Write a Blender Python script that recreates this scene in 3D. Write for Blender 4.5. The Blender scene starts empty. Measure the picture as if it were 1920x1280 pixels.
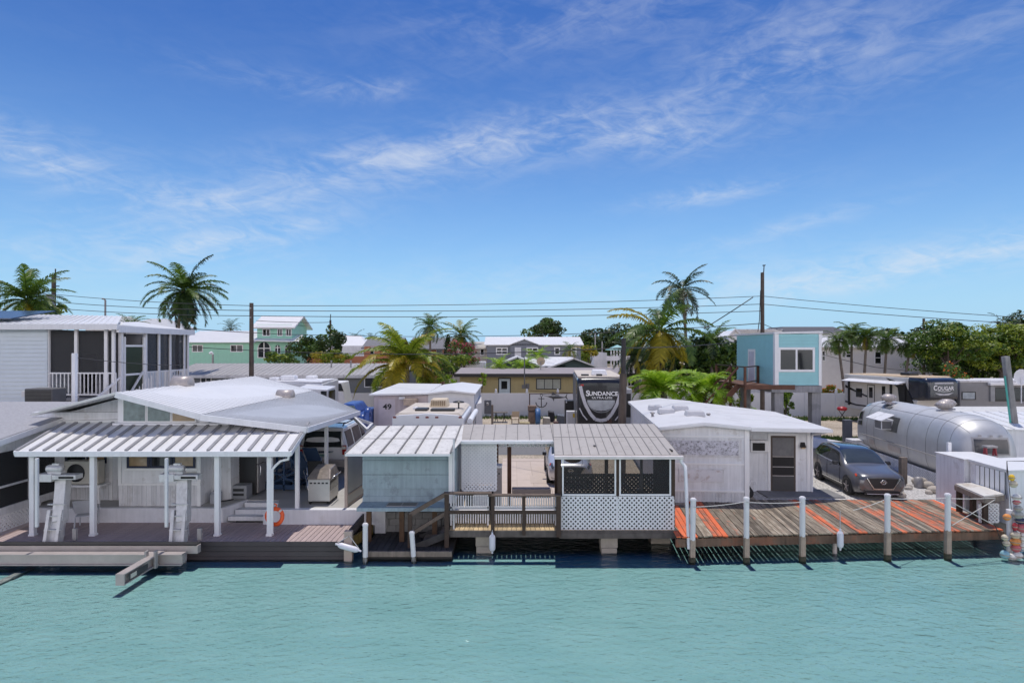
import bpy, bmesh, math, random
from mathutils import Vector, Matrix
from math import sin, cos, pi, radians, atan2, sqrt

S = bpy.context.scene
COL = S.collection
V = Vector

# ------------------------------------------------------------------ camera, sky, sun, exposure
FPX, HZ, CAMZ = 1150.0, 650.0, 5.5          # focal length in photo pixels, horizon row, eye height (m) above the lots
cam_d = bpy.data.cameras.new("camera")
cam = bpy.data.objects.new("camera", cam_d); COL.objects.link(cam)
cam.location = (0, 0, CAMZ); cam.rotation_euler = (radians(90), 0, 0)
cam_d.sensor_width = 36; cam_d.lens = FPX / 1920 * 36
cam_d.shift_y = (HZ - 640) / 1920
cam_d.clip_end = 6000
S.camera = cam

SUN_EL, SUN_AZ = radians(75.5), radians(1.5)  # azimuth measured from +Y towards +X
w = bpy.data.worlds.new("World"); S.world = w; w.use_nodes = True
nt = w.node_tree; nt.nodes.clear(); L = nt.links
def N(t, **k):
    n = nt.nodes.new(t)
    for a, b in k.items(): setattr(n, a, b)
    return n
def mth(op, a, b=None, c=None):
    n = N('ShaderNodeMath', operation=op)
    for i, q in enumerate((a, b, c)):
        if q is None: continue
        if isinstance(q, (int, float)): n.inputs[i].default_value = q
        else: L.new(q, n.inputs[i])
    return n.outputs[0]
sky = N('ShaderNodeTexSky', sky_type='NISHITA', sun_disc=False)
sky.sun_elevation = SUN_EL; sky.sun_rotation = SUN_AZ
sky.altitude = 0; sky.air_density = 1.0; sky.dust_density = 0.25; sky.ozone_density = 2.2
hs = N('ShaderNodeHueSaturation'); hs.inputs['Saturation'].default_value = 1.2; hs.inputs['Hue'].default_value = 0.505
L.new(sky.outputs[0], hs.inputs['Color'])
tc = N('ShaderNodeTexCoord'); sep = N('ShaderNodeSeparateXYZ'); L.new(tc.outputs['Generated'], sep.inputs[0])
az = mth('ARCTAN2', sep.outputs[0], sep.outputs[1]); el = mth('ARCSINE', sep.outputs[2])
# cirrus: wispy noise in sky angles, gathered into streaks
def wisp(sx, sy, rot, seed, detail=9, rough=.62, dist=.9):
    ca, sa = cos(rot), sin(rot)
    u = mth('ADD', mth('MULTIPLY', az, ca), mth('MULTIPLY', el, sa))
    v = mth('SUBTRACT', mth('MULTIPLY', el, ca), mth('MULTIPLY', az, sa))
    cb = N('ShaderNodeCombineXYZ'); L.new(mth('MULTIPLY', u, sx), cb.inputs[0]); L.new(mth('MULTIPLY', v, sy), cb.inputs[1]); cb.inputs[2].default_value = seed
    nz = N('ShaderNodeTexNoise'); nz.inputs['Scale'].default_value = 1; nz.inputs['Detail'].default_value = detail
    nz.inputs['Roughness'].default_value = rough; nz.inputs['Distortion'].default_value = dist
    L.new(cb.outputs[0], nz.inputs['Vector']); return nz.outputs[0]
def band(px, py, lx, ly, rot, amp):
    a0 = atan2(px - 960, FPX); e0 = math.asin((HZ - py) / sqrt((px - 960) ** 2 + FPX ** 2 + (HZ - py) ** 2))
    da = mth('SUBTRACT', az, a0); de = mth('SUBTRACT', el, e0); ca, sa = cos(rot), sin(rot)
    u = mth('MULTIPLY', mth('ADD', mth('MULTIPLY', da, ca), mth('MULTIPLY', de, sa)), 1 / lx)
    v = mth('MULTIPLY', mth('SUBTRACT', mth('MULTIPLY', de, ca), mth('MULTIPLY', da, sa)), 1 / ly)
    r = mth('ADD', mth('MULTIPLY', u, u), mth('MULTIPLY', v, v))
    return mth('MULTIPLY', mth('POWER', 2.718, mth('MULTIPLY', r, -1)), amp)
BANDS = [(1480,115,.15,.07,.12,.62),(1290,185,.08,.03,.10,.06),(1230,250,.11,.034,-.02,.8),(960,265,.18,.040,.20,.8),(680,305,.17,.035,.15,.7),
         (400,385,.17,.028,.16,.8),(250,470,.20,.030,.12,.85),(500,440,.12,.02,.25,.8),(40,285,.07,.028,-.25,.9),(190,325,.13,.022,-.15,.5),
         (1330,365,.11,.014,.06,.8),(560,158,.16,.016,-.02,.35),(710,165,.09,.014,.15,.3),(1480,425,.13,.013,.2,.5),(1740,490,.30,.022,.16,.95),
         (1450,520,.25,.03,.05,.45),(820,540,.40,.035,.08,.4),(1100,30,.30,.05,.1,.35),(80,240,.12,.012,-.1,.35),(1850,60,.12,.05,0,.3)]
m = None
for b in BANDS:
    o = band(*b); m = o if m is None else mth('ADD', m, o)
n1 = wisp(5.5, 19, .22, 3.1); n2 = wisp(17, 48, -.12, 7.7, 8, .62, 1.2)
nn = mth('ADD', mth('MULTIPLY', n1, .58), mth('MULTIPLY', n2, .42))
c1 = N('ShaderNodeMapRange', interpolation_type='SMOOTHSTEP'); c1.inputs[1].default_value = .35; c1.inputs[2].default_value = .74
L.new(nn, c1.inputs[0])
cl = mth('MULTIPLY', mth('MULTIPLY', c1.outputs[0], mth('MINIMUM', m, 1.1)), .70)
thin = mth('MULTIPLY', c1.outputs[0], .02)
cl = mth('MINIMUM', mth('ADD', cl, thin), .85)
mix = N('ShaderNodeMix', data_type='RGBA'); L.new(cl, mix.inputs['Factor'])
hz = N('ShaderNodeMix', data_type='RGBA'); L.new(mth('POWER', 2.718, mth('MULTIPLY', mth('MAXIMUM', el, 0), -6.5)), hz.inputs['Factor'])
ft = N('ShaderNodeMapRange', interpolation_type='SMOOTHSTEP'); ft.inputs[1].default_value = .02; ft.inputs[2].default_value = .52; L.new(el, ft.inputs[0])
tint = N('ShaderNodeMix', data_type='RGBA'); L.new(ft.outputs[0], tint.inputs['Factor']); tint.inputs['A'].default_value = (.72, .98, 1.18, 1); tint.inputs['B'].default_value = (.37, .60, .93, 1)
tm = N('ShaderNodeMix', data_type='RGBA', blend_type='MULTIPLY'); tm.inputs['Factor'].default_value = 1; L.new(hs.outputs[0], tm.inputs['A']); L.new(tint.outputs['Result'], tm.inputs['B'])
L.new(tm.outputs['Result'], hz.inputs['A']); hz.inputs['B'].default_value = (3.5, 5.75, 8.1, 1)      # pale blue band of clear sea air low in the sky
L.new(hz.outputs['Result'], mix.inputs['A']); mix.inputs['B'].default_value = (6.6, 7.0, 7.6, 1)
# unseen bright cloud band, added behind the camera to fill the shaded fronts
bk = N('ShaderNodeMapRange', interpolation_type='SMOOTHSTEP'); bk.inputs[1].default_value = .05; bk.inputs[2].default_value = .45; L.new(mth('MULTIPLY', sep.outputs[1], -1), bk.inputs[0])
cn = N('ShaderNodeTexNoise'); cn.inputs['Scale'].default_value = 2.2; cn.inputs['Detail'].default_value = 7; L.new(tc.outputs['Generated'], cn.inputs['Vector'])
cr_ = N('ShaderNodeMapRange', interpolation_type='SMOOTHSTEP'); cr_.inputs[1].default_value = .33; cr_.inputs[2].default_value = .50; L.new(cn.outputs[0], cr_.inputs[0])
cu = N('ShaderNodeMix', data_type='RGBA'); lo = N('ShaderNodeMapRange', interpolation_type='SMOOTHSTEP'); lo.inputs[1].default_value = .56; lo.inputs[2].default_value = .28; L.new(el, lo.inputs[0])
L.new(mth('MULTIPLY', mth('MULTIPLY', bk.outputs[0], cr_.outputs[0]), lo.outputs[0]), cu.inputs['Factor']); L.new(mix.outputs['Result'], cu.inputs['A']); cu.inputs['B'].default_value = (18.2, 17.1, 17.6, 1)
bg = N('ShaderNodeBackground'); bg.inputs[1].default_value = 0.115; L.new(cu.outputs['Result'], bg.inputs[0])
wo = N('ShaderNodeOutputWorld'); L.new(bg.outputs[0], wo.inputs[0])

sd = bpy.data.lights.new("sun", 'SUN'); sd.energy = 3.35; sd.angle = radians(.5); sd.color = (1, .94, .855)
sun = bpy.data.objects.new("sun", sd); COL.objects.link(sun); sun.location = (0, 60, 120)
sun.rotation_euler = V((sin(SUN_AZ) * cos(SUN_EL), cos(SUN_AZ) * cos(SUN_EL), sin(SUN_EL))).to_track_quat('Z', 'Y').to_euler()

S.render.engine = 'CYCLES'
S.view_settings.view_transform = 'Standard'; S.view_settings.look = 'None'
S.view_settings.exposure = 0.0; S.view_settings.gamma = 1
S.cycles.max_bounces = 8; S.cycles.transparent_max_bounces = 12; S.cycles.caustics_reflective = False; S.cycles.caustics_refractive = False

# ------------------------------------------------------------------ helpers
def at(px, py, D): return V(((px - 960) / FPX * D, D, CAMZ - (py - HZ) / FPX * D))
def gx(px, D): return (px - 960) / FPX * D
def gz(py, D): return CAMZ - (py - HZ) / FPX * D

class MB:
    """collects shapes for ONE mesh object; coordinates are world coordinates unless built with local=True"""
    def __init__(s): s.v, s.f, s.m, s.sm, s.cur, s.cs = [], [], [], [], 0, False
    def add(s, vs, fs, smooth=None):
        o = len(s.v); s.v += [tuple(p) for p in vs]
        for f in fs: s.f.append(tuple(i + o for i in f)); s.m.append(s.cur); s.sm.append(s.cs if smooth is None else smooth)
        return s
    def poly(s, pts): return s.add(pts, [tuple(range(len(pts)))])
    def box(s, x0, x1, y0, y1, z0, z1):
        v = [(x0,y0,z0),(x1,y0,z0),(x1,y1,z0),(x0,y1,z0),(x0,y0,z1),(x1,y0,z1),(x1,y1,z1),(x0,y1,z1)]
        return s.add(v, [(0,3,2,1),(4,5,6,7),(0,1,5,4),(1,2,6,5),(2,3,7,6),(3,0,4,7)])
    def hexa(s, p):   # 8 points: bottom ring then top ring
        return s.add(p, [(0,3,2,1),(4,5,6,7),(0,1,5,4),(1,2,6,5),(2,3,7,6),(3,0,4,7)])
    def prism(s, pts, vec):
        n = len(pts); vec = V(vec); a = [V(p) for p in pts]; b = [p + vec for p in a]
        fs = [tuple(reversed(range(n))), tuple(range(n, 2 * n))] + [(i, (i + 1) % n, n + (i + 1) % n, n + i) for i in range(n)]
        return s.add(a + b, fs)
    def slab(s, pts, t):   # polygon top, thickness t downwards
        return s.prism([V(p) - V((0, 0, t)) for p in pts], (0, 0, t))
    def bar(s, p0, p1, wd, h, up=(0, 0, 1)):
        p0, p1 = V(p0), V(p1); d = (p1 - p0).normalized(); up = V(up)
        if abs(d.dot(up)) > .99: up = V((0, 1, 0)) if abs(d.y) < .9 else V((1, 0, 0))
        sx = d.cross(up).normalized() * wd / 2; uz = sx.cross(d).normalized() * h / 2
        return s.hexa([p0 - sx - uz, p0 + sx - uz, p1 + sx - uz, p1 - sx - uz, p0 - sx + uz, p0 + sx + uz, p1 + sx + uz, p1 - sx + uz])
    def tube(s, pts, r, n=8, caps=True, smooth=True):
        pts = [V(p) for p in pts]; k = len(pts); rs = r if isinstance(r, (list, tuple)) else [r] * k
        vs, fs = [], []; ref = None
        for i, p in enumerate(pts):
            d = (pts[min(i + 1, k - 1)] - pts[max(i - 1, 0)]).normalized()
            if ref is None: ref = V((1, 0, 0)) if abs(d.x) < .8 else V((0, 1, 0))
            a = (ref - d * ref.dot(d)).normalized(); b = d.cross(a); ref = a
            for j in range(n):
                t = 2 * pi * j / n; vs.append(p + (a * cos(t) + b * sin(t)) * rs[i])
        for i in range(k - 1):
            for j in range(n): fs.append((i*n+j, i*n+(j+1)%n, (i+1)*n+(j+1)%n, (i+1)*n+j))
        s.add(vs, fs, smooth)
        if caps: s.add([vs[j] for j in range(n)], [tuple(reversed(range(n)))], False); s.add(vs[-n:], [tuple(range(n))], False)
        return s
    def lathe(s, prof, c=(0, 0, 0), n=16, axis='Z', smooth=True):
        c = V(c); vs, fs = [], []
        for r, z in prof:
            for j in range(n):
                t = 2 * pi * j / n; p = (r * cos(t), r * sin(t), z)
                if axis == 'X': p = (z, r * cos(t), r * sin(t))
                if axis == 'Y': p = (r * cos(t), z, -r * sin(t))
                vs.append(c + V(p))
        for i in range(len(prof) - 1):
            for j in range(n): fs.append((i*n+j, i*n+(j+1)%n, (i+1)*n+(j+1)%n, (i+1)*n+j))
        return s.add(vs, fs, smooth)
    def ell(s, c, r, n=12, k=8):
        c = V(c); r = V(r) if not isinstance(r, (int, float)) else V((r, r, r))
        vs = [c + V((0, 0, -r.z))]; fs = []
        for i in range(1, k):
            a = -pi / 2 + pi * i / k
            for j in range(n):
                t = 2 * pi * j / n; vs.append(c + V((r.x * cos(a) * cos(t), r.y * cos(a) * sin(t), r.z * sin(a))))
        vs.append(c + V((0, 0, r.z))); last = len(vs) - 1
        for j in range(n): fs.append((0, 1 + (j + 1) % n, 1 + j)); fs.append((last, last - n + j, last - n + (j + 1) % n))
        for i in range(k - 2):
            for j in range(n): fs.append((1+i*n+j, 1+i*n+(j+1)%n, 1+(i+1)*n+(j+1)%n, 1+(i+1)*n+j))
        return s.add(vs, fs, True)
    def build(s, name, mat, parent=None, local=False, bevel=0, label=None):
        me = bpy.data.meshes.new(name); vs = s.v
        if parent is not None and not local:
            r = parent
            while r.parent: r = r.parent
            mi = (Matrix.Translation(r.location) @ r.rotation_euler.to_matrix().to_4x4()).inverted()
            vs = [mi @ V(p) for p in vs]
        org = V((0, 0, 0))
        if parent is None and not local and vs:      # a one-mesh thing: its origin at its base
            xs = [p[0] for p in vs]; ys = [p[1] for p in vs]; zs = [p[2] for p in vs]
            org = V(((min(xs)+max(xs))/2, (min(ys)+max(ys))/2, min(zs))); vs = [V(p) - org for p in vs]
        me.from_pydata([tuple(p) for p in vs], [], s.f)
        for mm in (mat if isinstance(mat, (list, tuple)) else [mat]): me.materials.append(mm)
        me.polygons.foreach_set('material_index', s.m); me.polygons.foreach_set('use_smooth', s.sm); me.update()
        o = bpy.data.objects.new(name, me); COL.objects.link(o); o.location = org
        if parent is not None: o.parent = parent
        if label: o['label'] = label
        if bevel:
            b = o.modifiers.new('bevel', 'BEVEL'); b.width = bevel; b.segments = 2; b.limit_method = 'ANGLE'; b.angle_limit = radians(40)
        return o

def thing(name, label, cat, loc=(0, 0, 0), rz=0, group=None):
    o = bpy.data.objects.new(name, None); COL.objects.link(o); o.empty_display_size = .2
    o.location = loc; o.rotation_euler = (0, 0, rz); return tag(o, label, cat, group)
def tag(o, label, cat, group=None):
    o['label'] = label; o['category'] = cat
    if group: o['group'] = group
    return o
def struct(o, kind='structure'): o['kind'] = kind; return o
def copy_tree(o, parent=None):
    c = o.copy(); COL.objects.link(c)
    if parent is not None: c.parent = parent
    for ch in list(o.children): copy_tree(ch, c)
    return c

# ------------------------------------------------------------------ materials
MATS = {}
def M(name, col, rough=.6, metal=0., var=.12, sc=2.5, streak=0., bump=0., bsc=60., spec=.5, coat=0., stain=None, stain_amt=0., stain_sc=1.2, island=0.):
    if name in MATS: return MATS[name]
    m = bpy.data.materials.new(name); m.use_nodes = True; t = m.node_tree; l = t.links
    p = t.nodes['Principled BSDF']; p.inputs['Roughness'].default_value = rough; p.inputs['Metallic'].default_value = metal
    p.inputs['Specular IOR Level'].default_value = spec; p.inputs['Coat Weight'].default_value = coat
    tc = t.nodes.new('ShaderNodeTexCoord')
    def noise(scale, detail=6, vec=None, rg=.6):
        n = t.nodes.new('ShaderNodeTexNoise'); n.inputs['Scale'].default_value = scale; n.inputs['Detail'].default_value = detail; n.inputs['Roughness'].default_value = rg
        l.new(vec or tc.outputs['Object'], n.inputs['Vector']); return n.outputs[0]
    def rng(s, a, b, c, d, smooth=False):
        n = t.nodes.new('ShaderNodeMapRange')
        if smooth: n.interpolation_type = 'SMOOTHSTEP'
        for i, q in enumerate((a, b, c, d)): n.inputs[i + 1].default_value = q
        l.new(s, n.inputs[0]); return n.outputs[0]
    def mul(a, b):
        n = t.nodes.new('ShaderNodeMath'); n.operation = 'MULTIPLY'; l.new(a, n.inputs[0]); l.new(b, n.inputs[1]); return n.outputs[0]
    f = rng(noise(sc), .25, .75, 1 - var, 1 + var)
    if streak:
        mp = t.nodes.new('ShaderNodeMapping'); mp.inputs['Scale'].default_value = (7, 7, .45); l.new(tc.outputs['Object'], mp.inputs[0])
        f = mul(f, rng(noise(1.4, 5, mp.outputs[0]), .3, .7, 1 - streak, 1 + streak * .4))
    if island:
        g = t.nodes.new('ShaderNodeNewGeometry'); f = mul(f, rng(g.outputs['Random Per Island'], 0, 1, 1 - island, 1 + island))
    vm = t.nodes.new('ShaderNodeVectorMath'); vm.operation = 'SCALE'; vm.inputs[0].default_value = col[:3]; l.new(f, vm.inputs['Scale'])
    out = vm.outputs[0]
    if stain:
        mx = t.nodes.new('ShaderNodeMix'); mx.data_type = 'RGBA'; l.new(out, mx.inputs['A']); mx.inputs['B'].default_value = (*stain, 1)
        l.new(rng(noise(stain_sc, 9, None, .7), .62 - .25 * stain_amt, .62, 0, min(1, stain_amt * 1.2), True), mx.inputs['Factor']); out = mx.outputs['Result']
    l.new(out, p.inputs['Base Color'])
    if bump:
        b = t.nodes.new('ShaderNodeBump'); b.inputs['Strength'].default_value = bump; b.inputs['Distance'].default_value = .02
        l.new(noise(bsc, 4), b.inputs['Height']); l.new(b.outputs[0], p.inputs['Normal'])
    MATS[name] = m; return m

def leaf_mat(name, a, b, trans=.3, rough=.45):
    if name in MATS: return MATS[name]
    m = bpy.data.materials.new(name); m.use_nodes = True; t = m.node_tree; l = t.links; p = t.nodes['Principled BSDF']
    g = t.nodes.new('ShaderNodeNewGeometry'); r = t.nodes.new('ShaderNodeMix'); r.data_type = 'RGBA'
    r.inputs['A'].default_value = (*a, 1); r.inputs['B'].default_value = (*b, 1)
    l.new(g.outputs['Random Per Island'], r.inputs['Factor']); l.new(r.outputs['Result'], p.inputs['Base Color'])
    p.inputs['Roughness'].default_value = rough
    tr = t.nodes.new('ShaderNodeBsdfTranslucent'); l.new(r.outputs['Result'], tr.inputs[0])
    ms = t.nodes.new('ShaderNodeMixShader'); ms.inputs[0].default_value = trans
    l.new(p.outputs[0], ms.inputs[1]); l.new(tr.outputs[0], ms.inputs[2]); l.new(ms.outputs[0], t.nodes['Material Output'].inputs[0])
    MATS[name] = m; return m

white = M('white_paint', (.78, .78, .80), .5, var=.05, streak=.07)
white_trim = M('white_trim', (.80, .80, .81), .4, var=.04)
white_wall = M('white_wall', (.74, .75, .78), .6, var=.06, streak=.14, stain=(.42, .39, .36), stain_amt=.24, stain_sc=2.2)
dirty_white = M('dirty_white', (.68, .68, .70), .6, var=.10, streak=.16, stain=(.36, .34, .32), stain_amt=.3, stain_sc=1.6)
roof_white = M('white_roof_metal', (.71, .71, .71), .42, var=.05, sc=1.2, stain=(.55, .53, .5), stain_amt=.18)
roof_grey = M('galvanised_roof', (.46, .465, .475), .45, metal=.25, var=.1, sc=1.1)
roof_old = M('old_white_roof', (.62, .61, .59), .6, var=.14, stain=(.22, .21, .205), stain_amt=.34, stain_sc=9)
seam = M('dark_roof_seam', (.16, .155, .155), .6, var=.2)
seam_pale = M('grimy_roof_channel', (.27, .27, .28), .6, var=.15)
tide = M('wet_tide_band', (.055, .050, .030), .7, var=.5, sc=14, bump=.5, bsc=60)
roof_taupe = M('taupe_roof_panel', (.40, .372, .342), .55, var=.07, sc=.8, stain=(.27, .24, .21), stain_amt=.35, stain_sc=4)
shingle = M('grey_shingle', (.33, .33, .35), .85, var=.22, sc=14, bump=.3, bsc=40)
alu = M('bare_aluminium', (.44, .395, .375), .45, metal=.25, var=.12, sc=3, stain=(.40, .36, .34), stain_amt=.25)
alu_dull = M('dull_aluminium', (.34, .325, .32), .5, metal=.2, var=.15, sc=4, stain=(.3, .27, .25), stain_amt=.3)
chrome = M('chrome', (.75, .75, .76), .18, metal=1, var=.03)
black = M('black_plastic', (.018, .018, .02), .45, var=.2)
rubber = M('black_rubber', (.02, .02, .02), .8, var=.2)
carpet = M('black_carpet', (.02, .02, .022), .95, var=.2)
dark_wood = M('dark_stained_wood', (.055, .034, .024), .75, var=.3, sc=6, streak=.2)
old_wood = M('weathered_wood', (.23, .19, .155), .85, var=.25, sc=5, streak=.25, bump=.3, bsc=30)
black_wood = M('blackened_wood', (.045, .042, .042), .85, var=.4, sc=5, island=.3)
pole_wood = M('pole_wood', (.11, .085, .07), .85, var=.3, sc=3, streak=.3, bump=.3, bsc=25)
red_wood = M('red_brown_wood', (.13, .055, .032), .7, var=.25, sc=5, streak=.2)
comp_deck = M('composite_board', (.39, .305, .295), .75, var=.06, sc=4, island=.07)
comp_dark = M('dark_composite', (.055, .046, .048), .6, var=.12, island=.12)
deck_yellow = M('pale_deck_board', (.48, .36, .20), .8, var=.25, sc=5, island=.18, stain=(.16, .12, .08), stain_amt=.4)
concrete = M('concrete', (.46, .445, .42), .85, var=.10, sc=1.5, stain=(.3, .28, .26), stain_amt=.3, bump=.15)
concrete_white = M('painted_concrete', (.66, .665, .70), .7, var=.07, streak=.1, stain=(.42, .4, .38), stain_amt=.2)
block_grey = M('concrete_block', (.25, .245, .24), .9, var=.22, sc=2.5, stain=(.08, .08, .08), stain_amt=.5, bump=.3)
stilt_grey = M('stilt_concrete', (.30, .30, .315), .9, var=.16, sc=1.5, streak=.2, stain=(.16, .16, .17), stain_amt=.4)
glass = M('dark_glass', (.012, .014, .016), .06, var=.1, spec=.6)
glass_tan = M('window_with_blind', (.34, .24, .14), .10, var=.25, sc=3, spec=.6)
glass_teal = M('window_with_curtain', (.16, .21, .21), .12, var=.4, sc=5, spec=.6)
navy = M('navy_frame', (.012, .016, .045), .5)
blue_wall = M('faded_blue_board', (.30, .385, .43), .7, var=.10, sc=2, streak=.18, stain=(.15, .18, .20), stain_amt=.35, stain_sc=2.5)
pvc = M('white_pvc', (.72, .71, .72), .45, var=.06, streak=.1, stain=(.42, .36, .3), stain_amt=.15)
orange_ring = M('orange_ring', (.85, .12, .025), .5, var=.06)
palm_trunk = M('palm_trunk', (.16, .135, .115), .9, var=.3, sc=4, bump=.4, bsc=18)
bark = M('bark', (.10, .08, .065), .9, var=.3, sc=5)
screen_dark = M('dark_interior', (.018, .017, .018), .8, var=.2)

def screen_mat(name, col, opacity):
    m = bpy.data.materials.new(name); m.use_nodes = True; t = m.node_tree; l = t.links
    p = t.nodes['Principled BSDF']; p.inputs['Base Color'].default_value = (*col, 1); p.inputs['Roughness'].default_value = .7
    tr = t.nodes.new('ShaderNodeBsdfTransparent'); ms = t.nodes.new('ShaderNodeMixShader'); ms.inputs[0].default_value = opacity
    l.new(tr.outputs[0], ms.inputs[1]); l.new(p.outputs[0], ms.inputs[2]); l.new(ms.outputs[0], t.nodes['Material Output'].inputs[0]); return m
insect_screen = screen_mat('insect_screen', (.03, .03, .032), .34)
alu_bright = M('bright_lift_aluminium', (.60, .59, .585), .4, metal=.2, var=.14, sc=5, streak=.15, stain=(.36, .33, .31), stain_amt=.3, stain_sc=4)
dense_screen = screen_mat('dense_insect_screen', (.035, .036, .04), .72)

# ------------------------------------------------------------------ building blocks
def ribroof(mb, a, b, c, d, n, h=.04, wd=.05, t=.04, slot=0):
    """roof sheet a-b (eave) to d-c (ridge) with n raised ribs running from eave to ridge"""
    a, b, c, d = map(V, (a, b, c, d)); nr = (b - a).cross(d - a).normalized()
    if nr.z < 0: nr = -nr
    mb.hexa([a - nr*t, b - nr*t, c - nr*t, d - nr*t, a, b, c, d])
    for i in range(n + 1):
        s = i / n; p, q = a.lerp(b, s), d.lerp(c, s)
        mb.cur = slot; mb.bar(p + nr * h / 2 , q + nr * h / 2, wd, h, nr); mb.cur = 0
def lap(mb, p, u, wd, z1, pitch=.15, dep=.014, nrm=None):
    """lapped horizontal boards from point p (bottom) up to height z1"""
    p = V(p); u = V(u).normalized(); nrm = V(nrm) if nrm else V((u.y, -u.x, 0)); z = p.z
    while z < z1 - .01:
        zt = min(z + pitch, z1); a = V((p.x, p.y, z)); b = a + u * wd; dz = V((0, 0, zt - z))
        mb.add([a + nrm*dep, b + nrm*dep, b + dz, a + dz, a - nrm*.02, b - nrm*.02], [(0, 1, 2, 3), (4, 5, 1, 0)]); z = zt
def ribwall(mb, p, u, wd, h, pitch=.2, dep=.012, gap=.03):
    """vertical boards with thin real grooves"""
    p = V(p); u = V(u).normalized(); nrm = V((u.y, -u.x, 0)); x = 0
    while x < wd - .005:
        e = min(x + pitch - gap, wd); a = p + u * x; b = p + u * e; up = V((0, 0, h))
        mb.hexa([a, b, b - nrm*.0 + nrm*dep, a + nrm*dep, a + up, b + up, b + nrm*dep + up, a + nrm*dep + up]); x += pitch
def lattice(mb, p, u, wd, h, pitch=.1, sw=.05, t=.012, frame=.05):
    """diagonal lattice in the rectangle at p along u (horizontal), real crossing laths, with a thin frame"""
    p = V(p); u = V(u).normalized(); nrm = V((u.y, -u.x, 0)); Z = V((0, 0, 1)); st = pitch * sqrt(2)
    for sgn, off in ((1, 0), (-1, t)):
        k = -h if sgn > 0 else 0.
        while k < (wd if sgn > 0 else wd + h):
            # line x = k + sgn*z
            z0, z1 = (max(0, -k), min(h, wd - k)) if sgn > 0 else (max(0, k - wd), min(h, k))
            if z1 - z0 > .02:
                a = p + u * (k + sgn * z0) + Z * z0 + nrm * off; b = p + u * (k + sgn * z1) + Z * z1 + nrm * off
                dd = (b - a).normalized(); sd = nrm.cross(dd) * sw / 2; th = nrm * t * .9
                mb.add([a - sd, a + sd, b + sd, b - sd, a - sd + th, a + sd + th, b + sd + th, b - sd + th], [(4, 5, 6, 7), (0, 1, 5, 4), (2, 3, 7, 6), (1, 2, 6, 5), (3, 0, 4, 7), (3, 2, 1, 0)])
            k += st
    if frame:
        f = frame; o = nrm * (t * .5)
        for a, b in ((p + Z*f/2, p + u*wd + Z*f/2), (p + Z*(h - f/2), p + u*wd + Z*(h - f/2)), (p + u*f/2, p + u*f/2 + Z*h), (p + u*(wd - f/2), p + u*(wd - f/2) + Z*h)):
            mb.bar(a + o, b + o, (f if abs((b-a).normalized().z) > .5 else t*2.6), (t*2.6 if abs((b-a).normalized().z) > .5 else f), nrm if abs((b-a).normalized().z) > .5 else Z)
def window(parent, p, u, wd, h, frame=white_trim, pane=glass, fw=.06, nv=1, nh=0, local=False, name='window', dep=.03, sill=False):
    """frame with bars; pane is its sub-part. p = bottom-left corner on the wall face, u = along the wall"""
    p = V(p); u = V(u).normalized(); nrm = V((u.y, -u.x, 0)); Z = V((0, 0, 1)); mb = MB()
    def strip(x0, x1, z0, z1, d0=0., d1=dep):
        q = [p + u*x0 + Z*z0 + nrm*d0, p + u*x1 + Z*z0 + nrm*d0, p + u*x1 + Z*z0 + nrm*d1, p + u*x0 + Z*z0 + nrm*d1]
        mb.hexa(q + [a + Z*(z1 - z0) for a in q])
    strip(0, wd, 0, fw); strip(0, wd, h - fw, h); strip(0, fw, fw, h - fw); strip(wd - fw, wd, fw, h - fw)
    for i in range(nv): x = wd * (i + 1) / (nv + 1); strip(x - fw*.4, x + fw*.4, fw, h - fw, .002, dep*.8)
    for i in range(nh): z = h * (i + 1) / (nh + 1); strip(fw, wd - fw, z - fw*.3, z + fw*.3, .003, dep*.7)
    f = mb.build(name, frame, parent, local)
    g = MB(); q = [p + u*fw*.8 + Z*fw*.8 + nrm*.006, p + u*(wd - fw*.8) + Z*fw*.8 + nrm*.006]
    g.hexa([q[0], q[1], q[1] + nrm*.006, q[0] + nrm*.006] + [a + Z*(h - fw*1.6) for a in (q[0], q[1], q[1] + nrm*.006, q[0] + nrm*.006)])
    g.build('pane', pane, f, local); return f
def text(s, size, mat, parent, org, right, up, off=.012, ext=.004, sx=1., local=False, name='lettering', fn=None):
    cu = bpy.data.curves.new('t', 'FONT'); cu.body = s; cu.size = size; cu.extrude = ext; cu.offset = off * size; cu.align_x = 'CENTER'; cu.resolution_u = 3
    o = bpy.data.objects.new('t', cu); COL.objects.link(o); dg = bpy.context.evaluated_depsgraph_get()
    me = bpy.data.meshes.new_from_object(o.evaluated_get(dg)); bpy.data.objects.remove(o); bpy.data.curves.remove(cu)
    R, U = V(right).normalized(), V(up).normalized(); Nn = R.cross(U); mb = MB()
    if fn: vs = [fn(v.co.x * sx, v.co.y, v.co.z) for v in me.vertices]
    else: vs = [V(org) + R * v.co.x * sx + U * v.co.y + Nn * v.co.z for v in me.vertices]
    mb.add(vs, [tuple(p.vertices) for p in me.polygons], False); bpy.data.meshes.remove(me)
    return mb.build(name, mat, parent, local)

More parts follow.
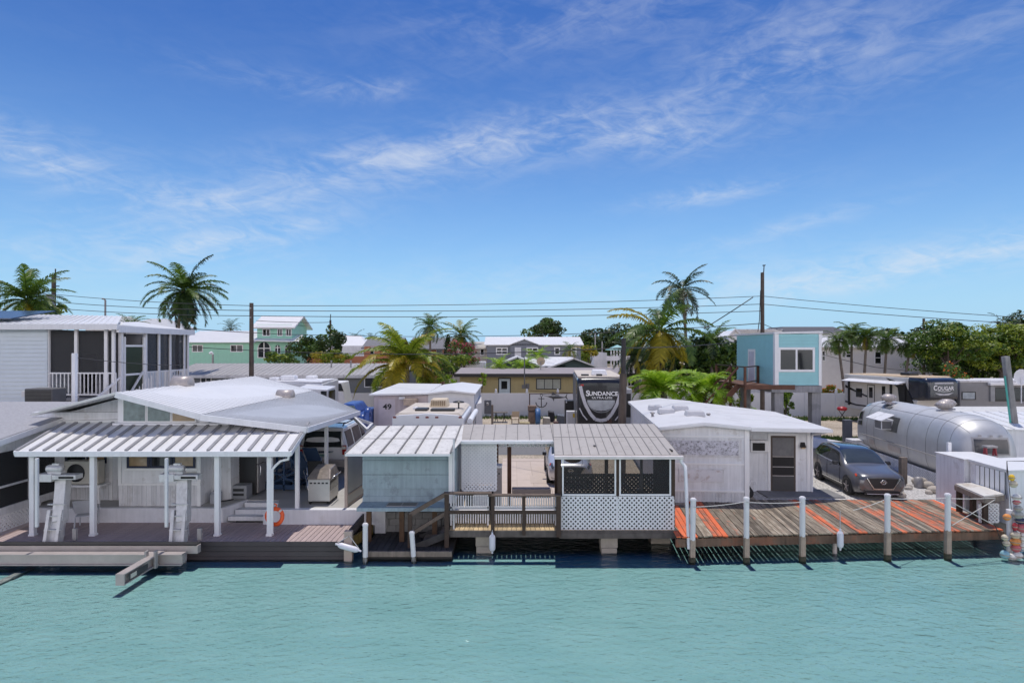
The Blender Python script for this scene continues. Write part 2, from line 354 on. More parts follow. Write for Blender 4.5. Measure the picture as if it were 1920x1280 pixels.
class Loft:
    """smooth body through rows of control points; rows along u, points along v"""
    def __init__(s, rows): s.P = [[V(p) for p in r] for r in rows]; s.nu, s.nv = len(rows) - 1, len(rows[0]) - 1
    @staticmethod
    def cr(a, b, c, d, t): return .5 * ((2*b) + (c - a)*t + (2*a - 5*b + 4*c - d)*t*t + (3*b - a - 3*c + d)*t**3)
    def S(s, u, v):
        u = min(max(u, 0), s.nu - 1e-6); v = min(max(v, 0), s.nv - 1e-6); i, j = int(u), int(v); r = []
        for ii in (i - 1, i, i + 1, i + 2):
            row = s.P[min(max(ii, 0), s.nu)]; q = [row[min(max(jj, 0), s.nv)] for jj in (j - 1, j, j + 1, j + 2)]
            r.append(s.cr(*q, v - j))
        return s.cr(*r, u - i)
    def N(s, u, v):
        e = .02; a = s.S(u + e, v) - s.S(u - e, v); b = s.S(u, v + e) - s.S(u, v - e); n = a.cross(b)
        return n.normalized() if n.length > 1e-9 else V((0, 0, 1))
    def grid(s, mb, ru=4, rv=3, caps=True, flip=False):
        A, B = s.nu * ru, s.nv * rv; vs = [s.S(i / ru, j / rv) for i in range(A + 1) for j in range(B + 1)]; w_ = B + 1
        fs = [(i*w_+j, i*w_+j+1, (i+1)*w_+j+1, (i+1)*w_+j) for i in range(A) for j in range(B)]
        fs += [(i*w_+B, i*w_, (i+1)*w_, (i+1)*w_+B) for i in range(A)]
        mb.add(vs, fs, True)
        if caps: mb.add(vs[:w_], [tuple(range(w_))], False); mb.add(vs[-w_:], [tuple(reversed(range(w_)))], False)
    def patch(s, mb, c, off=.008, n=6, k=6, sgn=1):
        """c = four (u,v) corners: bottom-left, bottom-right, top-right, top-left"""
        vs = []
        for i in range(n + 1):
            for j in range(k + 1):
                a, b = i / n, j / k
                u = (c[0][0]*(1-a) + c[1][0]*a)*(1-b) + (c[3][0]*(1-a) + c[2][0]*a)*b
                v = (c[0][1]*(1-a) + c[1][1]*a)*(1-b) + (c[3][1]*(1-a) + c[2][1]*a)*b
                vs.append(s.S(u, v) + s.N(u, v) * off * sgn)
        mb.add(vs, [(i*(k+1)+j, (i+1)*(k+1)+j, (i+1)*(k+1)+j+1, i*(k+1)+j+1) for i in range(n) for j in range(k)], True)
# ------------------------------------------------------------------ the setting: ground, canal, paving
WATER = -0.65
def ground_mat():
    m = bpy.data.materials.new('crushed_rock_ground'); m.use_nodes = True; t = m.node_tree; l = t.links; p = t.nodes['Principled BSDF']
    p.inputs['Roughness'].default_value = .95; g = t.nodes.new('ShaderNodeNewGeometry')
    def nz(s, d=6):
        n = t.nodes.new('ShaderNodeTexNoise'); n.inputs['Scale'].default_value = s; n.inputs['Detail'].default_value = d; l.new(g.outputs['Position'], n.inputs['Vector']); return n.outputs[0]
    r = t.nodes.new('ShaderNodeValToRGB'); l.new(nz(.35), r.inputs[0])
    r.color_ramp.elements[0].position = .35; r.color_ramp.elements[0].color = (.36, .29, .21, 1)
    r.color_ramp.elements[1].position = .62; r.color_ramp.elements[1].color = (.50, .43, .34, 1)
    r2 = t.nodes.new('ShaderNodeMapRange'); l.new(nz(9, 8), r2.inputs[0]); r2.inputs[1].default_value = .3; r2.inputs[2].default_value = .7; r2.inputs[3].default_value = .55; r2.inputs[4].default_value = 1.25
    vm = t.nodes.new('ShaderNodeVectorMath'); vm.operation = 'SCALE'; l.new(r.outputs[0], vm.inputs[0]); l.new(r2.outputs[0], vm.inputs['Scale']); l.new(vm.outputs[0], p.inputs['Base Color'])
    b = t.nodes.new('ShaderNodeBump'); b.inputs['Strength'].default_value = .5; b.inputs['Distance'].default_value = .03; l.new(nz(22, 3), b.inputs['Height']); l.new(b.outputs[0], p.inputs['Normal']); return m
mb = MB(); mb.poly([(-3000, 20.32, 0), (3000, 20.32, 0), (3000, 4000, 0), (-3000, 4000, 0)])
struct(mb.build('ground', ground_mat()))
gravel = M('pale_gravel', (.47, .455, .44), .95, var=.75, sc=11, bump=.6, bsc=30)
mb = MB(); mb.poly([(8.6, 20.4, .006), (30, 20.4, .006), (32, 29.3, .006), (9.6, 29.3, .006)]); struct(mb.build('gravel_yard', gravel))
asph = M('worn_asphalt', (.17, .17, .175), .9, var=.15, sc=6)
mb = MB(); mb.poly([(-60, 31.2, .01), (60, 31.2, .01), (60, 34.6, .01), (-60, 34.6, .01)]); struct(mb.build('road', asph))
paver = M('pinkish_concrete_paver', (.54, .45, .385), .85, var=.08, sc=2, bump=.1, island=.05)
mb = MB()
for i in range(4):
    for j in range(4): mb.box(-.45 + i*.66, .2 + i*.66, 21.2 + j*2.03, 23.22 + j*2.03, .0, .03)
mb.box(.75, 1.6, 24.6, 26.1, .02, .036); mb.box(-.45, 3, 29.36, 30.1, .0, .03); struct(mb.build('paved_drive', paver))
mb = MB(); mb.box(9.3, 12.1, 22.25, 23.5, .0, .05); struct(mb.build('door_pad', M('dark_doorstep_concrete', (.2, .2, .205), .9, var=.15)))
grass_m = leaf_mat('grass_blade', (.045, .11, .018), (.14, .20, .05), .2)
R = random.Random(11); mb = MB()
for (cx, cy, rx, ry, n) in ((18.2, 35.9, 2.6, 1.0, 2600), (21.5, 46.4, 6, .9, 1500), (-1, 47.2, 6, .6, 900)):
    for i in range(n):
        a = R.uniform(0, 2*pi); r = sqrt(R.random()); x, y = cx + rx*r*cos(a), cy + ry*r*sin(a); t = R.uniform(0, pi); hh = R.uniform(.08, .3)
        d = V((cos(t), sin(t), 0)) * .05; q = V((x, y, 0)); mb.add([q - d, q + d, q + V((R.uniform(-.1, .1), R.uniform(-.1, .1), hh))], [(0, 1, 2)])
tag(struct(mb.build('grass', grass_m), 'stuff'), 'tufts of green grass on the pale lots', 'grass')

# canal: a clear rippled surface over the turbid turquoise water below it
def water_mat():
    m = bpy.data.materials.new('rippled_water'); m.use_nodes = True; t = m.node_tree; l = t.links; t.nodes.clear()
    g = t.nodes.new('ShaderNodeNewGeometry')
    def nz(sx, sy, rot, sc, det, dist=0.):
        mp = t.nodes.new('ShaderNodeMapping'); mp.inputs['Rotation'].default_value = (0, 0, rot); mp.inputs['Scale'].default_value = (sx, sy, 1); l.new(g.outputs['Position'], mp.inputs[0])
        n = t.nodes.new('ShaderNodeTexNoise'); n.inputs['Scale'].default_value = sc; n.inputs['Detail'].default_value = det; n.inputs['Distortion'].default_value = dist; l.new(mp.outputs[0], n.inputs['Vector']); return n.outputs[0]
    def ma(op, a, b):
        n = t.nodes.new('ShaderNodeMath'); n.operation = op
        for i, q in enumerate((a, b)):
            if isinstance(q, (int, float)): n.inputs[i].default_value = q
            else: l.new(q, n.inputs[i])
        return n.outputs[0]
    h = ma('ADD', ma('MULTIPLY', nz(1, 1.9, -.72, 3.0, 3, .5), .75), ma('ADD', ma('MULTIPLY', nz(1, 1.8, .45, 5.0, 3, .6), .34), ma('MULTIPLY', nz(1, 1.2, .3, .35, 1), .6)))
    b = t.nodes.new('ShaderNodeBump'); b.inputs['Strength'].default_value = 1.0; b.inputs['Distance'].default_value = .06; l.new(h, b.inputs['Height'])
    fr = t.nodes.new('ShaderNodeFresnel'); fr.inputs[0].default_value = 1.36; l.new(b.outputs[0], fr.inputs['Normal'])
    gl = t.nodes.new('ShaderNodeBsdfGlossy'); gl.inputs['Roughness'].default_value = .03; gl.inputs[0].default_value = (.92, .97, 1, 1); l.new(b.outputs[0], gl.inputs['Normal'])
    tr = t.nodes.new('ShaderNodeBsdfTransparent'); tr.inputs[0].default_value = (.86, .97, .97, 1)
    ms = t.nodes.new('ShaderNodeMixShader'); l.new(fr.outputs[0], ms.inputs[0]); l.new(tr.outputs[0], ms.inputs[1]); l.new(gl.outputs[0], ms.inputs[2])
    o = t.nodes.new('ShaderNodeOutputMaterial'); l.new(ms.outputs[0], o.inputs[0]); return m
def depth_mat():
    m = bpy.data.materials.new('turbid_turquoise'); m.use_nodes = True; t = m.node_tree; l = t.links; p = t.nodes['Principled BSDF']
    p.inputs['Roughness'].default_value = 1; p.inputs['Specular IOR Level'].default_value = 0
    g = t.nodes.new('ShaderNodeNewGeometry'); mp = t.nodes.new('ShaderNodeMapping'); mp.inputs['Scale'].default_value = (.6, 1.5, 1); mp.inputs['Rotation'].default_value = (0, 0, -.3); l.new(g.outputs['Position'], mp.inputs[0])
    n = t.nodes.new('ShaderNodeTexNoise'); n.inputs['Scale'].default_value = .9; n.inputs['Detail'].default_value = 5; l.new(mp.outputs[0], n.inputs['Vector'])
    r = t.nodes.new('ShaderNodeValToRGB'); l.new(n.outputs[0], r.inputs[0])
    r.color_ramp.elements[0].position = .3; r.color_ramp.elements[0].color = (.275, .445, .445, 1)
    r.color_ramp.elements[1].position = .7; r.color_ramp.elements[1].color = (.325, .495, .495, 1); l.new(r.outputs[0], p.inputs['Base Color'])
    def nz(sx, sy, rot, sc, det, dist=0.):
        mp = t.nodes.new('ShaderNodeMapping'); mp.inputs['Rotation'].default_value = (0, 0, rot); mp.inputs['Scale'].default_value = (sx, sy, 1); l.new(g.outputs['Position'], mp.inputs[0])
        n = t.nodes.new('ShaderNodeTexNoise'); n.inputs['Scale'].default_value = sc; n.inputs['Detail'].default_value = det; n.inputs['Distortion'].default_value = dist; l.new(mp.outputs[0], n.inputs['Vector']); return n.outputs[0]
    ad = t.nodes.new('ShaderNodeMath'); ad.operation = 'ADD'; l.new(nz(1, 1.9, -.72, 3.0, 3, .5), ad.inputs[0]); m2 = t.nodes.new('ShaderNodeMath'); m2.operation = 'MULTIPLY'; l.new(nz(1, 1.8, .45, 5.0, 3, .6), m2.inputs[0]); m2.inputs[1].default_value = .45; l.new(m2.outputs[0], ad.inputs[1])
    bp = t.nodes.new('ShaderNodeBump'); bp.inputs['Strength'].default_value = 1; bp.inputs['Distance'].default_value = .05; l.new(ad.outputs[0], bp.inputs['Height']); l.new(bp.outputs[0], p.inputs['Normal']); return m
mb = MB(); mb.poly([(-3000, -3000, WATER), (3000, -3000, WATER), (3000, 20.33, WATER), (-3000, 20.33, WATER)]); struct(mb.build('water', water_mat()))
mb = MB(); mb.poly([(-3000, -3000, WATER - .07), (3000, -3000, WATER - .07), (3000, 20.33, WATER - .07), (-3000, 20.33, WATER - .07)]); struct(mb.build('water_depth', depth_mat()))
mb = MB(); mb.box(-60, 80, 20.28, 20.7, -2.4, -.004); struct(mb.build('seawall', block_grey))

# ------------------------------------------------------------------ left lot: patio, composite dock
PZ = .31                                               # patio level
mb = MB(); pc = M('patio_concrete', (.40, .39, .375), .85, var=.12, sc=1.2, stain=(.25, .24, .23), stain_amt=.3)
mb.slab([(-19, 20.82, PZ), (-4.3, 20.82, PZ), (-3.9, 29.5, PZ - .05), (-16, 29.5, PZ - .05)], .3)
mb.slab([(-19, 19.85, PZ), (-9.45, 19.85, PZ), (-9.1, 20.82, PZ), (-19, 20.82, PZ)], .3)
mb.slab([(-7.55, 19.75, PZ), (-4.3, 19.75, PZ), (-4.3, 20.82, PZ), (-7.9, 20.82, PZ)], .3)
struct(mb.build('patio', pc))
mb = MB(); mb.prism([(-19, 19.7, -.3), (-9.42, 19.7, -.3), (-9.42, 19.7, PZ + .012), (-19, 19.7, PZ + .012)], (0, .15, 0))
mb.hexa([(-9.42, 19.7, -.3), (-9.3, 19.7, -.3), (-8.95, 20.86, -.3), (-9.07, 20.86, -.3), (-9.42, 19.7, PZ + .01), (-9.3, 19.7, PZ + .01), (-8.95, 20.86, PZ + .01), (-9.07, 20.86, PZ + .01)])
mb.box(-7.92, -4.36, 19.5, 19.75, -.16, PZ + .014); mb.box(-4.36, -4.02, 19.46, 19.8, -.42, PZ + .02)
tag(mb.build('retaining_wall', concrete_white, bevel=.012), 'low painted concrete wall holding up the patio behind the brown dock', 'wall')
mb = MB(); mb.box(-8.94, -7.6, 20.5, 20.86, -.1, .29); mb.box(-9.1, -7.75, 20.15, 20.5, -.1, .155); mb.box(-9.2, -7.95, 19.85, 20.15, -.13, .01)
tag(mb.build('patio_steps', concrete_white, bevel=.01), 'short flight of white steps from brown dock up to patio', 'steps')

dock = thing('composite_dock', 'long brown composite dock with dark fascia in front of white cottage', 'dock', (-10, 18.7, -.14))
mb = MB(); x = -21.0
while x < -4.95: mb.box(x, x + .134, 17.78, 19.72, -.175, -.14); x += .15
mb.build('deck_boards', comp_deck, dock)
mb = MB()
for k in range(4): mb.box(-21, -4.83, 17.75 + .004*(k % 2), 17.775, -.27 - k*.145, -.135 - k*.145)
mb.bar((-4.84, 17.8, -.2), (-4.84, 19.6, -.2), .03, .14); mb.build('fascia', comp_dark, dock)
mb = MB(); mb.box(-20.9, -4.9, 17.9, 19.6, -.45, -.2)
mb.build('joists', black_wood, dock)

# ------------------------------------------------------------------ left neighbour: grey roofed screened cottage
nb = thing('screened_cottage', 'grey shingle roofed cottage with dark screened porch at left edge', 'house', (-18, 21, 0))
mb = MB(); mb.slab([(-26, 17.9, 2.72), (-15.15, 17.9, 2.72), (-15.35, 23.3, 3.42), (-26, 23.3, 3.42)], .05)
for i in range(26):
    t = i / 26; y = 17.9 + 5.4*t; z = 2.72 + .7*t; mb.bar((-26, y, z + .008), (-15.16 - .2*t, y, z + .008), .22, .012, (0, -.13, .99))
mb.build('roof', shingle, nb)
mb = MB(); mb.bar((-15.15, 17.9, 2.62), (-15.35, 23.3, 3.32), .05, .17); mb.bar((-26, 17.88, 2.6), (-15.13, 17.88, 2.6), .05, .18); mb.build('fascia', white, nb)
mb = MB(); mb.prism([(-15.5, 18.4, 2.35), (-15.5, 23.2, 2.35), (-15.5, 23.2, 3.28), (-15.5, 18.4, 2.66)], (.05, 0, 0)); mb.build('gable_panel', dirty_white, nb)
mb = MB(); mb.box(-25, -15.55, 18.3, 23.2, .42, .5)
for y in (18.3, 19.7, 21.3, 23.1): mb.box(-15.56, -15.48, y - .04, y + .04, .44, 2.4)
mb.box(-15.56, -15.46, 18.3, 23.1, 1.22, 1.28); mb.box(-15.56, -15.46, 18.3, 23.1, .4, .62); mb.box(-15.56, -15.46, 18.3, 23.1, 2.3, 2.38)
for x in (-20, -17.7): mb.box(x - .04, x + .04, 18.26, 18.32, .44, 2.6)
mb.build('porch_frame', dirty_white, nb)
mb = MB(); mb.box(-15.52, -15.515, 18.3, 23.1, .6, 2.32); mb.box(-25, -15.55, 18.285, 18.29, .5, 2.6); mb.build('screen', dense_screen, nb)
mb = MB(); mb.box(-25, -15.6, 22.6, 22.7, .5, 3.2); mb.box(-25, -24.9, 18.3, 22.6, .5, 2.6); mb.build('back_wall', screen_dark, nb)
mb = MB(); lattice(mb, (-15.5, 17.95, -.13), (0, 1, 0), 2.2, .56, .1, .055); mb.build('skirt_lattice', white, nb)
mb = MB(); mb.box(-15.7, -15.2, 18.0, 20.0, -.14, -.11); tag(mb.build('plank', M('grey_pink_board', (.50, .40, .37), .7, var=.1)), 'long pale plank lying along the lattice skirt', 'plank')

# ------------------------------------------------------------------ white cottage with the striped metal porch roof
ct = thing('porch_cottage', 'white waterfront cottage with standing seam porch roof and long corrugated carport roof', 'house', (-11, 22, PZ))
mb = MB(); ribroof(mb, (-14.65, 18.15, 2.42), (-6.57, 18.15, 2.42), (-6.75, 20.35, 2.97), (-14.85, 20.35, 2.97), 20, .05, .09, slot=1); mb.build('porch_roof', [roof_white, seam_pale], ct)
mb = MB(); mb.box(-14.67, -6.55, 18.08, 18.16, 2.26, 2.42); mb.bar((-6.53, 18.1, 2.35), (-6.72, 20.3, 2.9), .05, .15); mb.bar((-14.69, 18.1, 2.35), (-14.88, 20.3, 2.9), .05, .15); mb.build('gutter', white, ct, bevel=.01)
for px, py in ((62, 1003), (175, 1005), (408, 1011), (506, 1007)):
    p = V((gx(px, 18.35), 18.35, -.14)); mb = MB(); mb.box(p.x - .07, p.x + .07, p.y - .07, p.y + .07, -.14, 2.3); mb.box(p.x - .09, p.x + .09, p.y - .09, p.y + .09, -.14, -.08); mb.build('porch_post', white, ct, bevel=.008)
mb = MB(); mb.tube([(-6.62, 18.2, 2.3), (-6.66, 18.26, 2.16), (-6.9, 18.26, 2.1), (-7.05, 18.25, 1.95), (-7.13, 18.25, 1.85), (-7.14, 18.25, -.04)], .04, 8); mb.build('downspout', white, ct)
# main gabled roof and the lower carport roof
mb = MB(); ribroof(mb, (-12.6, 19.55, 4.05), (-12.7, 30.4, 4.05), (-9.78, 30.2, 3.35), (-9.92, 19.55, 3.35), 44, .006, .024, slot=1)
ribroof(mb, (-15.6, 19.9, 3.3), (-15.6, 30.4, 3.3), (-12.7, 30.4, 4.04), (-12.6, 19.6, 4.04), 20, .03, .06); mb.build('main_roof', [roof_white, seam_pale], ct)
mb = MB(); ribroof(mb, (-9.92, 19.55, 3.335), (-9.78, 30.2, 3.335), (-6.13, 24.6, 2.93), (-6.54, 19.55, 2.93), 44, .006, .028, slot=1); mb.build('carport_roof', [roof_grey, seam], ct)
mb = MB(); mb.bar((-12.62, 19.52, 3.97), (-9.92, 19.52, 3.26), .05, .17); mb.bar((-9.92, 19.52, 3.25), (-6.54, 19.52, 2.85), .05, .19); mb.bar((-6.52, 19.55, 2.85), (-6.1, 24.6, 2.85), .05, .17); mb.build('rake_board', white, ct)
for px, py, D in ((340, 733, 23.6), (533, 724, 26.6)):
    mb = MB(); c = V((gx(px+2, D), D, 0)); c.z = 3.35 + (-c.x - 9.85) * .255
    mb.lathe([(.02, -.32), (.3, -.32), (.3, .32), (.02, .32)], c, 14, 'X'); mb.build('roof_vent', alu, ct)
for x0, y0, z0 in ((-6.9, 19.72, PZ), (-6.84, 22.6, PZ - .02)):
    mb = MB(); mb.box(x0 - .06, x0 + .06, y0 - .06, y0 + .06, z0, 2.95); mb.build('carport_post', white, ct, bevel=.008)
# walls
mb = MB(); mb.box(-12.8, -10.19, 20.02, 20.9, PZ, 2.85); mb.box(-16.3, -9.55, 20.82, 30, PZ, 3.28); mb.prism([(-15.4, 21, 3.2), (-9.9, 21, 3.2), (-12.65, 21, 3.95)], (0, 9, 0))
lap(mb, (-12.82, 20.02, 1.02), (1, 0, 0), 2.64, 2.8, .115, .014); lap(mb, (-16.3, 20.82, 1.02), (1, 0, 0), 3.5, 2.9, .115, .014)
lap(mb, (-10.19, 20.02, 1.02), (0, 1, 0), .85, 2.8, .115, .014); lap(mb, (-9.55, 20.83, 1.02), (0, 1, 0), 9, 3.2, .115, .014); mb.build('wall', white_wall, ct)
for a_, u_, w_ in (((-12.82, 20.015, PZ), (1, 0, 0), 2.64), ((-16.3, 20.815, PZ), (1, 0, 0), 3.48), ((-9.55, 20.83, PZ), (0, 1, 0), 9)): mb = MB(); ribwall(mb, a_, u_, w_, .70, .155); mb.build('skirt', dirty_white, ct)
mb = MB(); mb.box(-12.84, -12.74, 19.99, 20.01, 1.02, 2.85); mb.box(-10.26, -10.15, 19.985, 20.01, PZ, 2.85); mb.box(-13.65, -13.55, 20.79, 20.81, PZ, 2.9); mb.box(-12.84, -10.15, 19.98, 20.012, .99, 1.05); mb.build('corner_trim', white_trim, ct)
for x, b_ in ((-12.55, glass_tan), (-11.8, glass), (-11.05, glass_tan)):
    window(ct, (x, 20.0, 1.55), (1, 0, 0), .73, 1.0, navy, b_, .07, 0, 1)
mb = MB(); mb.box(-12.62, -10.24, 19.975, 19.995, 1.47, 1.55); mb.build('window_sill', white_trim, ct)
for x, b_ in ((-15.15, glass), (-14.42, glass_tan)): window(ct, (x, 20.8, 1.56), (1, 0, 0), .68, 1.0, navy, b_, .07, 0, 1)
# clerestory
mb = MB(); mb.prism([(-13.05, 20.3, 2.9), (-10.05, 20.3, 2.9), (-10.05, 20.3, 3.34), (-12.75, 20.3, 3.97), (-13.05, 20.3, 3.9)], (0, .5, 0)); mb.box(-13.1, -9.3, 20.1, 20.32, 2.93, 3.0); mb.build('clerestory_wall', white, ct)
for (x0, x1, za, zb, g_) in ((-12.83, -12.12, 3.82, 3.66, glass_teal), (-12.03, -11.3, 3.62, 3.45, glass_teal), (-11.21, -10.48, 3.42, 3.25, glass_tan)):
    f = MB(); f.prism([(x0 - .05, 20.29, 3.0), (x1 + .05, 20.29, 3.0), (x1 + .05, 20.29, zb + .05), (x0 - .05, 20.29, za + .06)], (0, -.03, 0)); o = f.build('clerestory_window', white_trim, ct)
    g = MB(); g.prism([(x0, 20.255, 3.05), (x1, 20.255, 3.05), (x1, 20.255, zb), (x0, 20.255, za)], (0, -.006, 0)); g.build('pane', g_, o)
mb = MB(); mb.slab([(-16.4, 20.6, 2.98), (-13.0, 20.6, 3.06), (-13.0, 23.5, 3.1), (-16.4, 23.5, 3.02)], .1); mb.build('side_roof', roof_white, ct)
mb = MB(); mb.box(-10.62, -10.28, 19.97, 19.99, 1.22, 1.42); mb.cur = 1; mb.box(-10.58, -10.32, 19.965, 19.972, 1.33, 1.4); mb.build('wall_sign', [M('sign_cream', (.6, .58, .5), .5), M('sign_blue', (.03, .08, .3), .5)], ct)
# things on the porch and in the carport
a = thing('heat_pump', 'cream split air conditioner outdoor unit on a wall shelf under porch', 'air conditioner', (-14.45, 20.3, 0))
cream = M('cream_enamel', (.55, .52, .46), .5, var=.05)
mb = MB(); mb.box(-14.85, -13.7, 20.3, 20.65, .95, 1.72); mb.build('casing', cream, a, bevel=.03)
mb = MB(); mb.lathe([(.0, -.02), (.26, -.02), (.28, 0), (.3, 0)], (-14.43, 20.29, 1.33), 20, 'Y')
for i in range(6): mb.lathe([(.05 + i*.042, -.03), (.062 + i*.042, -.03)], (-14.43, 20.29, 1.33), 20, 'Y')
mb.build('fan_grille', black, a)
mb = MB(); mb.box(-14.95, -13.6, 20.25, 20.8, .86, .93); mb.box(-14.9, -14.84, 20.3, 20.36, PZ, .86); mb.box(-13.72, -13.66, 20.3, 20.36, PZ, .86); mb.build('bracket', white, a)
def resin_chair(loc, rz, label, mat, name='patio_chair', group=None):
    c = thing(name, label, 'chair', loc, rz, group)
    mb = MB(); mb.hexa([(-.26, -.25, .40), (.26, -.25, .40), (.24, .25, .37), (-.24, .25, .37), (-.26, -.25, .43), (.26, -.25, .43), (.24, .25, .4), (-.24, .25, .4)]); mb.build('seat', mat, c, True, .01)
    mb = MB(); mb.hexa([(-.25, .22, .48), (.25, .22, .48), (.25, .25, .48), (-.25, .25, .48), (-.27, .42, .92), (.27, .42, .92), (.27, .45, .92), (-.27, .45, .92)]); mb.build('backrest', mat, c, True, .012)
    for s in (-1, 1):
        for y, yo in ((-.22, -.28), (.22, .3)):
            mb = MB(); mb.tube([(s*.25, yo, 0), (s*.24, y, .4)], .022, 6); mb.build('leg', mat, c, True)
        mb = MB(); mb.tube([(s*.27, -.24, .4), (s*.29, -.24, .62), (s*.29, .3, .64)], .02, 6); mb.build('armrest', mat, c, True)
    return c
resin_chair((-13.35, 19.25, -.14), radians(200), 'white resin chair on the brown dock behind the boat lift', M('grey_white_resin', (.5, .51, .55), .5))
f = thing('refrigerator', 'black fridge freezer with steel side standing beside cottage wall', 'refrigerator', (-9.0, 21.75, PZ))
mb = MB(); mb.box(-9.55, -8.95, 21.45, 22.1, PZ + .03, 1.95); mb.build('body', black, f, bevel=.015)
mb = MB(); mb.box(-8.94, -8.88, 21.47, 22.08, 1.4, 1.94); mb.build('freezer_door', alu_dull, f, bevel=.01); mb = MB(); mb.box(-8.94, -8.88, 21.47, 22.08, PZ + .08, 1.37); mb.build('fridge_door', alu_dull, f, bevel=.01)
mb = MB(); mb.tube([(-8.85, 21.52, 1.0), (-8.82, 21.52, 1.05), (-8.82, 21.52, 1.3), (-8.85, 21.52, 1.33)], .012, 6); mb.build('handle', chrome, f)
g = thing('portable_generator', 'small grey boxed machine with slotted side on patio by fridge', 'generator', (-9.35, 20.9, PZ))
mb = MB(); mb.box(-9.6, -9.05, 20.9, 21.4, PZ, PZ + .46); mb.build('casing', M('grey_enamel', (.26, .27, .29), .5), g, bevel=.03)
mb = MB(); mb.box(-9.5, -9.14, 20.885, 20.9, PZ + .27, PZ + .36); mb.box(-9.5, -9.14, 20.885, 20.9, PZ + .12, PZ + .2); mb.build('vent', black, g)
mb = MB(); mb.tube([(-9.85, 20.6, 1.0), (-9.78, 20.55, .85), (-9.85, 20.5, .6), (-9.95, 20.45, .4), (-9.7, 20.5, PZ + .03), (-9.4, 20.7, PZ + .05)], .02, 6); tag(mb.build('hose', rubber), 'black hose hanging down the corner of the white cottage', 'hose')
mb = MB(); mb.box(-9.98, -9.72, 20.25, 20.6, PZ, PZ + .34); mb.box(-9.96, -9.74, 20.27, 20.58, PZ + .34, PZ + .4); tag(mb.build('pump', M('grey_pump', (.33, .34, .37), .6), bevel=.02), 'squat grey pump box under the hose by the cottage corner', 'pump')
# blue folding step frame, loungers, chrome chair, range cart
blue_m = M('navy_metal', (.018, .055, .13), .5, var=.1)
b = thing('boarding_stairs', 'dark blue metal boarding stairs with handrails stored in carport', 'stairs', (-8.3, 22.6, PZ))
mb = MB()
for s in (0, .75):
    mb.bar((-8.95, 22.2 + s, PZ + .15), (-7.75, 22.2 + s, PZ + .1), .05, .16)
    mb.bar((-8.8, 22.2 + s, PZ + 1.75), (-7.7, 22.2 + s, PZ + .85), .05, .07); mb.bar((-7.7, 22.2 + s, PZ), (-7.7, 22.2 + s, PZ + .9), .06, .06); mb.bar((-8.8, 22.2 + s, PZ), (-8.8, 22.2 + s, PZ + 1.8), .06, .06); mb.bar((-8.25, 22.2 + s, PZ), (-8.25, 22.2 + s, PZ + 1.3), .05, .05)
    mb.bar((-8.8, 22.2 + s, PZ + .2), (-7.7, 22.2 + s, PZ + .75), .04, .04); mb.bar((-8.8, 22.2 + s, PZ + .75), (-7.7, 22.2 + s, PZ + .2), .04, .04)
mb.build('frame', blue_m, b); mb = MB()
for i in range(4): mb.box(-8.8 + i*.28, -8.5 + i*.28, 22.2, 22.95, PZ + .75 - i*.19, PZ + .79 - i*.19)
mb.build('tread', blue_m, b)
def lounger(x, y, lab):
    c = thing('folded_lounger', lab, 'lounger', (x, y, PZ), 0, 'folded loungers in the carport')
    mb = MB(); mb.hexa([(x-.28, y, PZ+.35), (x+.28, y, PZ+.35), (x+.28, y+.03, PZ+.35), (x-.28, y+.03, PZ+.35), (x-.75, y+.25, PZ+1.25), (x-.2, y+.25, PZ+1.25), (x-.2, y+.29, PZ+1.25), (x-.75, y+.29, PZ+1.25)]); mb.build('back_sling', blue_m, c)
    mb = MB(); mb.hexa([(x-.28, y, PZ+.33), (x+.28, y, PZ+.33), (x+.28, y, PZ+.36), (x-.28, y, PZ+.36), (x-.05, y-.5, PZ+.42), (x+.4, y-.5, PZ+.42), (x+.4, y-.5, PZ+.45), (x-.05, y-.5, PZ+.45)]); mb.build('seat_sling', blue_m, c)
    for s in (-1, 1):
        mb = MB(); mb.tube([(x+s*.28, y-.4, PZ), (x+s*.3-.3, y+.2, PZ+.9)], .018, 6); mb.tube([(x+s*.28, y+.3, PZ), (x+s*.28, y-.4, PZ+.5)], .018, 6); mb.build('frame', chrome, c)
lounger(-7.75, 22.9, 'dark blue sling lounger folded beside the blue stairs, nearer of two'); lounger(-7.45, 23.7, 'dark blue sling lounger folded up behind the first, farther of two')
c = thing('tubular_chair', 'black chair with shiny curved tube arms on carport floor', 'chair', (-7.2, 22.6, PZ))
mb = MB()
for s in (-.28, .28): mb.tube([(-7.2 + s, 22.2, PZ + .02), (-7.25 + s, 22.6, PZ + .3), (-7.35 + s, 22.75, PZ + .7), (-7.3 + s, 22.3, PZ + .68), (-7.05 + s, 22.0, PZ + .25), (-7.0 + s, 21.95, PZ + .02)], .022, 6)
mb.build('frame', chrome, c); mb = MB(); mb.hexa([(-7.45, 22.1, PZ+.36), (-6.9, 22.1, PZ+.36), (-6.9, 22.6, PZ+.3), (-7.45, 22.6, PZ+.3), (-7.45, 22.1, PZ+.4), (-6.9, 22.1, PZ+.4), (-6.9, 22.6, PZ+.34), (-7.45, 22.6, PZ+.34)]); mb.build('seat', black, c)
mb = MB(); mb.hexa([(-7.5, 22.6, PZ+.4), (-6.95, 22.6, PZ+.4), (-6.95, 22.63, PZ+.4), (-7.5, 22.63, PZ+.4), (-7.6, 22.78, PZ+.95), (-7.05, 22.78, PZ+.95), (-7.05, 22.82, PZ+.95), (-7.6, 22.82, PZ+.95)]); mb.build('backrest', black, c)
g = thing('grill_cart', 'grey steel grill cart with folded cover top beside carport post', 'grill', (-6.35, 20.5, PZ))
steel = M('brushed_steel', (.5, .49, .47), .4, metal=.6, var=.1)
